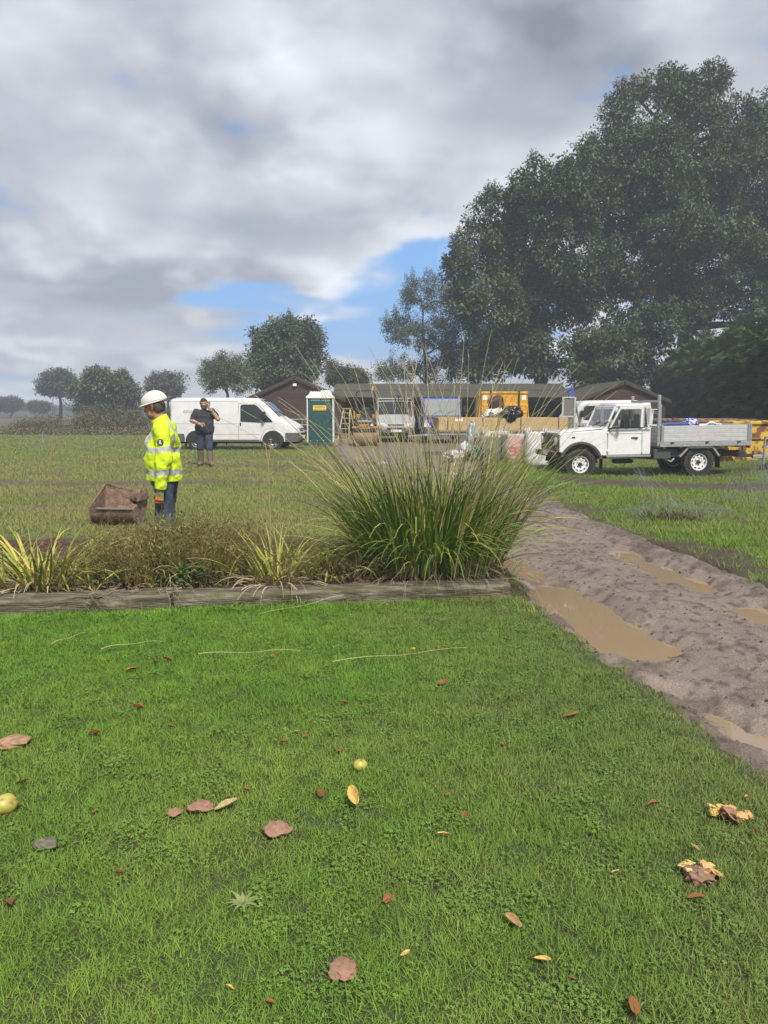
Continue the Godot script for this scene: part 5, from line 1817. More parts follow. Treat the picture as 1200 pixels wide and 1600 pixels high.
func blue_lorry() -> void:
	# small tipper, nose towards the yard (forward +X)
	var t := thing("tipper_lorry", "small blue cabbed lorry with grey drop sides parked nose out in the shed", "lorry", Vector3(2.72, 0.0, -39.6), deg_to_rad(-90.0))
	var p: Material = M.blue_paint
	var cab := MB.new()
	cab.prism(pv([2.3, 0.55, 3.62, 0.55, 3.66, 0.95, 3.60, 1.22, 3.15, 2.02, 3.0, 2.08, 2.3, 2.08]), -0.87, 0.87, 0.05)
	obj("cab", cab, p, t)
	var nrm := Vector3(0.80, 0.45, 0).normalized()
	var w := MB.new()
	var a := Vector3(3.585, 1.265, 0) + nrm * 0.012
	var b := Vector3(3.185, 1.965, 0) + nrm * 0.012
	w.quad(a + Vector3(0, 0, 0.80), a - Vector3(0, 0, 0.80), b - Vector3(0, 0, 0.74), b + Vector3(0, 0, 0.74))
	var gl: Material = mat(0.22, 0.25, 0.26, 0.06)
	var scr := obj("windscreen", w, gl, t)
	boxes("dash_panel", M.plastic, t, [[3.625, 1.17, 0, 0.05, 0.12, 1.6]], 0.015)
	w = MB.new()
	for z in [-0.1, 0.5]: w.tube([Vector3(3.6, 1.25, z), Vector3(3.5, 1.44, z - 0.3), Vector3(3.48, 1.48, z - 0.5)], [0.01], 5)
	obj("wiper", w, M.black, scr)
	boxes("grille", M.dark_metal, t, [[3.67, 0.78, 0, 0.03, 0.06, 1.0]], 0.006)
	for s: float in [-1.0, 1.0]:
		var h := MB.new()
		h.prism(pv([0.52 * s, 0.72, 0.86 * s, 0.72, 0.86 * s, 1.02, 0.78 * s, 1.04]), 0.0, 0.05, 0.012)
		var ho := obj("headlight", h, M.lamp, t)
		ho.transform = Transform3D(Basis(Vector3.UP, PI / 2), Vector3(3.64, 0, 0))
		ho.scale = Vector3(1, 1, 1)
		boxes("mirror", M.black, t, [[3.2, 1.55, s * 1.08, 0.06, 0.34, 0.16], [3.22, 1.55, s * 0.97, 0.03, 0.03, 0.16]], 0.02)
		boxes("side_window", gl, t, [[2.75, 1.62, s * 0.874, 0.6, 0.5, 0.01]], 0.002)
		boxes("wing", M.bumper, t, [[3.1, 0.55, s * 0.84, 0.9, 0.2, 0.08]], 0.03)
		for x in [0.3, 3.05]: wheel(t, Vector3(x, 0.33, s * 0.75), 0.33, 0.2, 0.2, false, M.steel_rim, s < 0)
		for k in 3: boxes("side_plank", M.galv, t, [[0.55, 1.0 + k * 0.14, s * 0.98, 3.1, 0.135, 0.03]], 0.008)
		boxes("rear_wing", M.alu, t, [[2.06, 0.9, s * 0.98, 0.3, 0.62, 0.12]], 0.03)
	boxes("bumper", M.bumper, t, [[3.68, 0.52, 0, 0.12, 0.32, 1.72]], 0.04)
	boxes("number_plate", M.trim_white, t, [[3.745, 0.60, 0.0, 0.01, 0.11, 0.5]], 0.002)
	boxes("chassis", M.chassis, t, [[1.4, 0.5, 0, 4.2, 0.16, 0.8]], 0.02)
	boxes("bed_floor", M.galv, t, [[0.55, 0.9, 0, 3.2, 0.08, 1.98]], 0.01)
	var rk := MB.new()
	for s: float in [-1.0, 1.0]: rk.rod(Vector3(2.16, 0.9, s * 0.9), Vector3(2.16, 2.2, s * 0.9), 0.03)
	rk.rod(Vector3(2.16, 1.5, -0.9), Vector3(2.16, 1.5, 0.9), 0.02)
	obj("headboard_post", rk, M.alu, t)

func board_trailer() -> void:
	var t := thing("timber_trailer", "flat trailer with pale new timber plank sides across the yard", "trailer", Vector3(4.05, gh(4, -27) - 0.02, -27.3), deg_to_rad(1.5))
	for s: float in [0.85, -0.85]:
		var n := 0
		for k in 3:
			var b := MB.new()
			b.col = Color(0.68, 0.50, 0.26).lerp(Color(0.58, 0.41, 0.20), rng.randf())
			b.box(Vector3(0, 0.93 + k * 0.142, s), Vector3(4.42, 0.137, 0.035), 0.005)
			obj("plank", b, M.timber, t)
		for x in [-1.9, -0.7, 0.6, 1.9]: boxes("strap", M.dark_metal, t, [[x, 1.06, s + 0.021 * signf(s), 0.03, 0.44, 0.008]], 0.002)
	for x in [-2.22, 2.22]:
		for k in 3:
			var b := MB.new()
			b.col = Color(0.45, 0.31, 0.16) * R(0.8, 1.1)
			b.box(Vector3(x, 0.93 + k * 0.142, 0), Vector3(0.035, 0.137, 1.66), 0.005)
			obj("end_plank", b, M.timber, t)
	boxes("sticker", M.trim_white, t, [[-1.52, 1.2, 0.872, 0.25, 0.09, 0.008]], 0.002)
	var fl := MB.new()
	fl.col = Color(0.40, 0.33, 0.22)
	fl.box(Vector3(0, 0.83, 0), Vector3(4.4, 0.05, 1.76), 0.006)
	obj("deck", fl, M.timber, t)
	boxes("chassis", M.galv, t, [[0, 0.74, 0.8, 4.4, 0.12, 0.06], [0, 0.74, -0.8, 4.4, 0.12, 0.06], [0, 0.70, 0, 0.1, 0.1, 1.6], [-1.5, 0.70, 0, 0.1, 0.1, 1.6], [1.5, 0.70, 0, 0.1, 0.1, 1.6]], 0.01)
	var db := MB.new()
	for s: float in [-1.0, 1.0]: db.tube([Vector3(-2.2, 0.68, s * 0.5), Vector3(-3.2, 0.62, 0)], [0.04], 6)
	obj("drawbar", db, M.galv, t)
	for s: float in [-1.0, 1.0]:
		for x in [-0.4, 0.4]: wheel(t, Vector3(x, 0.33, s * 0.70), 0.33, 0.19, 0.19, false, M.steel_rim, s < 0)
	# sacks of rubbish riding on the boards
	var b := MB.new()
	lump(b, Vector3(4.35, 1.38, -26.6), Vector3(0.36, 0.26, 0.3), 0.5, 3.5, -1e9, 2)
	var o := obj("rubbish_sack", b, mat(0.012, 0.013, 0.015, 0.3))
	tag(o, "black plastic rubbish sack slumped over the timber trailer side", "sack")
	b = MB.new()
	lump(b, Vector3(3.86, 1.34, -27.0), Vector3(0.38, 0.2, 0.3), 0.6, 4.0, -1e9, 2)
	o = obj("rubbish_sack", b, mat(0.55, 0.56, 0.52, 0.6))
	tag(o, "pale crumpled sack in the timber trailer beside the black one", "sack")
	b = MB.new()
	b.box(Vector3(3.95, 1.72, -27.4), Vector3(0.5, 0.5, 0.36), 0.05, Basis.from_euler(Vector3(0.2, 0.5, 0.35)))
	o = obj("old_crate", b, mat(0.07, 0.028, 0.022, 0.8))
	tag(o, "dark maroon box tilted on top of the load in front of the yellow body", "box")

func yellow_tipper() -> void:
	var t := thing("yellow_skip_body", "bright yellow steel skip body standing high with two black straps over it", "skip", Vector3(5.32, 0.0, -34.4))
	var y: Material = M.yellow
	# front panel, leaning sides, rim, ribs
	var b := MB.new()
	b.prism(pv([-0.92, 0.75, 0.92, 0.75, 1.0, 1.35, 1.0, 2.24, -1.0, 2.24, -1.0, 1.35]), 0.0, 0.05, 0.01)
	obj("front_panel", b, y, t)
	boxes("rim", y, t, [[0, 2.27, 0.03, 2.08, 0.1, 0.12]], 0.02)
	each("rib", y, t, [[0, 1.72, 0.06, 1.96, 0.05, 0.03], [0, 1.40, 0.06, 1.96, 0.06, 0.04]], 0.01)
	for s: float in [-1.0, 1.0]:
		b = MB.new()
		b.box(Vector3(s * 1.0, 1.5, -1.0), Vector3(0.05, 1.5, 2.0), 0.01)
		b.box(Vector3(s * 1.06, 1.62, -0.1), Vector3(0.05, 1.2, 0.10), 0.01, Basis(Vector3(0, 0, 1), s * 0.10))
		obj("side_panel", b, y, t)
		boxes("patch", M.trim_white, t, [[s * 0.86, 2.05, 0.054, 0.19, 0.19, 0.008]], 0.002)
		boxes("strap", M.black, t, [[s * 0.62 + 0.02, 1.85, 0.09, 0.08, 0.95, 0.012], [s * 0.62 + 0.02, 2.335, -0.2, 0.08, 0.012, 0.6]], 0.003)
		boxes("skid", M.dark_metal, t, [[s * 0.6, 0.4, -1.0, 0.16, 0.78, 2.2]], 0.02)
	boxes("rear_panel", y, t, [[0, 1.5, -2.0, 1.96, 1.5, 0.05], [0, 0.8, -1.0, 1.96, 0.06, 2.0]], 0.01)

func behind_pickup() -> void:
	# white wagon whose roof and side show over the pickup's bonnet
	var t := thing("white_wagon", "white round roofed vehicle mostly hidden behind the white pickup's cab", "vehicle", Vector3(7.9, gh(7.9, -27.6), -28.2), deg_to_rad(182.0))
	var b := MB.new()
	b.prism(pv([-1.6, 0.5, 2.3, 0.5, 2.32, 1.05, 1.45, 1.16, 1.0, 1.78, 0.8, 1.88, -0.9, 1.90, -1.5, 1.82, -1.62, 1.2]), -0.86, 0.86, 0.09)
	obj("body", b, M.van_paint, t)
	for s: float in [-1.0, 1.0]:
		var w := MB.new()
		w.prism(pv([0.32, 1.20, 0.32, 1.66, 0.38, 1.70, 0.84, 1.70, 0.90, 1.66, 0.90, 1.24, 0.84, 1.2]), minf(s * 0.855, s * 0.868), maxf(s * 0.855, s * 0.868))
		w.prism(pv([-0.9, 1.22, -0.9, 1.68, 0.16, 1.70, 0.16, 1.22]), minf(s * 0.855, s * 0.868), maxf(s * 0.855, s * 0.868))
		obj("window", w, mat(0.03, 0.035, 0.04, 0.06), t)
		boxes("lower_panel", M.grey_paint, t, [[0.35, 0.85, s * 0.862, 3.5, 0.5, 0.02]], 0.006)
		boxes("mirror", M.black, t, [[0.98, 1.42, s * 0.96, 0.1, 0.24, 0.18]], 0.03)
		for x in [-1.0, 1.6]: wheel(t, Vector3(x, 0.35, s * 0.76), 0.35, 0.2, 0.2, false, M.steel_rim, s < 0)
	boxes("roof_vent", M.black, t, [[-0.3, 1.915, 0.35, 0.24, 0.03, 0.2]], 0.01)
	# upright frame and blue arm beside it
	var f := thing("upright_hoarding", "pale upright metal frame with a grey infill panel beside the blue arm", "frame", Vector3(6.42, gh(6.4, -27.2), -27.0))
	each("frame_bar", M.alu, f, [[-0.2, 1.0, 0, 0.06, 2.0, 0.05], [0.22, 1.0, 0, 0.06, 2.0, 0.05], [0.01, 1.98, 0, 0.36, 0.05, 0.05], [0.01, 1.32, 0, 0.36, 0.05, 0.05], [0.01, 0.1, 0, 0.36, 0.05, 0.05]], 0.006)
	boxes("infill", mat(0.16, 0.15, 0.14, 0.8), f, [[0.01, 1.02, -0.01, 0.35, 1.85, 0.012]], 0.001)
	var l := thing("crane_arm", "blue steel lorry crane arm leaning up beside the white vehicle", "crane arm", Vector3(6.75, gh(6.7, -27.4), -27.4))
	b = MB.new()
	b.box(Vector3(0.02, 1.42, 0), Vector3(0.20, 1.75, 0.16), 0.02, Basis(Vector3(0, 0, 1), 0.26))
	b.box(Vector3(-0.22, 2.28, 0), Vector3(0.24, 0.10, 0.2), 0.02, Basis(Vector3(0, 0, 1), 0.26))
	obj("boom", b, mat(0.05, 0.08, 0.36, 0.45), l)
	boxes("mast", M.dark_metal, l, [[0.2, 0.5, 0, 0.24, 1.0, 0.24]], 0.02)
	b = MB.new()
	b.rod(Vector3(0.30, 0.55, 0.1), Vector3(0.0, 1.7, 0.1), 0.03, 8)
	obj("ram", b, M.galv, l)

func skip_box(called: String, label: String, at: Vector3, turn: float, m: Material, long: float, tall: float) -> void:
	var t := thing(called, label, "skip", at, turn)
	var b := MB.new()
	var side := pv([-long * 0.5 + 0.45, 0.05, long * 0.5 - 0.45, 0.05, long * 0.5, tall * 0.75, long * 0.5, tall, -long * 0.5, tall, -long * 0.5, tall * 0.75])
	for s: float in [-1.0, 1.0]:
		b = MB.new()
		b.prism(side, minf(s * 0.85, s * 0.82), maxf(s * 0.85, s * 0.82), 0.006)
		obj("side_plate", b, m, t)
		b = MB.new()
		b.box(Vector3(0, tall, s * 0.87), Vector3(long, 0.10, 0.10), 0.02)
		b.box(Vector3(0, tall * 0.62, s * 0.87), Vector3(long - 0.3, 0.05, 0.05), 0.01)
		for x in [-0.3, 0.0, 0.3]: b.box(Vector3(x * long, tall * 0.33, s * 0.87), Vector3(0.08, tall * 0.56, 0.06), 0.01)
		obj("rib", b, m, t)
		b = MB.new()
		for x in [-0.32, 0.32]: b.rod(Vector3(x * long, tall * 0.7, s * 0.86), Vector3(x * long, tall * 0.7, s * 0.98), 0.05, 10)
		obj("lifting_lug", b, M.dark_metal, t)
	b = MB.new()
	b.prism(pv([-long * 0.5 + 0.45, 0.05, long * 0.5 - 0.45, 0.05, long * 0.5, tall * 0.75, long * 0.5, tall, long * 0.5 - 0.03, tall, long * 0.5 - 0.03, tall * 0.75, long * 0.5 - 0.47, 0.08, -long * 0.5 + 0.47, 0.08, -long * 0.5 + 0.03, tall * 0.75, -long * 0.5 + 0.03, tall, -long * 0.5, tall, -long * 0.5, tall * 0.75]), -0.82, 0.82, 0.0)
	obj("shell", b, m, t)

func skips() -> void:
	skip_box("rubble_skip", "rusty yellow skip behind the trailer at the right edge", Vector3(12.05, -0.16, -24.6), deg_to_rad(3.0), M.rust_yellow, 3.5, 1.28)
	skip_box("rubble_skip", "rust brown skip rim showing behind the pickup bed below the hedge", Vector3(11.4, -0.1, -28.2), deg_to_rad(-2.0), M.rust, 3.6, 1.25)

# an open woven bulk bag with bulging sides; print: rows of red dye
func bulk_bag(called: String, label: String, at: Vector3, s: Vector3, turn: float, tint: Color, red: bool) -> void:
	var t := thing(called, label, "bulk bag", at, turn, "bulk bags by the track")
	var b := MB.new()
	var rows := []
	var cols := []
	for i in 21:
		var k := i / 20.0
		var row := []
		for j in 48:
			var a := TAU * j / 48.0
			var d := Vector2(cos(a), sin(a))
			var q := pow(pow(absf(d.x), 5.0) + pow(absf(d.y), 5.0), -0.2)
			var bulge := 1.0 + 0.10 * sin(PI * k) + 0.05 * n2.get_noise_3d(d.x * 2.0 + at.x, k * 3.0, d.y * 2.0)
			var y := s.y * k + (0.05 * n2.get_noise_2d(a * 1.5, at.x) if i > 15 else 0.0)
			row.append(Vector3(d.x * q * s.x * 0.5 * bulge, y, d.y * q * s.z * 0.5 * bulge))
			var c := tint * (1.0 + 0.12 * n2.get_noise_2d(a * 4.0, k * 8.0))
			if red:
				var x := d.x * q
				if d.y > 0.2 and x < 0.55:
					if k > 0.24 and k < 0.60 and x > -0.8 and x < 0.35 and n2.get_noise_2d(x * 5.0, k * 9.0) > -0.12: c = Color(0.50, 0.10, 0.09)
					elif k > 0.62 and k < 0.95 and x < 0.4: c = Color(0.48, 0.30, 0.29)
				if d.y > 0.2 and k < 0.16: c = Color(0.36, 0.24, 0.13)
			cols.append(c)
		rows.append(row)
	# fold the mouth inwards
	for e in 3:
		var row := []
		for j in 48:
			var p: Vector3 = rows[20][j]
			row.append(Vector3(p.x * (0.96 - 0.04 * e), p.y - 0.02 - 0.10 * e, p.z * (0.96 - 0.04 * e)))
			cols.append(tint * 0.95)
		rows.append(row)
	rows.reverse()
	b.sheet(rows, true)
	# colours follow the reversed rows
	var cc := PackedColorArray()
	for i in range(23, -1, -1):
		for j in 48: cc.append(cols[i * 48 + j])
	b.c = cc
	obj("bag", b, vcol(0.8), t)
	b = MB.new()
	lump(b, Vector3(0, s.y * 0.78, 0), Vector3(s.x * 0.44, s.y * 0.12, s.z * 0.44), 0.5, 4.0)
	obj("filling", b, M.concrete, t)
	for q in [Vector2(-1, -1), Vector2(1, -1), Vector2(1, 1), Vector2(-1, 1)]:
		b = MB.new()
		b.col = tint
		var x: float = q.x * s.x * 0.46
		var z: float = q.y * s.z * 0.46
		b.tube([Vector3(x, s.y * 0.9, z), Vector3(x * 1.05, s.y * 1.10, z), Vector3(x * 0.75, s.y * 1.14, z), Vector3(x * 0.65, s.y * 0.95, z)], [0.02], 5)
		obj("loop", b, vcol(0.8), t)

func sacks() -> void:
	bulk_bag("bulk_bag", "white bulk bag with red printing standing beside the track", Vector3(4.02, gh(4, -23.7), -23.7), Vector3(0.72, 0.86, 0.72), 0.15, Color(0.42, 0.40, 0.38), true)
	bulk_bag("bulk_bag", "plain white bulk bag between the red printed bag and the pickup's nose", Vector3(4.62, gh(4.6, -23.3), -23.3), Vector3(0.66, 0.98, 0.7), -0.1, Color(0.66, 0.68, 0.70), false)
	bulk_bag("bulk_bag", "cream bulk bag standing behind the red printed bag", Vector3(3.55, gh(3.5, -24.8), -25.0), Vector3(0.9, 0.86, 0.8), 0.05, Color(0.50, 0.46, 0.38), false)
	bulk_bag("bulk_bag", "dingy grey bulk bag left of the red printed bag", Vector3(3.2, gh(3.2, -23.8), -23.9), Vector3(0.7, 0.7, 0.65), 0.2, Color(0.14, 0.14, 0.12), false)
	var t := thing("wrapped_post", "post wrapped in clear plastic standing among the bags", "post", Vector3(2.78, gh(2.8, -24.5), -24.5))
	var b := MB.new()
	b.rod(Vector3(0, 0, 0), Vector3(0, 1.16, 0), 0.05, 10)
	obj("post", b, mat(0.16, 0.17, 0.16, 0.7), t)
	b = MB.new()
	lump(b, Vector3(0.02, 0.55, 0), Vector3(0.2, 0.55, 0.2), 0.35, 4.0, -1e9, 2)
	obj("wrap", b, mat(0.32, 0.34, 0.34, 0.3), t)
	var spots := [[2.15, -23.6, 0.34, 0.16, "crumpled white plastic sack lying flat at the yard edge, leftmost", Color(0.45, 0.46, 0.49)], [2.52, -23.9, 0.2, 0.3, "small upright white plastic sack beside the wrapped post", Color(0.46, 0.48, 0.50)], [2.66, -23.3, 0.22, 0.16, "dark sack in front of the wrapped post", Color(0.03, 0.032, 0.035)], [2.9, -23.7, 0.2, 0.12, "green plastic sack in front of the wrapped post", Color(0.05, 0.22, 0.14)]]
	for s in spots:
		b = MB.new()
		lump(b, Vector3.ZERO, Vector3(s[2], s[3], s[2] * 0.8), 0.55, 4.0, -s[3] * 0.7, 2)
		var c: Color = s[5]
		var o := obj("plastic_sack", b, mat(c.r, c.g, c.b, 0.4))
		o.position = Vector3(s[0], gh(s[0], s[1]) + s[3] * 0.7, s[1])
		if s[3] == 0.12: o.position.y += 0.25
		tag(o, s[4], "sack", "plastic sacks by the wrapped post")

func small_yard() -> void:
	# yellow stepladder
	var t := thing("step_ladder", "yellow stepladder standing open between the toilet and the roller", "ladder", Vector3(-1.72, 0.0, -36.0), deg_to_rad(-25.0))
	var y := mat(0.55, 0.46, 0.16, 0.5)
	for s: float in [-1.0, 1.0]:
		var b := MB.new()
		b.tube([Vector3(s * 0.30, 0.0, 0.42), Vector3(s * 0.17, 1.55, 0.02)], [0.035], 4)
		obj("front_stile", b, y, t)
		b = MB.new()
		b.tube([Vector3(s * 0.27, 0.0, -0.45), Vector3(s * 0.17, 1.55, -0.02)], [0.028], 4)
		obj("rear_stile", b, y, t)
	for k in 6:
		var f := (k + 0.7) / 6.4
		boxes("tread", M.alu, t, [[0, 1.55 * f, lerpf(0.42, 0.02, f), lerpf(0.58, 0.36, f), 0.03, 0.08]], 0.004)
	boxes("top_cap", mat(0.4, 0.33, 0.12, 0.5), t, [[0, 1.57, 0, 0.42, 0.05, 0.14]], 0.015)
	# steel hurdles stood on end against a shed post
	for k in 4:
		var h := thing("steel_hurdle", ["dark steel hurdle stood on end by the shed post, tallest", "dark steel hurdle stood on end, second from the grey van", "dark steel hurdle stood on end, third from the grey van", "dark steel hurdle stood on end, nearest the blue lorry"][k], "hurdle", Vector3(0.72 + k * 0.14, 0, -38.6 + 0.05 * k), deg_to_rad(68.0), "steel hurdles stood on end")
		var b := MB.new()
		var tall := 2.25 - 0.07 * k
		for x in [-0.4, 0.0, 0.4]: b.rod(Vector3(x, 0, 0), Vector3(x, tall, 0), 0.03, 6)
		obj("bar", b, mat(0.05, 0.058, 0.07, 0.6, 0.3), h)
		b = MB.new()
		for q in [0.15, 0.5, 0.85, 1.2, 1.55, 1.9, tall - 0.04]: b.rod(Vector3(-0.4, q, 0), Vector3(0.4, q, 0), 0.022, 6)
		obj("rail", b, mat(0.05, 0.058, 0.07, 0.6, 0.3), h)
	var p := MB.new()
	p.box(Vector3(1.32, 0.75, -38.0), Vector3(0.12, 1.5, 0.1), 0.015)
	var o := obj("rusty_post", p, M.rust)
	tag(o, "rusty brown post standing beside the steel hurdles", "post")
	p = MB.new()
	p.col = Color(0.45, 0.34, 0.18)
	p.box(Vector3(-2.05, 0.13, -33.2), Vector3(0.16, 0.26, 0.3), 0.01)
	o = obj("timber_block", p, M.timber)
	tag(o, "pale timber block on the ground right of the toilet", "block")
	p = MB.new()
	p.col = Color(0.16, 0.15, 0.14)
	p.box(Vector3(-2.0, 0.55, -34.4), Vector3(0.12, 1.25, 0.03), 0.004, Basis.from_euler(Vector3(-0.1, 0, 0.2)))
	o = obj("leaning_plank", p, M.timber)
	tag(o, "weathered plank leaning beside the toilet's right wall", "plank")
	# tubular gate at the gabled shed
	var g := thing("tube_gate", "pale tubular metal gate against the gabled shed behind the van's nose", "gate", Vector3(-4.6, 0, -43.5))
	for q in [0.35, 0.7, 1.0]:
		p = MB.new()
		p.rod(Vector3(-0.9, q, 0), Vector3(0.9, q, 0), 0.028, 8)
		obj("rail", p, M.galv, g)
	for x in [-0.9, 0.0, 0.9]:
		p = MB.new()
		p.rod(Vector3(x, 0.0, 0), Vector3(x, 1.02, 0), 0.025, 8)
		obj("upright", p, M.galv, g)
	# survey peg
	var e := thing("survey_peg", "short blue topped survey peg in the far grass at the left", "peg", Vector3(-15.9, gh(-15.9, -36.0), -36.0))
	boxes("stake", mat(0.35, 0.27, 0.17, 0.8), e, [[0, 0.08, 0, 0.05, 0.3, 0.05]], 0.006)
	boxes("painted_top", mat(0.07, 0.22, 0.42, 0.6), e, [[0, 0.36, 0, 0.055, 0.26, 0.055]], 0.006)
	# weathered post in the tall grass
	p = MB.new()
	p.col = Color(0.17, 0.155, 0.135)
	p.box(Vector3(0, 0.55, 0), Vector3(0.13, 1.2, 0.11), 0.015)
	o = obj("fence_post", p, M.timber)
	o.position = Vector3(1.02, 0, -7.55)
	tag(o, "weathered grey wooden post half hidden in the tall ornamental grass", "post")

# ---------------------------------------------------------------- figures: smooth union of tapered bones, meshed as surface nets
# bones: [from, to, radius, radius]; cuts: planes whose outer side is removed
func blobs(mb: MB, bones: Array, cell: float, k: float, cuts: Array, dye: Callable, amp := 0.0, freq := 10.0) -> void:
	var lo := Vector3(1e9, 1e9, 1e9)
	var hi := -lo
	for b in bones:
		var r: float = maxf(b[2], b[3]) + cell * 3.0
		for e in 2:
			lo = lo.min(b[e] - Vector3(r, r, r))
			hi = hi.max(b[e] + Vector3(r, r, r))
	var nx := int((hi.x - lo.x) / cell) + 2
	var ny := int((hi.y - lo.y) / cell) + 2
	var nz := int((hi.z - lo.z) / cell) + 2
	var f := PackedFloat32Array()
	f.resize(nx * ny * nz)
	for b in bones:
		var a: Vector3 = b[0]
		var ab: Vector3 = b[1] - a
		var ll := maxf(ab.length_squared(), 1e-9)
		var ra: float = b[2]
		var rb: float = b[3]
		var m := maxf(ra, rb) + k * 3.5 + cell
		var p0: Vector3 = (a.min(b[1]) - Vector3(m, m, m) - lo) / cell
		var p1: Vector3 = (a.max(b[1]) + Vector3(m, m, m) - lo) / cell
		for z in range(maxi(0, int(p0.z)), mini(nz, int(p1.z) + 2)):
			for y in range(maxi(0, int(p0.y)), mini(ny, int(p1.y) + 2)):
				var i := (z * ny + y) * nx
				for x in range(maxi(0, int(p0.x)), mini(nx, int(p1.x) + 2)):
					var p := lo + Vector3(x, y, z) * cell - a
					var t := clampf(p.dot(ab) / ll, 0.0, 1.0)
					var d := (p - ab * t).length() - lerpf(ra, rb, t)
					if d < k * 5.0: f[i + x] += exp(-d / k)
	for z in nz:
		for y in ny:
			var i := (z * ny + y) * nx
			for x in nx:
				var s := f[i + x]
				if s < 0.02:
					f[i + x] = -4.0
					continue
				var p := lo + Vector3(x, y, z) * cell
				if amp > 0.0: s *= exp(n2.get_noise_3dv(p * freq) * amp / k)
				for c in cuts:
					var d: float = c.distance_to(p)
					if d > -cell * 3.0: s = minf(s, exp(-d / k))
				f[i + x] = log(maxf(s, 0.0183))
	var at := PackedInt32Array()
	at.resize(nx * ny * nz)
	at.fill(-1)
	var off := [0, 1, nx, nx + 1, nx * ny, nx * ny + 1, nx * ny + nx, nx * ny + nx + 1]
	var corner := [Vector3(0, 0, 0), Vector3(1, 0, 0), Vector3(0, 1, 0), Vector3(1, 1, 0), Vector3(0, 0, 1), Vector3(1, 0, 1), Vector3(0, 1, 1), Vector3(1, 1, 1)]
	var edge := [[0, 1], [2, 3], [4, 5], [6, 7], [0, 2], [1, 3], [4, 6], [5, 7], [0, 4], [1, 5], [2, 6], [3, 7]]
	for z in nz - 1:
		for y in ny - 1:
			var row := (z * ny + y) * nx
			for x in nx - 1:
				var i := row + x
				var g0 := f[i] > 0.0
				if (f[i + 1] > 0.0) == g0 and (f[i + nx] > 0.0) == g0 and (f[i + off[3]] > 0.0) == g0 and (f[i + off[4]] > 0.0) == g0 and (f[i + off[5]] > 0.0) == g0 and (f[i + off[6]] > 0.0) == g0 and (f[i + off[7]] > 0.0) == g0: continue
				var sum := Vector3.ZERO
				var cnt := 0
				for e in edge:
					var fa := f[i + off[e[0]]]
					var fb := f[i + off[e[1]]]
					if (fa > 0.0) == (fb > 0.0): continue
					sum += corner[e[0]].lerp(corner[e[1]], fa / (fa - fb))
					cnt += 1
				var n := Vector3.ZERO
				for c in 8: n -= (corner[c] * 2.0 - Vector3.ONE) * f[i + off[c]]
				var p := lo + (Vector3(x, y, z) + sum / cnt) * cell
				mb.col = dye.call(p) if dye.is_valid() else mb.col
				at[i] = mb.vert(p, n.normalized())
	var st := [1, nx, nx * ny]
	for z in range(1, nz - 1):
		for y in range(1, ny - 1):
			var row := (z * ny + y) * nx
			for x in range(1, nx - 1):
				var i := row + x
				var s0 := f[i] > 0.0
				for ax in 3:
					if (f[i + st[ax]] > 0.0) == s0: continue
					var u: int = st[(ax + 1) % 3]
					var w: int = st[(ax + 2) % 3]
					var q := [at[i - u - w], at[i - w], at[i], at[i - u]]
					if q.min() < 0: continue
					if s0: mb.ix.append_array(PackedInt32Array([q[0], q[2], q[1], q[0], q[3], q[2]]))
					else: mb.ix.append_array(PackedInt32Array([q[0], q[1], q[2], q[0], q[2], q[3]]))

func plain(c: Color) -> Callable:
	return func(_p: Vector3) -> Color: return c

# a head facing +Z with its centre at the origin of xf
func add_head(mb: MB, xf: Transform3D, skin: Color) -> void:
	var keep := mb.xf
	mb.xf = xf
	var b := [
		[Vector3(0, 0.035, -0.02), Vector3(0, 0.03, 0.015), 0.086, 0.082],
		[Vector3(0, -0.02, 0.02), Vector3(0, -0.075, 0.045), 0.066, 0.046],
		[Vector3(-0.03, -0.07, 0.045), Vector3(0.03, -0.07, 0.045), 0.032, 0.032],
		[Vector3(0, -0.10, 0.068), Vector3(0, -0.098, 0.06), 0.024, 0.022],
		[Vector3(0, 0.018, 0.088), Vector3(0, -0.024, 0.112), 0.010, 0.015],
		[Vector3(-0.013, -0.027, 0.098), Vector3(0.013, -0.027, 0.098), 0.010, 0.010],
		[Vector3(-0.04, 0.035, 0.078), Vector3(0.04, 0.035, 0.078), 0.014, 0.014],
		[Vector3(-0.042, -0.02, 0.066), Vector3(0.042, -0.02, 0.066), 0.020, 0.020],
		[Vector3(-0.018, -0.058, 0.086), Vector3(0.018, -0.058, 0.086), 0.009, 0.009],
		[Vector3(0, -0.06, 0.0), Vector3(0, -0.17, -0.035), 0.056, 0.060],
	]
	for s: float in [-1.0, 1.0]:
		b.append([Vector3(s * 0.083, 0.02, -0.008), Vector3(s * 0.080, -0.025, -0.002), 0.016, 0.010])
		b.append([Vector3(s * 0.090, 0.022, -0.014), Vector3(s * 0.088, 0.0, -0.018), 0.012, 0.010])
	var lip := skin * Color(0.9, 0.7, 0.7)
	blobs(mb, b, 0.007, 0.007, [], func(p: Vector3) -> Color: return lip if absf(p.y + 0.058) < 0.009 and absf(p.x) < 0.026 and p.z > 0.08 else skin)
	mb.xf = keep

func add_eyes(parent: Node, xf: Transform3D) -> void:
	for s: float in [-1.0, 1.0]:
		var e := MB.new()
		e.xf = xf
		lump(e, Vector3(s * 0.033, 0.012, 0.079), Vector3(0.013, 0.008, 0.009), 0.0)
		var w := obj("eye", e, mat(0.5, 0.48, 0.45, 0.2), parent)
		e = MB.new()
		e.xf = xf
		lump(e, Vector3(s * 0.033, 0.012, 0.085), Vector3(0.006, 0.006, 0.005), 0.0)
		obj("iris", e, mat(0.03, 0.025, 0.02, 0.1), w)

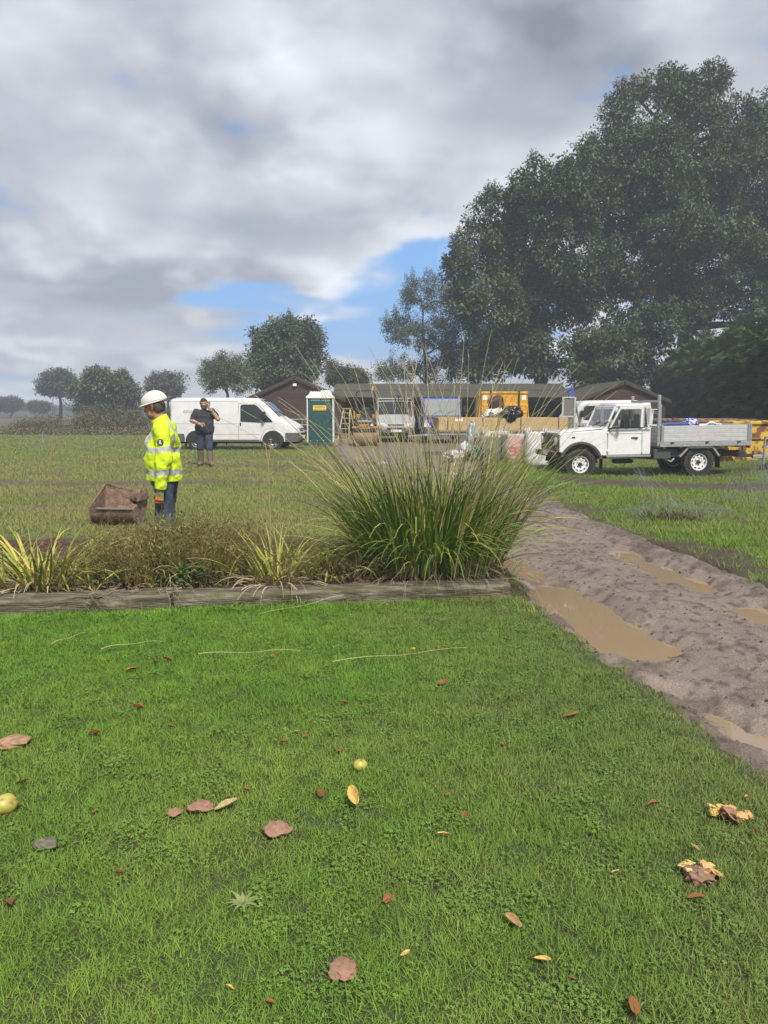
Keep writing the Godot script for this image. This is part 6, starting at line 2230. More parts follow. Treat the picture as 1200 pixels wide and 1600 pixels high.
# a hand hanging along -Y, palm facing +Z, thumb on the +X side (mirrored by side)
func add_hand(mb: MB, xf: Transform3D, side: float, curl: float, dye: Callable, fat := 1.0) -> void:
	var keep := mb.xf
	mb.xf = xf
	var b := []
	var lens := [0.074, 0.082, 0.076, 0.060]
	for i in 4:
		var x := side * (0.030 - 0.020 * i)
		b.append([Vector3(x * 0.7, 0.045, 0), Vector3(x, -0.045, 0.0), 0.014 * fat, 0.0125 * fat])
		var p := Vector3(x, -0.045, 0)
		var a := curl * (0.6 + 0.12 * i)
		for j in 3:
			var d := Vector3(side * (0.10 - 0.06 * i) * 0.5, -cos(a), sin(a)).normalized()
			var q: Vector3 = p + d * lens[i] * [0.45, 0.32, 0.23][j]
			b.append([p, q, (0.0095 - 0.001 * j) * fat, (0.0088 - 0.001 * j) * fat])
			p = q
			a += curl * 0.8
	var t := Vector3(side * 0.026, 0.02, 0.008)
	var t1 := t + Vector3(side * 0.030, -0.034, 0.016)
	var t2 := t1 + Vector3(side * 0.006, -0.030, 0.014)
	b.append([t, t1, 0.014 * fat, 0.011 * fat])
	b.append([t1, t2, 0.0105 * fat, 0.0085 * fat])
	b.append([Vector3(0, 0.09, 0), Vector3(0, 0.02, 0), 0.026 * fat, 0.022 * fat])
	blobs(mb, b, 0.0055, 0.004, [], dye)
	mb.xf = keep

func build_people() -> void:
	worker()
	caller()

# side on, facing -X, his left towards the camera
func worker() -> void:
	var at := Vector3(-2.34, gh(-2.34, -8.2), -8.2)
	var t := thing("person", "person in a white hard hat and yellow high visibility jacket standing side on", "person", at, 0.0)
	var skin := Color(0.36, 0.18, 0.125)
	var body := MB.new()
	var hip := [Vector3(0.03, 0.88, -0.09), Vector3(0.03, 0.88, 0.09)]
	var knee := [Vector3(-0.03, 0.48, -0.11), Vector3(0.0, 0.48, 0.11)]
	var ank := [Vector3(0.0, 0.09, -0.12), Vector3(0.05, 0.09, 0.12)]
	var sho := [Vector3(0.02, 1.37, -0.17), Vector3(0.03, 1.37, 0.18)]
	var elb := [Vector3(-0.03, 1.08, -0.25), Vector3(0.075, 1.06, 0.275)]
	var wri := [Vector3(-0.16, 0.88, -0.20), Vector3(0.03, 0.755, 0.285)]
	var nb := [[Vector3(0.02, 0.92, -0.05), Vector3(0.02, 0.92, 0.05), 0.095, 0.095], [Vector3(0.01, 0.92, 0), Vector3(0.0, 1.3, 0), 0.10, 0.10], [Vector3(0.01, 1.32, -0.09), Vector3(0.01, 1.32, 0.09), 0.08, 0.08], [Vector3(0.0, 1.38, 0), Vector3(-0.05, 1.50, 0), 0.062, 0.058]]
	for i in 2:
		nb.append([hip[i], knee[i], 0.085, 0.058])
		nb.append([knee[i], ank[i], 0.056, 0.04])
		nb.append([ank[i], ank[i] + Vector3(-0.15, -0.05, 0), 0.04, 0.035])
		nb.append([sho[i], elb[i], 0.055, 0.043])
		nb.append([elb[i], wri[i], 0.042, 0.028])
	blobs(body, nb, 0.014, 0.014, [], plain(skin))
	var hx := Transform3D(Basis(Vector3(0, 0, 1), 0.20) * Basis(Vector3.UP, -PI / 2 - 0.12), Vector3(-0.085, 1.595, 0))
	add_head(body, hx, skin)
	obj("body", body, vcol(0.6), t)
	add_eyes(t, hx)
	# short hair and brows below the hat
	var hair := MB.new()
	hair.xf = hx
	blobs(hair, [[Vector3(-0.05, 0.01, -0.05), Vector3(0.05, 0.01, -0.05), 0.05, 0.05], [Vector3(-0.05, -0.03, -0.055), Vector3(0.05, -0.03, -0.055), 0.035, 0.035]], 0.008, 0.008, [], plain(Color(0.09, 0.07, 0.055)), 0.006, 60.0)
	for s: float in [-1.0, 1.0]: blobs(hair, [[Vector3(s * 0.018, 0.034, 0.091), Vector3(s * 0.048, 0.034, 0.082), 0.005, 0.004]], 0.004, 0.004, [], plain(Color(0.09, 0.07, 0.055)))
	obj("hair", hair, M.dry, t)
	# trousers
	var tr := MB.new()
	var tb := [[Vector3(0.01, 0.90, -0.04), Vector3(0.01, 0.90, 0.04), 0.125, 0.125]]
	for i in 2:
		tb.append([hip[i] + Vector3(-0.015, -0.04, 0), knee[i], 0.105, 0.088])
		tb.append([knee[i], ank[i] + Vector3(0.005, 0.02, 0), 0.086, 0.078])
	blobs(tr, tb, 0.012, 0.012, [Plane(Vector3.DOWN, -0.10), Plane(Vector3.UP, 0.90)], func(p: Vector3) -> Color: return Color(0.030, 0.052, 0.085).lerp(Color(0.055, 0.085, 0.125), clampf(0.4 + 1.4 * n2.get_noise_3dv(p * 7.0), 0, 1)), 0.016, 5.0)
	obj("trousers", tr, M.dry, t)
	for i in 2:
		var bt := MB.new()
		blobs(bt, [[ank[i] + Vector3(0.02, 0.08, 0), ank[i] + Vector3(0.02, -0.03, 0), 0.07, 0.062], [ank[i] + Vector3(0.01, -0.03, 0), ank[i] + Vector3(-0.17, -0.045, 0), 0.055, 0.045]], 0.012, 0.012, [Plane(Vector3.DOWN, 0.0), Plane(Vector3.UP, 0.2)], plain(Color(0.05, 0.04, 0.032)))
		obj("boot", bt, M.dry, t)
	# jacket with its grey bands
	var yel := Color(0.56, 0.76, 0.02)
	var grey := Color(0.36, 0.38, 0.39)
	var jb := [
		[Vector3(0.01, 1.33, -0.10), Vector3(0.01, 1.33, 0.10), 0.12, 0.12],
		[Vector3(-0.01, 1.20, -0.05), Vector3(-0.01, 1.20, 0.05), 0.155, 0.155],
		[Vector3(-0.02, 1.02, -0.05), Vector3(-0.02, 1.02, 0.05), 0.165, 0.165],
		[Vector3(-0.015, 0.90, -0.05), Vector3(-0.015, 0.90, 0.05), 0.172, 0.172],
		[Vector3(-0.01, 0.78, -0.05), Vector3(-0.01, 0.78, 0.05), 0.172, 0.172],
	]
	for i in 2:
		jb.append([sho[i], elb[i], 0.085, 0.076])
		jb.append([elb[i], wri[i] + Vector3(0, -0.01, 0), 0.078, 0.068])
	var dye := func(p: Vector3) -> Color:
		var y := p.y + 0.012 * sin(p.x * 12.0 + p.z * 9.0)
		if absf(y - 1.155) < 0.028 or absf(y - 0.915) < 0.028: return grey
		var b := 0.105 + 0.02 * sin(p.y * 6.0)
		if p.y > 1.15 and absf(absf(p.z) - b) < 0.026: return grey
		return yel.lerp(Color(0.50, 0.62, 0.05), clampf(1.8 * n2.get_noise_3dv(p * 5.0 + Vector3(3, 0, 0)), 0, 0.8))
	var jk := MB.new()
	var hem := Plane(Vector3(-0.05, -1, 0).normalized(), -0.815)
	var arms := []
	blobs(jk, jb.slice(0, 5), 0.011, 0.022, [hem, Plane(Vector3.UP, 1.45)], dye, 0.042, 3.6)
	for i in 2:
		var ax: Vector3 = (wri[i] - elb[i]).normalized()
		blobs(jk, jb.slice(5 + i * 2, 7 + i * 2), 0.011, 0.014, [Plane(ax, ax.dot(wri[i] + ax * 0.01))], dye, 0.03, 5.0)
	# stand-up collar round the neck
	var ring := []
	for lv in 5:
		var row := []
		for k in 25:
			var a := TAU * k / 24.0
			var r := 0.094 - 0.004 * lv
			var up := (0.012 + 0.05 * (cos(a) * 0.5 + 0.5)) * lv / 2.0
			row.append(Vector3(0.0 - 0.012 * lv + cos(a) * r * 1.1, 1.40 + up, sin(a) * r))
		ring.append(row)
	jk.col = yel
	ring.reverse()
	jk.sheet(ring)
	var jacket := obj("jacket", jk, M.dry, t)
	var bd := MB.new()
	bd.xf = Transform3D(Basis.IDENTITY, Vector3(0.055, 1.235, 0.312))
	bd.lathe([Vector2(0.034, 0.0), Vector2(0.034, 0.012), Vector2(0.001, 0.014)], 20)
	obj("arm_badge", bd, mat(0.06, 0.06, 0.065, 0.5), jacket)
	bd = MB.new()
	bd.xf = Transform3D(Basis.IDENTITY, Vector3(0.055, 1.235, 0.327))
	bd.box(Vector3(0, 0.006, 0), Vector3(0.014, 0.03, 0.003))
	bd.box(Vector3(0.004, -0.014, 0), Vector3(0.03, 0.006, 0.003))
	obj("badge_mark", bd, M.trim_white, jacket)
	# gloves
	for i in 2:
		var gl := MB.new()
		var ax: Vector3 = (wri[i] - elb[i]).normalized()
		var xf := Transform3D(Basis(Vector3.UP, -PI / 2 if i == 1 else PI / 2 + 0.3), wri[i] + ax * 0.07)
		if i == 1: xf.basis = Basis(Vector3(0, 0, 1), -0.15) * Basis(Vector3.UP, PI)
		add_hand(gl, xf, 1.0 if i == 1 else -1.0, 0.55, func(p: Vector3) -> Color: return Color(0.50, 0.15, 0.03) if p.y < -0.02 and n1.get_noise_3dv(p * 12.0) > -0.25 else Color(0.22, 0.22, 0.09), 1.25)
		obj("glove", gl, M.dry, t)
	# hard hat: shell, peak, rim
	var hat := MB.new()
	hat.xf = hx * Transform3D(Basis(Vector3.RIGHT, 0.06), Vector3(0, 0.052, -0.012))
	var rows := []
	for i in 14:
		var a := PI / 2 * i / 13.0
		var row := []
		for j in 40:
			var b := TAU * j / 40.0
			var r := cos(a)
			var ridge := 0.006 * exp(-pow(cos(b) * r / 0.16, 2.0)) + 0.004 * exp(-pow((absf(cos(b)) * r - 0.42) / 0.1, 2.0))
			row.append(Vector3(cos(b) * (0.112 + ridge) * r, (0.112 + ridge) * sin(a), sin(b) * (0.140 + ridge) * r))
		rows.append(row)
	rows.reverse()
	hat.sheet(rows, true)
	var brim := []
	for i in 4:
		var row := []
		for j in 40:
			var b := TAU * j / 40.0
			var fr := maxf(0.0, sin(b))
			var w := (0.006 + 0.052 * pow(fr, 1.5) + 0.012 * maxf(0.0, -sin(b))) * i / 3.0
			row.append(Vector3(cos(b) * (0.112 + w * 0.8), -0.004 - 0.03 * w / 0.05 * (0.35 + 0.2 * fr) - 0.012 * pow(cos(b), 2.0) * i / 3.0, sin(b) * (0.140 + w)))
		brim.append(row)
	hat.sheet(brim, true)
	var hh := obj("hard_hat", hat, mat(0.62, 0.61, 0.58, 0.4), t)
	var lg := MB.new()
	lg.xf = hat.xf
	lg.box(Vector3(-0.113, 0.028, 0.0), Vector3(0.006, 0.006, 0.06), 0.002)
	obj("slot", lg, M.black, hh)

# facing the camera, phone at his ear
func caller() -> void:
	var at := Vector3(-4.82, gh(-4.82, -20.8), -20.8)
	var t := thing("person", "bearded person in a dark top and wellington boots talking on a phone", "person", at, deg_to_rad(5.0))
	var skin := Color(0.42, 0.24, 0.17)
	var hip := [Vector3(-0.10, 0.92, 0), Vector3(0.10, 0.92, 0)]
	var knee := [Vector3(-0.13, 0.50, 0.02), Vector3(0.12, 0.50, 0.10)]
	var ank := [Vector3(-0.14, 0.09, -0.06), Vector3(0.14, 0.09, 0.12)]
	var toe := [Vector3(-0.16, 0.05, 0.10), Vector3(0.20, 0.05, 0.26)]
	var sho := [Vector3(-0.21, 1.46, 0), Vector3(0.21, 1.46, 0)]
	var elb := [Vector3(-0.33, 1.22, 0.06), Vector3(0.37, 1.26, 0.12)]
	var wri := [Vector3(-0.10, 1.14, 0.29), Vector3(0.21, 1.49, 0.17)]
	var body := MB.new()
	var nb := [[Vector3(-0.06, 0.95, 0), Vector3(0.06, 0.95, 0), 0.11, 0.11], [Vector3(0, 1.1, 0.0), Vector3(0, 1.36, 0), 0.11, 0.10], [Vector3(-0.12, 1.42, 0), Vector3(0.12, 1.42, 0), 0.06, 0.06], [Vector3(0, 1.45, 0), Vector3(0, 1.58, 0.02), 0.075, 0.07]]
	for i in 2:
		nb.append([hip[i], knee[i], 0.10, 0.065])
		nb.append([knee[i], ank[i], 0.06, 0.042])
		nb.append([ank[i], toe[i], 0.042, 0.035])
		nb.append([sho[i], elb[i], 0.065, 0.052])
		nb.append([elb[i], wri[i], 0.054, 0.036])
	blobs(body, nb, 0.014, 0.014, [], plain(skin))
	var hx := Transform3D(Basis.from_euler(Vector3(0.12, 0.12, 0.06)), Vector3(0.0, 1.665, 0.03))
	hx.basis = hx.basis.scaled(Vector3.ONE * 1.06)
	add_head(body, hx, skin)
	# hands: one resting at the belly, one holding the phone to the ear
	var x0 := Transform3D(Basis.looking_at(Vector3(0.1, 0.2, -1), Vector3(-0.9, -0.05, 0.1)), Vector3(-0.03, 1.125, 0.315))
	add_hand(body, x0, -1.0, 0.8, plain(skin))
	var x1 := Transform3D(Basis.looking_at(Vector3(1.0, 0.0, 0.25), Vector3(0.35, -1.0, -0.1)), Vector3(0.145, 1.585, 0.13))
	add_hand(body, x1, -1.0, 0.75, plain(skin))
	obj("body", body, vcol(0.6), t)
	add_eyes(t, hx)
	var hair := MB.new()
	hair.xf = hx
	var hc := Color(0.045, 0.028, 0.018)
	blobs(hair, [[Vector3(0, 0.055, -0.03), Vector3(0, 0.075, 0.02), 0.085, 0.075], [Vector3(-0.03, 0.085, 0.05), Vector3(0.03, 0.085, 0.05), 0.035, 0.035], [Vector3(-0.055, 0.01, -0.05), Vector3(0.055, 0.01, -0.05), 0.05, 0.05], [Vector3(-0.078, 0.04, 0.02), Vector3(-0.08, 0.0, 0.02), 0.016, 0.012], [Vector3(0.078, 0.04, 0.02), Vector3(0.08, 0.0, 0.02), 0.016, 0.012]], 0.008, 0.008, [], plain(hc), 0.008, 50.0)
	for s: float in [-1.0, 1.0]: blobs(hair, [[Vector3(s * 0.016, 0.034, 0.092), Vector3(s * 0.05, 0.036, 0.082), 0.006, 0.005]], 0.004, 0.004, [], plain(hc))
	obj("hair", hair, M.dry, t)
	var beard := MB.new()
	beard.xf = hx
	blobs(beard, [[Vector3(-0.05, -0.06, 0.05), Vector3(0.05, -0.06, 0.05), 0.035, 0.035], [Vector3(-0.03, -0.10, 0.065), Vector3(0.03, -0.10, 0.065), 0.036, 0.036], [Vector3(0, -0.12, 0.075), Vector3(0, -0.135, 0.075), 0.032, 0.024], [Vector3(-0.03, -0.044, 0.096), Vector3(0.03, -0.044, 0.096), 0.008, 0.008], [Vector3(-0.066, -0.06, 0.03), Vector3(-0.078, -0.01, 0.012), 0.02, 0.012], [Vector3(0.066, -0.06, 0.03), Vector3(0.078, -0.01, 0.012), 0.02, 0.012]], 0.007, 0.006, [Plane(Vector3(0, 0.9, 0.45).normalized(), 0.007)], plain(Color(0.055, 0.032, 0.02)), 0.005, 60.0)
	obj("beard", beard, M.dry, t)
	var tr := MB.new()
	var tb := [[Vector3(-0.07, 0.96, 0), Vector3(0.07, 0.96, 0), 0.155, 0.155]]
	for i in 2:
		tb.append([hip[i], knee[i], 0.122, 0.092])
		tb.append([knee[i], knee[i].lerp(ank[i], 0.4), 0.09, 0.075])
	blobs(tr, tb, 0.013, 0.012, [Plane(Vector3.UP, 1.03)], func(p: Vector3) -> Color: return Color(0.024, 0.034, 0.062).lerp(Color(0.045, 0.06, 0.095), clampf(0.4 + 1.3 * n2.get_noise_3dv(p * 6.0), 0, 1)), 0.014, 5.0)
	obj("trousers", tr, M.dry, t)
	for i in 2:
		var b := MB.new()
		var top: Vector3 = knee[i].lerp(ank[i], 0.22)
		blobs(b, [[top, ank[i], 0.092, 0.070], [ank[i] + Vector3(0, -0.03, -0.02), toe[i], 0.062, 0.05]], 0.012, 0.014, [Plane(Vector3.DOWN, 0.0), Plane(Vector3.UP, top.y)], func(p: Vector3) -> Color: return Color(0.045, 0.035, 0.028) if p.y < 0.06 else Color(0.15, 0.125, 0.085), 0.006, 7.0)
		obj("wellington_boot", b, vcol(0.5), t)
	var sh := MB.new()
	var sb := [
		[Vector3(-0.15, 1.42, 0), Vector3(0.15, 1.42, 0), 0.085, 0.085],
		[Vector3(-0.11, 1.30, 0.01), Vector3(0.11, 1.30, 0.01), 0.125, 0.125],
		[Vector3(-0.09, 1.14, 0.03), Vector3(0.09, 1.14, 0.03), 0.15, 0.15],
		[Vector3(-0.09, 1.02, 0.03), Vector3(0.09, 1.02, 0.03), 0.155, 0.155],
		[Vector3(-0.09, 0.93, 0.02), Vector3(0.09, 0.93, 0.02), 0.155, 0.155],
	]
	for i in 2: sb.append([sho[i], sho[i].lerp(elb[i], 0.72), 0.082, 0.082])
	blobs(sh, sb, 0.013, 0.018, [Plane(Vector3.DOWN, -0.89), Plane(Vector3.UP, 1.545)], plain(Color(0.026, 0.028, 0.038)), 0.026, 5.0)
	obj("shirt", sh, M.dry, t)
	var wt := MB.new()
	for i in 2:
		var ax: Vector3 = (wri[i] - elb[i]).normalized()
		wt.rod(wri[i] - ax * 0.035, wri[i] - ax * 0.015, 0.042, 14)
	obj("wrist_band", wt, M.black, t)
	var ph := MB.new()
	ph.xf = Transform3D(Basis.from_euler(Vector3(0.1, 0.25, -0.15)), Vector3(0.112, 1.615, 0.075))
	ph.box(Vector3.ZERO, Vector3(0.010, 0.145, 0.07), 0.004)
	var po := obj("mobile_phone", ph, M.black)
	po.transform = t.transform
	tag(po, "dark mobile phone held to the bearded person's ear", "phone")
const LITTER := [
	[-1.45, -4.27, "b", 0.103, "curled rust brown leaf in the lawn just below the middle of the timber edging"],
	[-1.35, -4.40, "b", 0.056, "small brown leaf, left one of a close pair near the timber edging"],
	[-1.29, -4.42, "b", 0.081, "brown leaf, right one of a close pair near the timber edging"],
	[-0.67, -4.48, "b", 0.056, "small brown leaf lying at the long pale straw"],
	[-1.24, -3.71, "b", 0.077, "dull brown leaf flat in the grass below the close pair of leaves"],
	[-1.33, -3.74, "b", 0.042, "tiny brown leaf left of the dull flat brown leaf"],
	[-1.34, -3.40, "b", 0.079, "red brown crumpled leaf in the left of the lawn"],
	[-1.01, -3.47, "b", 0.046, "dark brown upright leaf right of the red brown crumpled leaf"],
	[-0.40, -3.41, "t", 0.037, "small tan leaf with two brown scraps beside it"],
	[-0.45, -3.33, "b", 0.037, "brown scrap of leaf left below the small tan leaf"],
	[-0.36, -3.37, "b", 0.043, "thin brown leaf right of the small tan leaf"],
	[-0.19, -3.23, "b", 0.053, "dark brown leaf above the whole yellow green windfall in mid lawn"],
	[-0.20, -3.75, "b", 0.054, "dull brown leaf, left of two in the middle of the lawn below the clump"],
	[-0.10, -3.71, "b", 0.047, "dull brown leaf, right of two in the middle of the lawn below the clump"],
	[-0.54, -2.86, "b", 0.049, "small orange brown leaf above the pale two toned leaf"],
	[-0.25, -2.83, "b", 0.086, "long rust brown leaf left of the upright yellow leaf"],
	[-0.11, -2.76, "y", 0.115, "large folded yellow leaf standing up in the middle of the lawn"],
	[-0.59, -2.73, "p", 0.121, "pale green and brown leaf lying beside the split brown windfall"],
	[-1.45, -2.92, "b", 0.084, "brown leaf near the left edge above the yellow green windfall"],
	[-1.08, -2.71, "b", 0.038, "small red brown leaf alone right of the yellow green windfall at the edge"],
	[-0.85, -2.30, "b", 0.043, "blackish brown leaf in the lower left lawn"],
	[-1.13, -2.14, "b", 0.081, "long rust brown leaf cut by the left edge of the picture"],
	[-0.40, -1.80, "y", 0.032, "small orange yellow leaf near the bottom edge, left of centre"],
	[-0.29, -1.76, "b", 0.031, "dark red leaf at the bottom edge, left of centre"],
	[0.01, -2.19, "b", 0.066, "brown leaf lying in the lower middle of the lawn"],
	[0.32, -4.03, "b", 0.079, "greyish brown leaf below the yellow dandelion"],
	[0.92, -3.59, "b", 0.120, "large ribbed red brown leaf near the track edge"],
	[0.54, -3.28, "b", 0.055, "orange brown leaf left below the large ribbed leaf"],
	[0.25, -2.83, "b", 0.037, "small dark brown leaf above the yellow curled leaf"],
	[0.30, -2.67, "b", 0.056, "dark brown leaf right above the yellow curled leaf"],
	[0.21, -2.54, "y", 0.059, "yellow curled leaf standing on edge in the lower middle lawn"],
	[1.02, -2.74, "b", 0.055, "grey brown rolled leaf left of the rotten fruit in the right lawn"],
	[0.75, -2.31, "p", 0.043, "pale green leaf left of the broken yellow fruit"],
	[0.95, -2.16, "b", 0.070, "brown scrap just below the broken yellow fruit"],
	[0.38, -2.07, "t", 0.077, "tan boat shaped leaf in the lower right lawn"],
	[0.06, -1.94, "y", 0.041, "orange leaf in the lower middle near the bottom"],
	[0.43, -1.91, "y", 0.057, "yellow and dark brown leaf right of centre near the bottom"],
	[0.49, -1.83, "b", 0.040, "dull red brown leaf near the bottom, right of the yellow and dark one"],
	[1.31, -2.54, "b", 0.043, "small red brown leaf at the right edge below the rotten fruit"],
	[0.62, -1.74, "b", 0.071, "dark red leaf at the bottom edge, right of centre"],
	[1.39, -2.78, "t", 0.040, "small pale scrap above the rotten fruit at the right edge"],
	[1.05, -2.43, "t", 0.056, "pale orange scrap above the broken yellow fruit"],
	[-0.10, -3.07, "a", 0.091, "whole yellow green windfall fruit in the middle of the lawn"],
	[-1.43, -2.73, "a", 0.137, "yellow green windfall with brown patches at the left edge"],
	[-1.67, -3.30, "r", 0.153, "flattened brown and tan rotten fruit at the left edge"],
	[-0.69, -2.73, "r", 0.106, "split tan brown rotten windfall in the left lawn"],
	[-0.78, -2.70, "r", 0.064, "small tan rotten windfall left of the split one"],
	[-0.38, -2.57, "r", 0.110, "pinkish brown squashed rotten fruit below the pale two toned leaf"],
	[-0.11, -1.88, "r", 0.096, "pinkish brown squashed rotten fruit near the bottom edge"],
	[1.28, -2.67, "x", 0.144, "broken orange and brown rotten fruit near the right edge"],
	[1.01, -2.30, "x", 0.136, "broken fruit with yellow flesh and brown skin in the right lawn"],
	[-1.17, -2.48, "m", 0.094, "grey dried clump of matter in the lower left lawn"],
]

# ---------------------------------------------------------------- the planted bed
func sleeper(label: String, x0: float, x1: float, tall: float, deep: float, out := 0.0) -> void:
	var z0 := bed_line(x0)
	var z1 := bed_line(x1)
	var mid := Vector3((x0 + x1) * 0.5, 0, (z0 + z1) * 0.5 - deep * 0.5 + out)
	var len := Vector2(x1 - x0, z1 - z0).length()
	var t := thing("railway_sleeper", label, "timber edging", mid, atan2(-(z1 - z0), x1 - x0), "timber sleepers edging the bed")
	var b := MB.new()
	var rows := []
	var nseg := 70
	for i in nseg + 1:
		var x := lerpf(-len * 0.5, len * 0.5, float(i) / nseg)
		var row := []
		for j in 32:
			var k := j / 8
			var u := (j % 8) / 8.0
			var p := Vector2.ZERO
			var c := 0.014
			if k == 0: p = Vector2(lerpf(-0.5, 0.5, u) * (deep - c), tall)
			elif k == 1: p = Vector2(deep * 0.5, lerpf(tall - c, -0.08, u))
			elif k == 2: p = Vector2(lerpf(0.5, -0.5, u) * deep, -0.08)
			else: p = Vector2(-deep * 0.5, lerpf(-0.08, tall - c, u))
			var q := Vector3(x, p.y, p.x)
			var cr := n2.get_noise_3d(x * 1.2 + x0 * 5.0, p.y * 26.0, p.x * 26.0)
			var wob := n1.get_noise_3d(x * 2.5 + x0, p.y * 4.0, p.x * 4.0)
			var rot := 0.0
			if k == 1 or (k == 0 and u > 0.8): rot = 0.05 * ss(0.15, 0.5, n1.get_noise_2d(x * 1.1 + x0 * 3.0, 5.0))
			q.z -= rot * signf(p.x) if k == 1 else 0.0
			q.y += wob * 0.012 - (0.012 * ss(0.1, 0.5, cr) if k == 0 else 0.0)
			if k == 1: q.z += wob * 0.012 - 0.016 * ss(0.0, 0.45, cr)
			row.append(q)
		rows.append(row)
	b.sheet(rows, true)
	for e in [0, nseg]:
		var c := Vector3(rows[e][0].x, tall * 0.4, 0)
		for k in 32:
			if e == 0: b.tri(c, rows[e][(k + 1) % 32], rows[e][k])
			else: b.tri(c, rows[e][k], rows[e][(k + 1) % 32])
	obj("timber", b, M.sleeper, t)

func leafy(b: MB, at: Vector3, r: float, n: int, tall: float, leaf: float, c0: Color, c1: Color) -> void:
	for i in n:
		var d := Vector3(rng.randfn(), 0, rng.randfn()) * r * 0.5
		var y := R(0.2, 1.0) * tall * (1.0 - 0.4 * d.length() / r)
		b.col = c0.lerp(c1, rng.randf())
		var f := Vector3(d.x + R(-0.05, 0.05), R(-0.2, 0.25) * leaf * 8.0, d.z + R(-0.05, 0.05)).normalized()
		var s := f.cross(Vector3.UP).normalized()
		var u := s.cross(f)
		var p := at + d + Vector3(0, y, 0)
		var l := leaf * R(0.6, 1.2)
		var ring := []
		for k in 8:
			var a := TAU * k / 8.0
			ring.append(p + f * (cos(a) * l * 0.5 + l * 0.5) + s * sin(a) * l * 0.42 + u * absf(sin(a)) * l * 0.12)
		var m := p + f * l * 0.5
		for k in 8: b.tri(m, ring[(k + 1) % 8], ring[k])

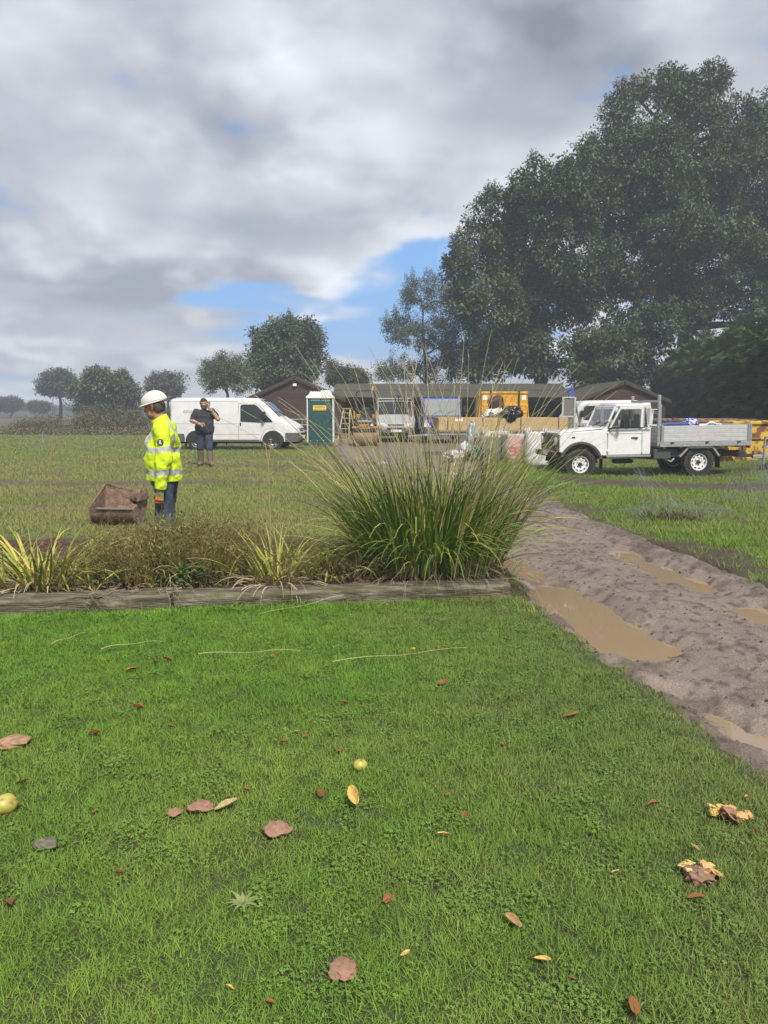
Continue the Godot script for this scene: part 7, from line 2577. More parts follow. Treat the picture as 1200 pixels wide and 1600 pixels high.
func build_bed() -> void:
	sleeper("weathered timber sleeper with a rotten front at the left edge of the bed", -4.05, -1.63, 0.125, 0.26)
	sleeper("long weathered timber sleeper below the tall ornamental grass", -1.60, 1.0, 0.118, 0.24)
	sleeper("timber sleeper running out of the picture to the left", -6.6, -4.08, 0.14, 0.25)
	grass_clump()
	# daylily clump at the left
	strap_clump("daylily_clump", "clump of yellow green strap leaves with dead brown blades, left end of the bed", Vector3(-2.80, gh(-2.80, -6.15), -6.15), 190, 0.36, 0.68, 0.030, [Color(0.27, 0.33, 0.06), Color(0.34, 0.37, 0.09), Color(0.20, 0.29, 0.05), Color(0.44, 0.36, 0.09)], 0.45, 0.36)
	strap_clump("daylily_clump", "half dead clump of bent straw coloured strap leaves beside the bare red soil", Vector3(-0.86, gh(-0.86, -6.2), -6.2), 150, 0.30, 0.68, 0.024, [Color(0.29, 0.34, 0.07), Color(0.40, 0.36, 0.10), Color(0.24, 0.30, 0.06)], 0.6, 0.3)
	# long single yellowed leaves arching out of the weeds
	var arcs := [[-2.34, -6.7, Vector3(0.55, 1, 0.0), 0.62, Color(0.40, 0.42, 0.05), "straight yellow green leaf blade leaning right in the weeds"], [-1.45, -6.75, Vector3(-0.7, 0.9, 0.1), 0.66, Color(0.55, 0.40, 0.03), "long spotted yellow leaf bending left towards the worker's boots"], [-1.33, -6.6, Vector3(-0.2, 1, 0.0), 0.62, Color(0.45, 0.40, 0.06), "bent yellow leaf right of the long spotted one"], [-1.02, -6.6, Vector3(0.25, 1, 0), 0.5, Color(0.52, 0.36, 0.06), "orange yellow leaf blade by the bare red soil"], [-0.5, -6.4, Vector3(0.35, 1, 0), 0.66, Color(0.50, 0.36, 0.10), "tan leaf blade standing left of the tall ornamental grass"], [-2.2, -6.6, Vector3(0.8, 0.8, 0), 0.55, Color(0.36, 0.38, 0.08), "pale green leaf blade slanting right in front of the worker"]]
	for a in arcs:
		var b := MB.new()
		b.col = a[4]
		var k := 1.6 if a[4].r > 0.53 else 0.35
		b.blade(Vector3.ZERO, a[2], a[3], 0.02, k, 8, 0.004, 0.4)
		var o := obj("leaf_blade", b, M.strap)
		o.position = Vector3(a[0], gh(a[0], a[1]) - 0.01, a[1])
		tag(o, a[5], "leaf blade", "single leaves in the bed")
	# seed stalk with a forked top
	var st := MB.new()
	st.col = Color(0.30, 0.25, 0.13)
	st.tube([Vector3(0, 0, 0), Vector3(0.01, 0.5, 0), Vector3(0.0, 0.95, 0)], [0.006, 0.005, 0.004], 5)
	st.tube([Vector3(0.0, 0.95, 0), Vector3(-0.012, 1.05, 0), Vector3(-0.02, 1.14, 0)], [0.007, 0.006, 0.003], 5)
	st.tube([Vector3(0.0, 0.95, 0), Vector3(0.018, 1.06, 0), Vector3(0.03, 1.16, 0)], [0.007, 0.006, 0.003], 5)
	var so := obj("seed_stalk", st, M.dry)
	so.position = Vector3(-0.98, gh(-0.98, -6.5), -6.5)
	tag(so, "dry straw coloured seed stalk with a forked tip in front of the van", "stalk")
	st = MB.new()
	st.col = Color(0.28, 0.20, 0.11)
	st.tube([Vector3(0, 0, 0), Vector3(0.0, 0.5, 0), Vector3(0.035, 1.05, 0), Vector3(0.04, 1.12, 0)], [0.005, 0.004, 0.003, 0.006], 5)
	so = obj("seed_stalk", st, M.dry)
	so.position = Vector3(-2.72, gh(-2.72, -6.2), -6.2)
	tag(so, "thin brown seed stalk standing above the left daylily clump", "stalk")
	# tangle of seeding weeds
	var sp := []
	for v in 4:
		var b := MB.new()
		var h := 0.5
		var p := [Vector3.ZERO]
		for i in 5: p.append(p[-1] + Vector3(R(-0.05, 0.05), h / 5.0, R(-0.05, 0.05)))
		b.col = Color(0.95, 0.75, 0.6)
		b.tube(p, [0.004, 0.0035, 0.003, 0.002], 4, false)
		for i in 24:
			var q: Vector3 = p[1 + i % 5] + Vector3(R(-0.04, 0.04), R(-0.04, 0.04), R(-0.04, 0.04))
			b.col = Color(0.8, 1.15, 0.55) if rng.randf() < 0.6 else Color(1.45, 1.1, 0.8)
			b.blade(q, Vector3(R(-1, 1), R(-0.3, 0.8), R(-1, 1)), R(0.02, 0.055), R(0.008, 0.018), 1.0, 3)
		for i in 6:
			var q: Vector3 = p[2 + i % 4]
			b.col = Color(1.2, 0.9, 0.7)
			b.tube([q, q + Vector3(R(-0.12, 0.12), R(0.0, 0.18), R(-0.12, 0.12))], [0.0022, 0.0014], 3, false)
		sp.append(b.mesh(M.dry))
	for v in 4:
		var xs := []
		var cs := PackedColorArray()
		for i in 340:
			var x := R(-2.75, 0.05)
			var z := bed_line(x) - 0.36 - absf(R(0, 1.35))
			var dens := 1.0 - 0.75 * exp(-pow((x + 0.95) / 0.3, 2.0)) * (1.0 if z < -6.3 else 0.6)
			dens *= ss(-2.8, -2.3, x) + 0.15
			if rng.randf() > dens: continue
			var s := R(0.55, 1.0) * (0.8 + 0.45 * exp(-pow((x + 1.75) / 0.6, 2.0)))
			s *= 0.86
			if x > -0.75: s *= 0.85
			xs.append(Transform3D(Basis.from_euler(Vector3(R(-0.35, 0.35), R(0, TAU), R(-0.35, 0.35))).scaled(Vector3.ONE * s), Vector3(x, gh(x, z) - 0.01, z)))
			cs.append(Color(0.18, 0.14, 0.075).lerp(Color(0.155, 0.175, 0.06), clampf(0.5 + n1.get_noise_2d(x * 1.5, z * 1.5) + R(-0.3, 0.3), 0, 1)) * R(0.8, 1.25))
		var w := many("weed_tangle", sp[v], xs, cs)
		tag(w, "tangle of seeding brown and olive weeds along the bed", "weeds", "", "stuff")
	# straggling strap leaves and dead blades all along the bed
	var sg := MB.new()
	for i in 420:
		var x := R(-3.3, -0.1)
		var z := bed_line(x) - 0.34 - absf(rng.randfn()) * 0.4
		var gone := rng.randf() < 0.55
		sg.col = (Color(0.40, 0.32, 0.19) if gone else [Color(0.30, 0.34, 0.07), Color(0.42, 0.38, 0.08), Color(0.22, 0.29, 0.06)][i % 3]) * R(0.75, 1.2)
		sg.blade(Vector3(x, gh(x, z) - 0.01, z), Vector3(R(-1, 1), R(0.3, 1.5) if gone else R(0.8, 2.0), R(-0.6, 0.8)), R(0.18, 0.45) if gone else R(0.3, 0.6), R(0.008, 0.014) if gone else R(0.012, 0.022), R(0.8, 2.6), 6, 0.002, R(-1, 1))
	var sgo := obj("straggling_leaves", sg, M.strap)
	tag(sgo, "straggle of yellow green and dead strap leaves all along the bed", "leaves", "", "stuff")
	# broad leaved plants at the edging
	for q in [[-1.62, -6.12, 0.20, 130, 0.2, 0.05, "low bright green broad leaved plant at the edging in front of the worker", Color(0.05, 0.12, 0.03), Color(0.09, 0.17, 0.05)], [-2.25, -6.08, 0.13, 46, 0.13, 0.045, "small patch of round green leaves between the daylilies and the worker", Color(0.06, 0.12, 0.045), Color(0.10, 0.15, 0.06)], [-0.42, -6.3, 0.2, 120, 0.32, 0.035, "small leaved yellow green weed left of the tall ornamental grass", Color(0.12, 0.15, 0.04), Color(0.20, 0.20, 0.06)], [-0.05, -6.6, 0.28, 260, 0.75, 0.04, "dark green leafy weed growing through the left of the tall grass", Color(0.04, 0.075, 0.025), Color(0.08, 0.12, 0.04)], [-1.28, -6.3, 0.2, 110, 0.34, 0.035, "yellowing small leaved weed by the bare red soil", Color(0.14, 0.15, 0.05), Color(0.24, 0.21, 0.07)]]:
		var b := MB.new()
		leafy(b, Vector3.ZERO, q[2], q[3], q[4], q[5], q[7], q[8])
		var t := thing("leafy_weed", q[6], "plant", Vector3(q[0], gh(q[0], q[1]), q[1]), 0.0, "leafy plants in the bed")
		obj("foliage", b, M.strap, t)
		b = MB.new()
		b.col = Color(0.14, 0.13, 0.06)
		for i in 7: b.tube([Vector3(R(-0.03, 0.03), 0, R(-0.03, 0.03)), Vector3(R(-0.5, 0.5) * q[2], q[4] * R(0.5, 0.9), R(-0.5, 0.5) * q[2])], [0.004, 0.002], 4, false)
		obj("stem", b, M.dry, t)
	# dead roots trailing over the sleepers
	for q in [[-2.02, 0.35, "pale dead roots trailing over the left timber sleeper"], [-1.6, 0.2, "small pale dead root over the joint between two sleepers"]]:
		var b := MB.new()
		for i in int(q[1] * 60):
			b.col = Color(0.36, 0.30, 0.20).lerp(Color(0.22, 0.17, 0.11), rng.randf())
			var p := Vector3(R(-0.5, 0.5) * q[1], 0.15, R(-0.15, 0.05))
			var pts := [p]
			for k in 5: pts.append(pts[-1] + Vector3(R(-0.06, 0.06), R(-0.018, 0.03) if k < 2 else R(-0.05, 0.01), R(-0.02, 0.05)))
			b.tube(pts, [0.003, 0.0025, 0.002, 0.0015], 4, false)
		var o := obj("dead_root", b, M.dry)
		o.position = Vector3(q[0], 0, bed_line(q[0]) - 0.05)
		tag(o, q[2], "roots")
	# clods of dug soil
	var cl := MB.new()
	lump(cl, Vector3.ZERO, Vector3(0.03, 0.022, 0.03), 0.9, 4.0)
	for i in cl.c.size(): cl.c[i] = Color.WHITE
	var xs3 := []
	var cs3 := PackedColorArray()
	for i in 2600:
		var x := R(-6.0, 0.4)
		var z := R(-8.9, -6.0)
		if in_bed(x, z) < 0.3: continue
		xs3.append(Transform3D(Basis.from_euler(Vector3(R(0, 3), R(0, 3), 0)).scaled(Vector3.ONE * (0.25 + 1.1 * pow(rng.randf(), 3.0))), Vector3(x, gh(x, z) + 0.004, z)))
		cs3.append(Color(0.135, 0.068, 0.042).lerp(Color(0.07, 0.042, 0.03), rng.randf()))
	var so2 := many("soil_clods", cl.mesh(M.dry), xs3, cs3)
	tag(so2, "loose red brown clods of freshly dug soil", "soil", "", "stuff")
	digger_bucket()
	netting()

func strap_clump(called: String, label: String, at: Vector3, n: int, lo: float, hi: float, wide: float, cols: Array, dead: float, r: float) -> void:
	var t := thing(called, label, "plant", at, 0.0, "strap leaved clumps in the bed")
	for i in n:
		var b := MB.new()
		var a := R(0, TAU)
		var o := Vector3(cos(a), 0, sin(a)) * r * sqrt(rng.randf()) * 0.8
		var gone := rng.randf() < dead
		b.col = (cols[rng.randi() % cols.size()] if not gone else Color(0.30, 0.23, 0.14).lerp(Color(0.46, 0.39, 0.27), rng.randf())) * R(0.8, 1.15)
		var up := R(0.7, 2.2) if not gone else R(0.1, 0.7)
		var d := Vector3(cos(a) + R(-0.4, 0.4), up, sin(a) + R(-0.4, 0.4))
		b.blade(o, d, R(lo, hi) * (0.75 if gone else 1.0), wide * R(0.6, 1.1) * (0.7 if gone else 1.0), R(0.4, 1.8) if not gone else R(1.2, 2.6), 7, 0.003, R(-0.8, 0.8))
		obj("leaf_blade", b, M.strap, t)

func grass_clump() -> void:
	var at := Vector3(0.40, gh(0.4, -6.62), -6.62)
	var t := thing("ornamental_grass", "tall arching clump of green and straw ornamental grass at the end of the bed", "grass clump", at)
	var vars := []
	var cols := [Color(0.066, 0.125, 0.026), Color(0.08, 0.14, 0.028), Color(0.056, 0.11, 0.026), Color(0.092, 0.145, 0.03), Color(0.15, 0.205, 0.042), Color(0.24, 0.265, 0.06), Color(0.38, 0.34, 0.11), Color(0.42, 0.36, 0.20)]
	for i in 40:
		var b := MB.new()
		b.col = cols[[0, 1, 4, 3, 5, 4, 4, 5, 3, 6][i % 10]] * R(1.1, 1.6)
		var tilt := R(0.1, 0.8)
		b.blade(Vector3.ZERO, Vector3(R(-0.1, 0.1), cos(tilt), sin(tilt)), R(0.8, 1.25), R(0.015, 0.024), R(1.0, 2.6), 9, 0.002, R(-1.2, 1.2))
		vars.append(b.mesh(M.strap))
	# the 300 blades nearest the lawn are blades of their own, the rest one mass
	for i in 300:
		var a := R(-1.5, 1.5)
		var rr := 0.46 * sqrt(rng.randf())
		var p := Vector3(sin(a) * rr * 1.15, 0, cos(a) * rr * 0.45 + 0.08)
		var s := R(0.7, 1.05)
		put("leaf_blade", vars[rng.randi() % 40], t, Transform3D(Basis(Vector3.UP, a + R(-0.6, 0.6)).scaled(Vector3(1, s, s)), p))
	var rest := MB.new()
	for i in 1000:
		rest.col = cols[mini(7, int(pow(rng.randf(), 1.3) * 7.4))] * R(0.95, 1.5)
		var a := R(0, TAU)
		var rr := 0.56 * sqrt(rng.randf())
		var tilt := R(0.02, 0.18) + 0.42 * rr
		var len := R(0.8, 1.42)
		if a > 0.5 and a < 2.4: len *= 1.08
		rest.blade(Vector3(sin(a) * rr * 1.1, 0, cos(a) * rr * 0.6), Vector3(sin(a) * tan(tilt) + R(-0.12, 0.12), 1.0, cos(a) * tan(tilt) + R(-0.12, 0.12)), len, R(0.012, 0.021), R(0.3, 1.7), 7, 0.0015, R(-1.0, 1.0))
	var m := obj("inner_foliage", rest, M.strap, t)
	m.set_meta("kind", "stuff")
	# dead thatch round the foot
	rest = MB.new()
	for i in 500:
		rest.col = Color(0.24, 0.19, 0.11).lerp(Color(0.40, 0.34, 0.22), rng.randf())
		var a := R(0, TAU)
		var rr := 0.72 * sqrt(rng.randf())
		rest.blade(Vector3(sin(a) * rr * 1.1, 0.0, cos(a) * rr * 0.6), Vector3(sin(a) + R(-0.5, 0.5), R(0.3, 1.6), cos(a) + R(-0.5, 0.5)), R(0.25, 0.6), R(0.004, 0.009), R(1.2, 2.6), 5, 0.001, R(-1, 1))
	m = obj("thatch", rest, M.dry, t)
	m.set_meta("kind", "stuff")
	# flowering stems
	for i in 120:
		var b := MB.new()
		b.col = Color(0.32, 0.31, 0.13).lerp(Color(0.44, 0.38, 0.22), rng.randf())
		var lean := R(-0.35, 0.6)
		if i < 14: lean = R(-0.85, -0.35)
		var d := Vector3(lean, 1.0, R(-0.35, 0.3)).normalized()
		var len := R(1.3, 2.15)
		if i < 5: len = R(2.05, 2.3)
		var p := Vector3(R(-0.35, 0.5), 0, R(-0.3, 0.25))
		var pts := []
		var rad := []
		for k in 12:
			pts.append(p)
			rad.append(lerpf(0.0038, 0.0016, k / 11.0))
			p += d * len / 11.0
			d = (d + Vector3(lean * 0.05, -0.012 - (0.11 if k > 7 else 0.0) * R(0.3, 1.6), 0)).normalized()
		b.tube(pts, rad, 4, false)
		# thin drooping seed heads
		for k in 5:
			var q: Vector3 = pts[8 + k % 4]
			b.blade(q, (d + Vector3(R(-0.3, 0.3), R(-0.2, 0.5), R(-0.3, 0.3))).normalized(), R(0.05, 0.13), R(0.003, 0.006), 1.5, 3)
		obj("flower_stem", b, M.dry, t)

func digger_bucket() -> void:
	var t := thing("digger_bucket", "rusty brown steel digger bucket lying open on the grass left of the worker", "digger bucket", Vector3(-3.55, gh(-3.55, -10.2) - 0.03, -10.2), deg_to_rad(-6.0))
	t.scale = Vector3(0.88, 0.88, 0.88)
	var m: Material = M.rust
	# shell: a curved plate from the high back lip down round to the front lip
	var prof := [Vector2(-0.30, 0.50), Vector2(-0.27, 0.32), Vector2(-0.20, 0.14), Vector2(-0.06, 0.04), Vector2(0.10, 0.04), Vector2(0.21, 0.12), Vector2(0.25, 0.22), Vector2(0.27, 0.29)]
	for lay in 2:
		var rows := []
		for i in 13:
			var k := i / 12.0
			var row := []
			for p in prof:
				var q: Vector2 = p - Vector2(p.x, p.y - 0.25).normalized() * 0.014 * lay
				row.append(Vector3(lerpf(-0.33, 0.34, k), q.y + 0.12 * (1.0 - k) * (1.0 - k) * ss(0.2, 0.5, p.y) + 0.01 * n2.get_noise_2d(k * 5.0, p.x * 9.0), q.x))
			rows.append(row)
		var b := MB.new()
		if lay == 1: rows.reverse()
		b.sheet(rows)
		obj("shell", b, m, t)
	for s: float in [-1.0, 1.0]:
		var b := MB.new()
		var pl := PackedVector2Array()
		for p in prof: pl.append(p + Vector2(0, 0.12 * ss(0.2, 0.5, p.y) if s < 0 else 0.0))
		b.xf = Transform3D(Basis(Vector3.UP, -PI / 2), Vector3(s * 0.335, 0, 0))
		b.prism(pl, -0.012, 0.012, 0.003)
		obj("side_plate", b, m, t)
	var lip := MB.new()
	lip.box(Vector3(0.06, 0.30, 0.275), Vector3(0.56, 0.03, 0.03), 0.006)
	obj("cutting_edge", lip, world_tex(mat(0.30, 0.27, 0.24, 0.7), tx.fine, 2.0), t)
	lip = MB.new()
	lip.box(Vector3(-0.16, 0.575, -0.30), Vector3(0.36, 0.03, 0.03), 0.006, Basis(Vector3(0, 0, 1), -0.26))
	lip.box(Vector3(0.17, 0.51, -0.30), Vector3(0.34, 0.03, 0.03), 0.006, Basis(Vector3(0, 0, 1), -0.08))
	obj("back_lip", lip, m, t)
	for z in [-0.12, 0.06]:
		var e := MB.new()
		e.xf = Transform3D(Basis(Vector3.UP, -PI / 2), Vector3(0, 0, 0))
		e.prism(pv([z - 0.09, 0.40, z + 0.09, 0.40, z + 0.06, 0.54, z, 0.58, z - 0.06, 0.54]), -0.40, -0.36, 0.006)
		obj("ear", e, m, t)
	var pin := MB.new()
	lump(pin, Vector3(0.30, 0.42, 0.02), Vector3(0.08, 0.07, 0.12), 0.6, 4.0)
	obj("caked_mud", pin, world_tex(mat(0.13, 0.095, 0.07, 0.95), tx.fine, 3.0, tx.nfine, 1.0), t)

func netting() -> void:
	for q in [[4.25, -10.9, 1.5, 0.9, 0.28, "crumpled heap of grey wire netting on the grass right of the track"], [6.1, -12.3, 1.3, 1.2, 0.75, "upright crumple of fine wire netting at the right edge of the grass"]]:
		var b := MB.new()
		b.col = Color(0.30, 0.34, 0.33)
		var f := func(u: float, v: float) -> Vector3:
			var x: float = q[0] + (u - 0.5) * q[2] + 0.1 * n1.get_noise_2d(u * 3.0, v * 3.0)
			var z: float = q[1] + (v - 0.5) * q[3] + 0.1 * n1.get_noise_2d(u * 3.0 + 9.0, v * 3.0)
			var h: float = q[4] * pow(sin(PI * u), 0.8) * sin(PI * v) * (0.6 + 0.9 * n2.get_noise_2d(u * 2.2 + q[0], v * 2.2)) + 0.04
			return Vector3(x, gh(x, z) + maxf(0.02, h), z)
		for k in range(-24, 25):
			for dirn: float in [1.0, -1.0]:
				var pts := []
				for i in 25:
					var v := i / 24.0
					var u: float = k / 24.0 + v * 0.5 * dirn + 0.25
					if u < 0.0 or u > 1.0: continue
					pts.append(f.call(u, v))
				if pts.size() > 2: b.tube(pts, [0.0013], 3, false)
		var o := obj("wire_netting", b, mat(0.26, 0.29, 0.29, 0.6, 0.3))
		tag(o, q[5], "netting", "wire netting on the grass")
	# strands of netting stood up in front of the pickup
	var s := MB.new()
	for i in 16:
		var p := Vector3(4.02 + R(-0.1, 0.1), gh(4.0, -12.2) + R(0.45, 0.66), -12.2 + R(-0.1, 0.1))
		var e := Vector3(4.22 + R(-0.35, 0.35), 0.03, -11.6 + R(-0.3, 0.3))
		s.tube([e, e.lerp(p, 0.5) + Vector3(R(-0.06, 0.06), 0.02, R(-0.05, 0.05)), p, p + Vector3(R(-0.08, 0.08), R(-0.14, 0.02), R(-0.05, 0.05))], [0.0014], 3, false)
	var so := obj("wire_netting", s, mat(0.30, 0.31, 0.30, 0.6, 0.3))
	tag(so, "pulled up wisp of wire netting in front of the pickup's door", "netting", "wire netting on the grass")
	s = MB.new()
	for i in 420:
		s.col = Color(0.15, 0.125, 0.07).lerp(Color(0.12, 0.13, 0.05), rng.randf()) * R(0.7, 1.3)
		var a := R(0, TAU)
		var rr := sqrt(rng.randf())
		s.blade(Vector3(sin(a) * rr * 0.42, 0.02, cos(a) * rr * 0.2), Vector3(R(-1, 1), R(0.3, 1.2), R(-1, 1)), R(0.12, 0.32), R(0.006, 0.014), R(0.8, 2.4), 4, 0.001)
	so = obj("dead_tussock", s, M.dry)
	so.position = Vector3(4.0, gh(4.0, -10.55), -10.55)
	tag(so, "brown dead weed tussock tangled in the wire netting", "tussock")

# ---------------------------------------------------------------- turf
func tuft(n: int, r: float, lo: float, hi: float, w: float, dry: float, lean: float) -> ArrayMesh:
	var b := MB.new()
	for i in n:
		var a := R(0, TAU)
		var p := Vector3(cos(a), 0, sin(a)) * r * sqrt(rng.randf())
		if rng.randf() < dry: b.col = Color(2.3, 1.35, 1.9) * R(0.7, 1.1)
		else: b.col = Color(R(0.75, 1.35), R(0.85, 1.15), R(0.7, 1.2))
		b.blade(p + Vector3(0, -0.008, 0), Vector3(R(-lean, lean), 1.0, R(-lean, lean)), R(lo, hi), w * R(0.7, 1.3), R(0.2, 1.6), 3, 0.0004, R(-0.8, 0.8))
	return b.mesh(M.grass)

func clover(n: int, r: float) -> ArrayMesh:
	var b := MB.new()
	for i in n:
		var a := R(0, TAU)
		var p := Vector3(cos(a), 0, sin(a)) * r * sqrt(rng.randf())
		var h := R(0.012, 0.035)
		var c := p + Vector3(R(-0.008, 0.008), h, R(-0.008, 0.008))
		b.col = Color(0.9, 1.0, 1.1) * R(0.8, 1.2)
		b.tube([p, c], [0.0006], 3, false)
		var up := Vector3(R(-0.35, 0.35), 1, R(-0.35, 0.35)).normalized()
		var f0 := up.cross(Vector3(R(-1, 1), 0, R(-1, 1))).normalized()
		for k in 3:
			var f := f0.rotated(up, TAU * k / 3.0)
			var s := up.cross(f)
			var l := R(0.007, 0.011)
			b.quad(c, c + f * l * 0.6 - s * l * 0.5, c + f * l * 1.05, c + f * l * 0.6 + s * l * 0.5)
	return b.mesh(M.grass)

func build_grass() -> void:
	var kinds := [tuft(34, 0.045, 0.018, 0.042, 0.0027, 0.05, 1.0), tuft(36, 0.05, 0.022, 0.05, 0.0028, 0.04, 0.9), tuft(30, 0.045, 0.02, 0.055, 0.0025, 0.12, 1.2), clover(12, 0.045), tuft(22, 0.05, 0.03, 0.075, 0.0024, 0.16, 1.1), tuft(40, 0.05, 0.012, 0.03, 0.0032, 0.05, 1.2)]
	var xs := [[], [], [], [], [], []]
	var cs := []
	for k in 6: cs.append(PackedColorArray())
	var z := -0.7
	var step := 0.028
	while z > -6.6:
		var x := -4.6
		while x < 3.0:
			x += step
			if x < z * 0.56 - 0.9 or x > -z * 0.56 + 0.9: continue
			var px := x + R(-0.02, 0.02)
			var pz := z + R(-0.02, 0.02)
			if pz < bed_line(px) + 0.015 and px < 1.02: continue
			var d := inside(px, pz)
			if d > -0.02: continue
			if d > -0.14 and rng.randf() < 0.75: continue
			var pa := n2.get_noise_2d(px * 1.1 + 7.0, pz * 1.1)
			var fi := n3.get_noise_2d(px * 5.0, pz * 5.0)
			if fi + pa < -0.75 and rng.randf() < 0.5: continue
			if rng.randf() < 0.08: continue
			var dull := ss(-2.0, -0.1, d + pa * 0.7) * 0.85
			var lush := ss(-3.0, -4.6, pz) * 0.7 * (1.0 - dull)
			var k := 0
			var q := rng.randf()
			var cv := n1.get_noise_2d(px * 1.8 + 31.0, pz * 1.8)
			if q < 0.04 + 0.34 * ss(0.05, 0.45, cv): k = 3
			elif q < 0.25: k = 0
			elif q < 0.52: k = 1
			elif q < 0.68: k = 2
			elif q < 0.80 + 0.12 * dull: k = 4
			else: k = 5
			var near := bed_line(px) - pz
			var s := R(0.8, 1.2) * (1.0 + 0.25 * fi)
			if k == 3: s *= 0.72
			if near > -0.16 and px < 1.0: s *= 1.5
			var g := Color(0.140, 0.258, 0.040).lerp(Color(0.195, 0.288, 0.054), clampf(0.5 + pa * 1.3 + 0.4 * fi, 0, 1))
			g = g.lerp(Color(0.11, 0.285, 0.026), lush * 0.6)
			g = g.lerp(Color(0.165, 0.21, 0.07), dull * 0.85)
			if k == 3: g = g.lerp(Color(0.13, 0.21, 0.045), 0.5)
			g *= R(0.8, 1.2)
			xs[k].append(Transform3D(Basis(Vector3.UP, R(0, TAU)).scaled(Vector3(s, s * R(0.8, 1.15), s)), Vector3(px, gh(px, pz), pz)))
			cs[k].append(g)
		z -= step
	for k in 6:
		var o := many("lawn_grass", kinds[k], xs[k], cs[k])
		tag(o, "short bright green lawn grass and clover in the foreground", "grass", "", "stuff")
	# the mown field and the verge beyond the track
	var fk := [tuft(20, 0.09, 0.03, 0.08, 0.005, 0.14, 1.2), tuft(16, 0.09, 0.025, 0.06, 0.005, 0.22, 1.3), tuft(18, 0.1, 0.05, 0.13, 0.005, 0.2, 0.9)]
	var fx := [[], [], []]
	var fc := [PackedColorArray(), PackedColorArray(), PackedColorArray()]
	for band in [[-5.5, -9.0, 330.0, 1.0], [-9.0, -14.0, 200.0, 1.1], [-14.0, -20.0, 95.0, 1.4], [-20.0, -30.0, 38.0, 2.0], [-30.0, -47.0, 10.0, 3.2]]:
		var wide: float = -band[1] * 0.53 + 1.5
		var n := int((band[0] - band[1]) * wide * 2.0 * band[2])
		for i in n:
			var pz := R(band[1], band[0])
			var px := R(-wide, wide)
			if absf(px) > -pz * 0.53 + 1.5: continue
			if in_bed(px, pz) > 0.1: continue
			if pz > -9.0 and px < 1.1: continue
			var d := inside(px, pz)
			if d > -0.03: continue
			var w := worn(px, pz)
			if rng.randf() < w * (1.25 if pz < -12.0 else 0.88): continue
			var k := 0 if rng.randf() < 0.5 else 1
			if rng.randf() < 0.12 or (px > 2.5 and rng.randf() < 0.35): k = 2
			var pa := n2.get_noise_2d(px * 0.35, pz * 0.5)
			var g := Color(0.215, 0.265, 0.075).lerp(Color(0.28, 0.275, 0.115), clampf(0.4 + pa * 1.2 + w * 0.5, 0, 1))
			if px > 2.5 and pz > -24.0: g = Color(0.155, 0.25, 0.045).lerp(Color(0.20, 0.24, 0.065), clampf(0.35 + pa, 0, 1))
			if pz < -23.0: g = g.lerp(Color(0.19, 0.255, 0.065), 0.6)
			var s: float = band[3] * R(0.7, 1.2)
			fx[k].append(Transform3D(Basis(Vector3.UP, R(0, TAU)).scaled(Vector3(s, minf(s, 1.5) * R(0.7, 1.1), s)), Vector3(px, gh(px, pz), pz)))
			fc[k].append(g * R(0.8, 1.2))
	for k in 3:
		var o := many("field_grass", fk[k], fx[k], fc[k])
		tag(o, "thin mown grass of the field and the verge beyond the track", "grass", "", "stuff")

# ---------------------------------------------------------------- windfalls and leaves on the lawn
func curled_leaf(len: float, c0: Color, c1: Color, curl: float, fold: float) -> MB:
	var b := MB.new()
	var rows := []
	var cc := []
	var sd := R(0, 99)
	for i in 11:
		var t := i / 10.0
		var w := len * 0.30 * pow(sin(PI * clampf(t * 0.93 + 0.07, 0, 1)), 0.75) * (1.0 if i < 10 else 0.05)
		var row := []
		for j in 7:
			var u := j / 3.0 - 1.0
			var y := len * (0.10 * curl * pow(t - 0.4, 2.0) * 4.0 + fold * 0.30 * absf(u) * sin(PI * t)) + len * 0.05 * n2.get_noise_2d(t * 3.0 + sd, u * 2.0)
			row.append(Vector3(u * w * (1.0 - 0.35 * fold), y + 0.006, (t - 0.5) * len))
			cc.append(c0.lerp(c1, clampf(0.5 + 1.3 * n2.get_noise_2d(t * 5.0 + sd, u * 4.0), 0, 1)) * (0.75 if j == 3 else 1.0))
		rows.append(row)
	rows.reverse()
	b.sheet(rows)
	cc.reverse()
	b.c = PackedColorArray(cc)
	b.col = c0 * 0.7
	b.tube([Vector3(0, 0.004, -len * 0.5), Vector3(0.004, 0.008, -len * 0.62), Vector3(0.0, 0.012, -len * 0.72)], [len * 0.012], 4)
	return b

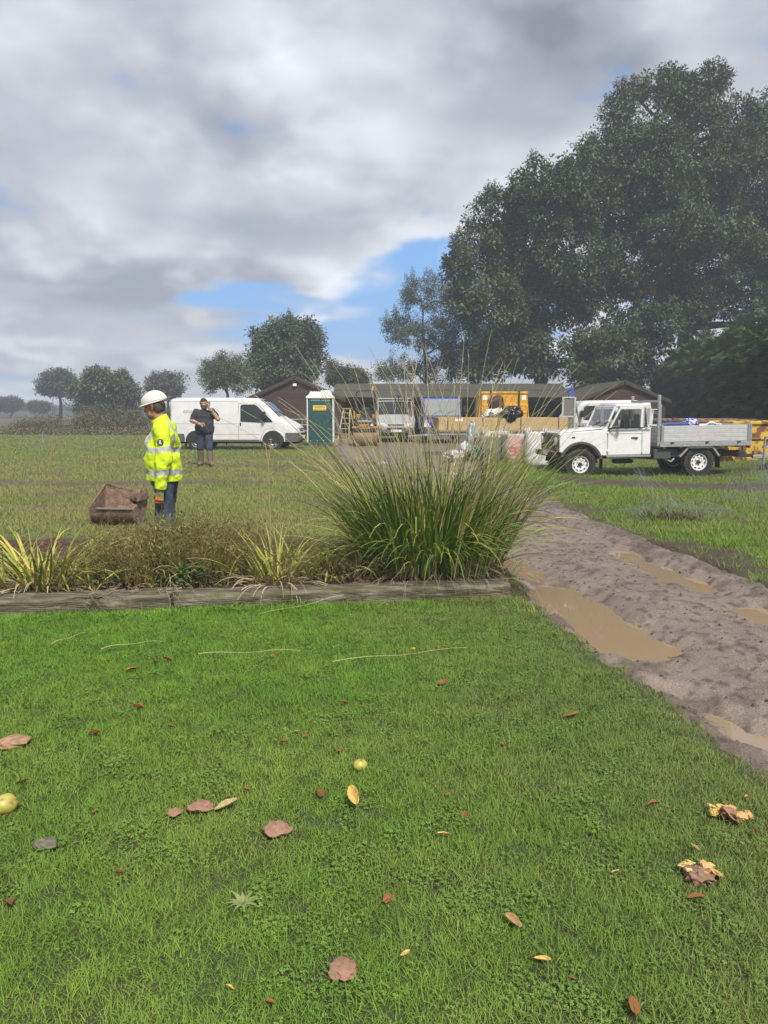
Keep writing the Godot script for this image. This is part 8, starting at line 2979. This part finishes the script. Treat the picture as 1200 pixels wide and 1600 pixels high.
func build_litter() -> void:
	for q in LITTER:
		var x: float = q[0]
		var z: float = q[1]
		var len: float = q[3]
		var y := gh(x, z) + 0.016
		var k: String = q[2]
		var o: MeshInstance3D
		if k in ["b", "y", "t", "p"]:
			var c: Array = {"b": [Color(0.19, 0.075, 0.03), Color(0.28, 0.13, 0.055)], "y": [Color(0.52, 0.33, 0.08), Color(0.60, 0.42, 0.14)], "t": [Color(0.45, 0.30, 0.16), Color(0.36, 0.23, 0.12)], "p": [Color(0.42, 0.42, 0.20), Color(0.33, 0.22, 0.12)]}[k]
			var b := curled_leaf(len * 0.8, c[0] * R(0.8, 1.2), c[1] * R(0.8, 1.2), R(0.3, 1.6), R(0.1, 1.2))
			o = obj("fallen_leaf", b, M.strap)
			o.transform = Transform3D(Basis.from_euler(Vector3(R(-0.35, 0.25), R(0, TAU) if len < 0.09 else R(0.8, 2.3), R(-0.4, 0.4))), Vector3(x, y, z))
			if q[4].contains("large folded yellow"): o.transform = Transform3D(Basis.from_euler(Vector3(0.5, 0.4, 0.5)), Vector3(x, y + 0.03, z))
			tag(o, q[4], "leaf", "fallen leaves on the lawn")
		elif k == "a":
			var b := MB.new()
			len *= 0.72
			lump(b, Vector3.ZERO, Vector3(len * 0.5, len * 0.40, len * 0.45), 0.12, 2.0)
			for i in b.c.size():
				var n := n2.get_noise_3dv(b.v[i] * 22.0 + Vector3(x, 0, 0))
				b.c[i] = Color(0.40, 0.40, 0.07).lerp(Color(0.20, 0.11, 0.055), ss(0.12, 0.2, n)).lerp(Color(0.46, 0.36, 0.10), clampf(n3.get_noise_3dv(b.v[i] * 60.0), 0, 0.6))
			b.col = Color(0.08, 0.05, 0.03)
			b.tube([Vector3(0, len * 0.36, 0), Vector3(0.006, len * 0.52, 0)], [0.0018], 4)
			o = obj("windfall_fruit", b, vcol(0.45))
			o.transform = Transform3D(Basis.from_euler(Vector3(0.6, R(0, 6), 0.3)), Vector3(x, y + len * 0.14, z))
			tag(o, q[4], "fruit", "windfalls on the lawn")
		elif k == "r" or k == "m":
			var b := MB.new()
			lump(b, Vector3.ZERO, Vector3(len * 0.45, len * 0.12, len * 0.38), 0.55, 3.0)
			var c0 := Color(0.38, 0.24, 0.135) if x < -1.0 or len < 0.06 else Color(0.31, 0.18, 0.125)
			for i in b.c.size(): b.c[i] = (c0 if k == "r" else Color(0.17, 0.155, 0.12)).lerp(Color(0.24, 0.13, 0.09) if k == "r" else Color(0.09, 0.085, 0.05), clampf(0.4 + 1.6 * n2.get_noise_3dv(b.v[i] * 40.0), 0, 1))
			o = obj("rotten_fruit" if k == "r" else "dried_clump", b, vcol(0.8))
			o.transform = Transform3D(Basis.from_euler(Vector3(R(-0.1, 0.1), R(0, 6), R(-0.1, 0.1))), Vector3(x, y + 0.004, z))
			tag(o, q[4], "fruit" if k == "r" else "clump", "windfalls on the lawn" if k == "r" else "")
		else:
			var t := thing("broken_fruit", q[4], "fruit", Vector3(x, y, z), 0.0, "windfalls on the lawn")
			for i in 13:
				var b := MB.new()
				var s := len * R(0.06, 0.2)
				var p := Vector3(R(-0.5, 0.5), 0.0, R(-0.4, 0.4)) * len * 0.9
				if i == 0:
					s = len * 0.34
					p = Vector3(-0.05 * len, 0, 0.15 * len)
				b.col = [Color(0.26, 0.15, 0.10), Color(0.60, 0.42, 0.10), Color(0.58, 0.34, 0.14), Color(0.62, 0.48, 0.2)][0 if i == 0 else 1 + i % 3] * R(0.85, 1.1)
				lump(b, Vector3.ZERO, Vector3(s, s * 0.35, s * 0.7), 1.0, 4.0)
				var pc := obj("fragment", b, vcol(0.6), t)
				pc.transform = Transform3D(Basis.from_euler(Vector3(R(-0.5, 0.5), R(0, 6), R(-0.5, 0.5))), p + Vector3(0, 0.004 + R(0, 0.012), 0))
	# dandelion
	var d := thing("dandelion", "single yellow dandelion flower in the lawn below the tall grass", "flower", Vector3(0.18, gh(0.18, -4.52), -4.52))
	var b := MB.new()
	for i in 34:
		var a := R(0, TAU)
		b.col = Color(0.75, 0.55, 0.02)
		b.blade(Vector3(0, 0.055, 0), Vector3(cos(a), R(0.1, 1.2), sin(a)), R(0.012, 0.018), 0.004, 0.3, 2, 0.002)
	obj("flower_head", b, M.strap, d)
	b = MB.new()
	b.col = Color(0.16, 0.2, 0.06)
	b.tube([Vector3.ZERO, Vector3(0.002, 0.055, 0)], [0.0018], 5)
	obj("stem", b, M.strap, d)
	# flat weed rosette
	var w := thing("plantain_weed", "pale flat rosette of a lawn weed in the lower left of the grass", "weed", Vector3(-0.43, gh(-0.43, -2.17) + 0.015, -2.17))
	for i in 11:
		b = MB.new()
		b.col = Color(0.17, 0.22, 0.07).lerp(Color(0.24, 0.27, 0.11), rng.randf())
		var a := TAU * i / 11.0 + R(-0.2, 0.2)
		b.blade(Vector3.ZERO, Vector3(cos(a), 0.45, sin(a)), R(0.045, 0.075), 0.018, 1.0, 5, 0.002)
		obj("leaf", b, M.strap, w)
	# straws blown on to the lawn
	var straws := [[[-1.12, -4.49], [-0.85, -4.52], [-0.51, -4.54], "long pale straw lying across the middle of the lawn"], [[-0.3, -4.34], [0.1, -4.5], [0.51, -4.58], "long pale straw lying right of the middle below the tall grass"], [[-1.75, -4.6], [-1.6, -4.75], [-1.4, -4.72], "short bent straw in the lawn below the left sleeper"], [[-0.3, -5.62], [-0.55, -5.5], [-0.9, -5.42], "thin straw leaning from the sleeper on to the lawn"], [[-2.1, -4.7], [-2.06, -4.85], [-1.98, -4.95], "short curved straw in the left of the lawn"]]
	for s in straws:
		b = MB.new()
		b.col = Color(0.46, 0.42, 0.22)
		var pts := []
		for k in 9:
			var u := k / 8.0
			var p := Vector2(s[0][0], s[0][1]).lerp(Vector2(s[1][0], s[1][1]), u).lerp(Vector2(s[1][0], s[1][1]).lerp(Vector2(s[2][0], s[2][1]), u), u)
			pts.append(Vector3(p.x, gh(p.x, p.y) + 0.04 + 0.006 * sin(u * 9.0) + (0.09 * (1.0 - u) if s[0][1] < -5.5 else 0.0), p.y))
		b.tube(pts, [0.0022, 0.002, 0.0018, 0.0016, 0.0012], 4, false)
		var o := obj("dry_straw", b, M.dry)
		tag(o, s[3], "straw", "straws on the lawn")
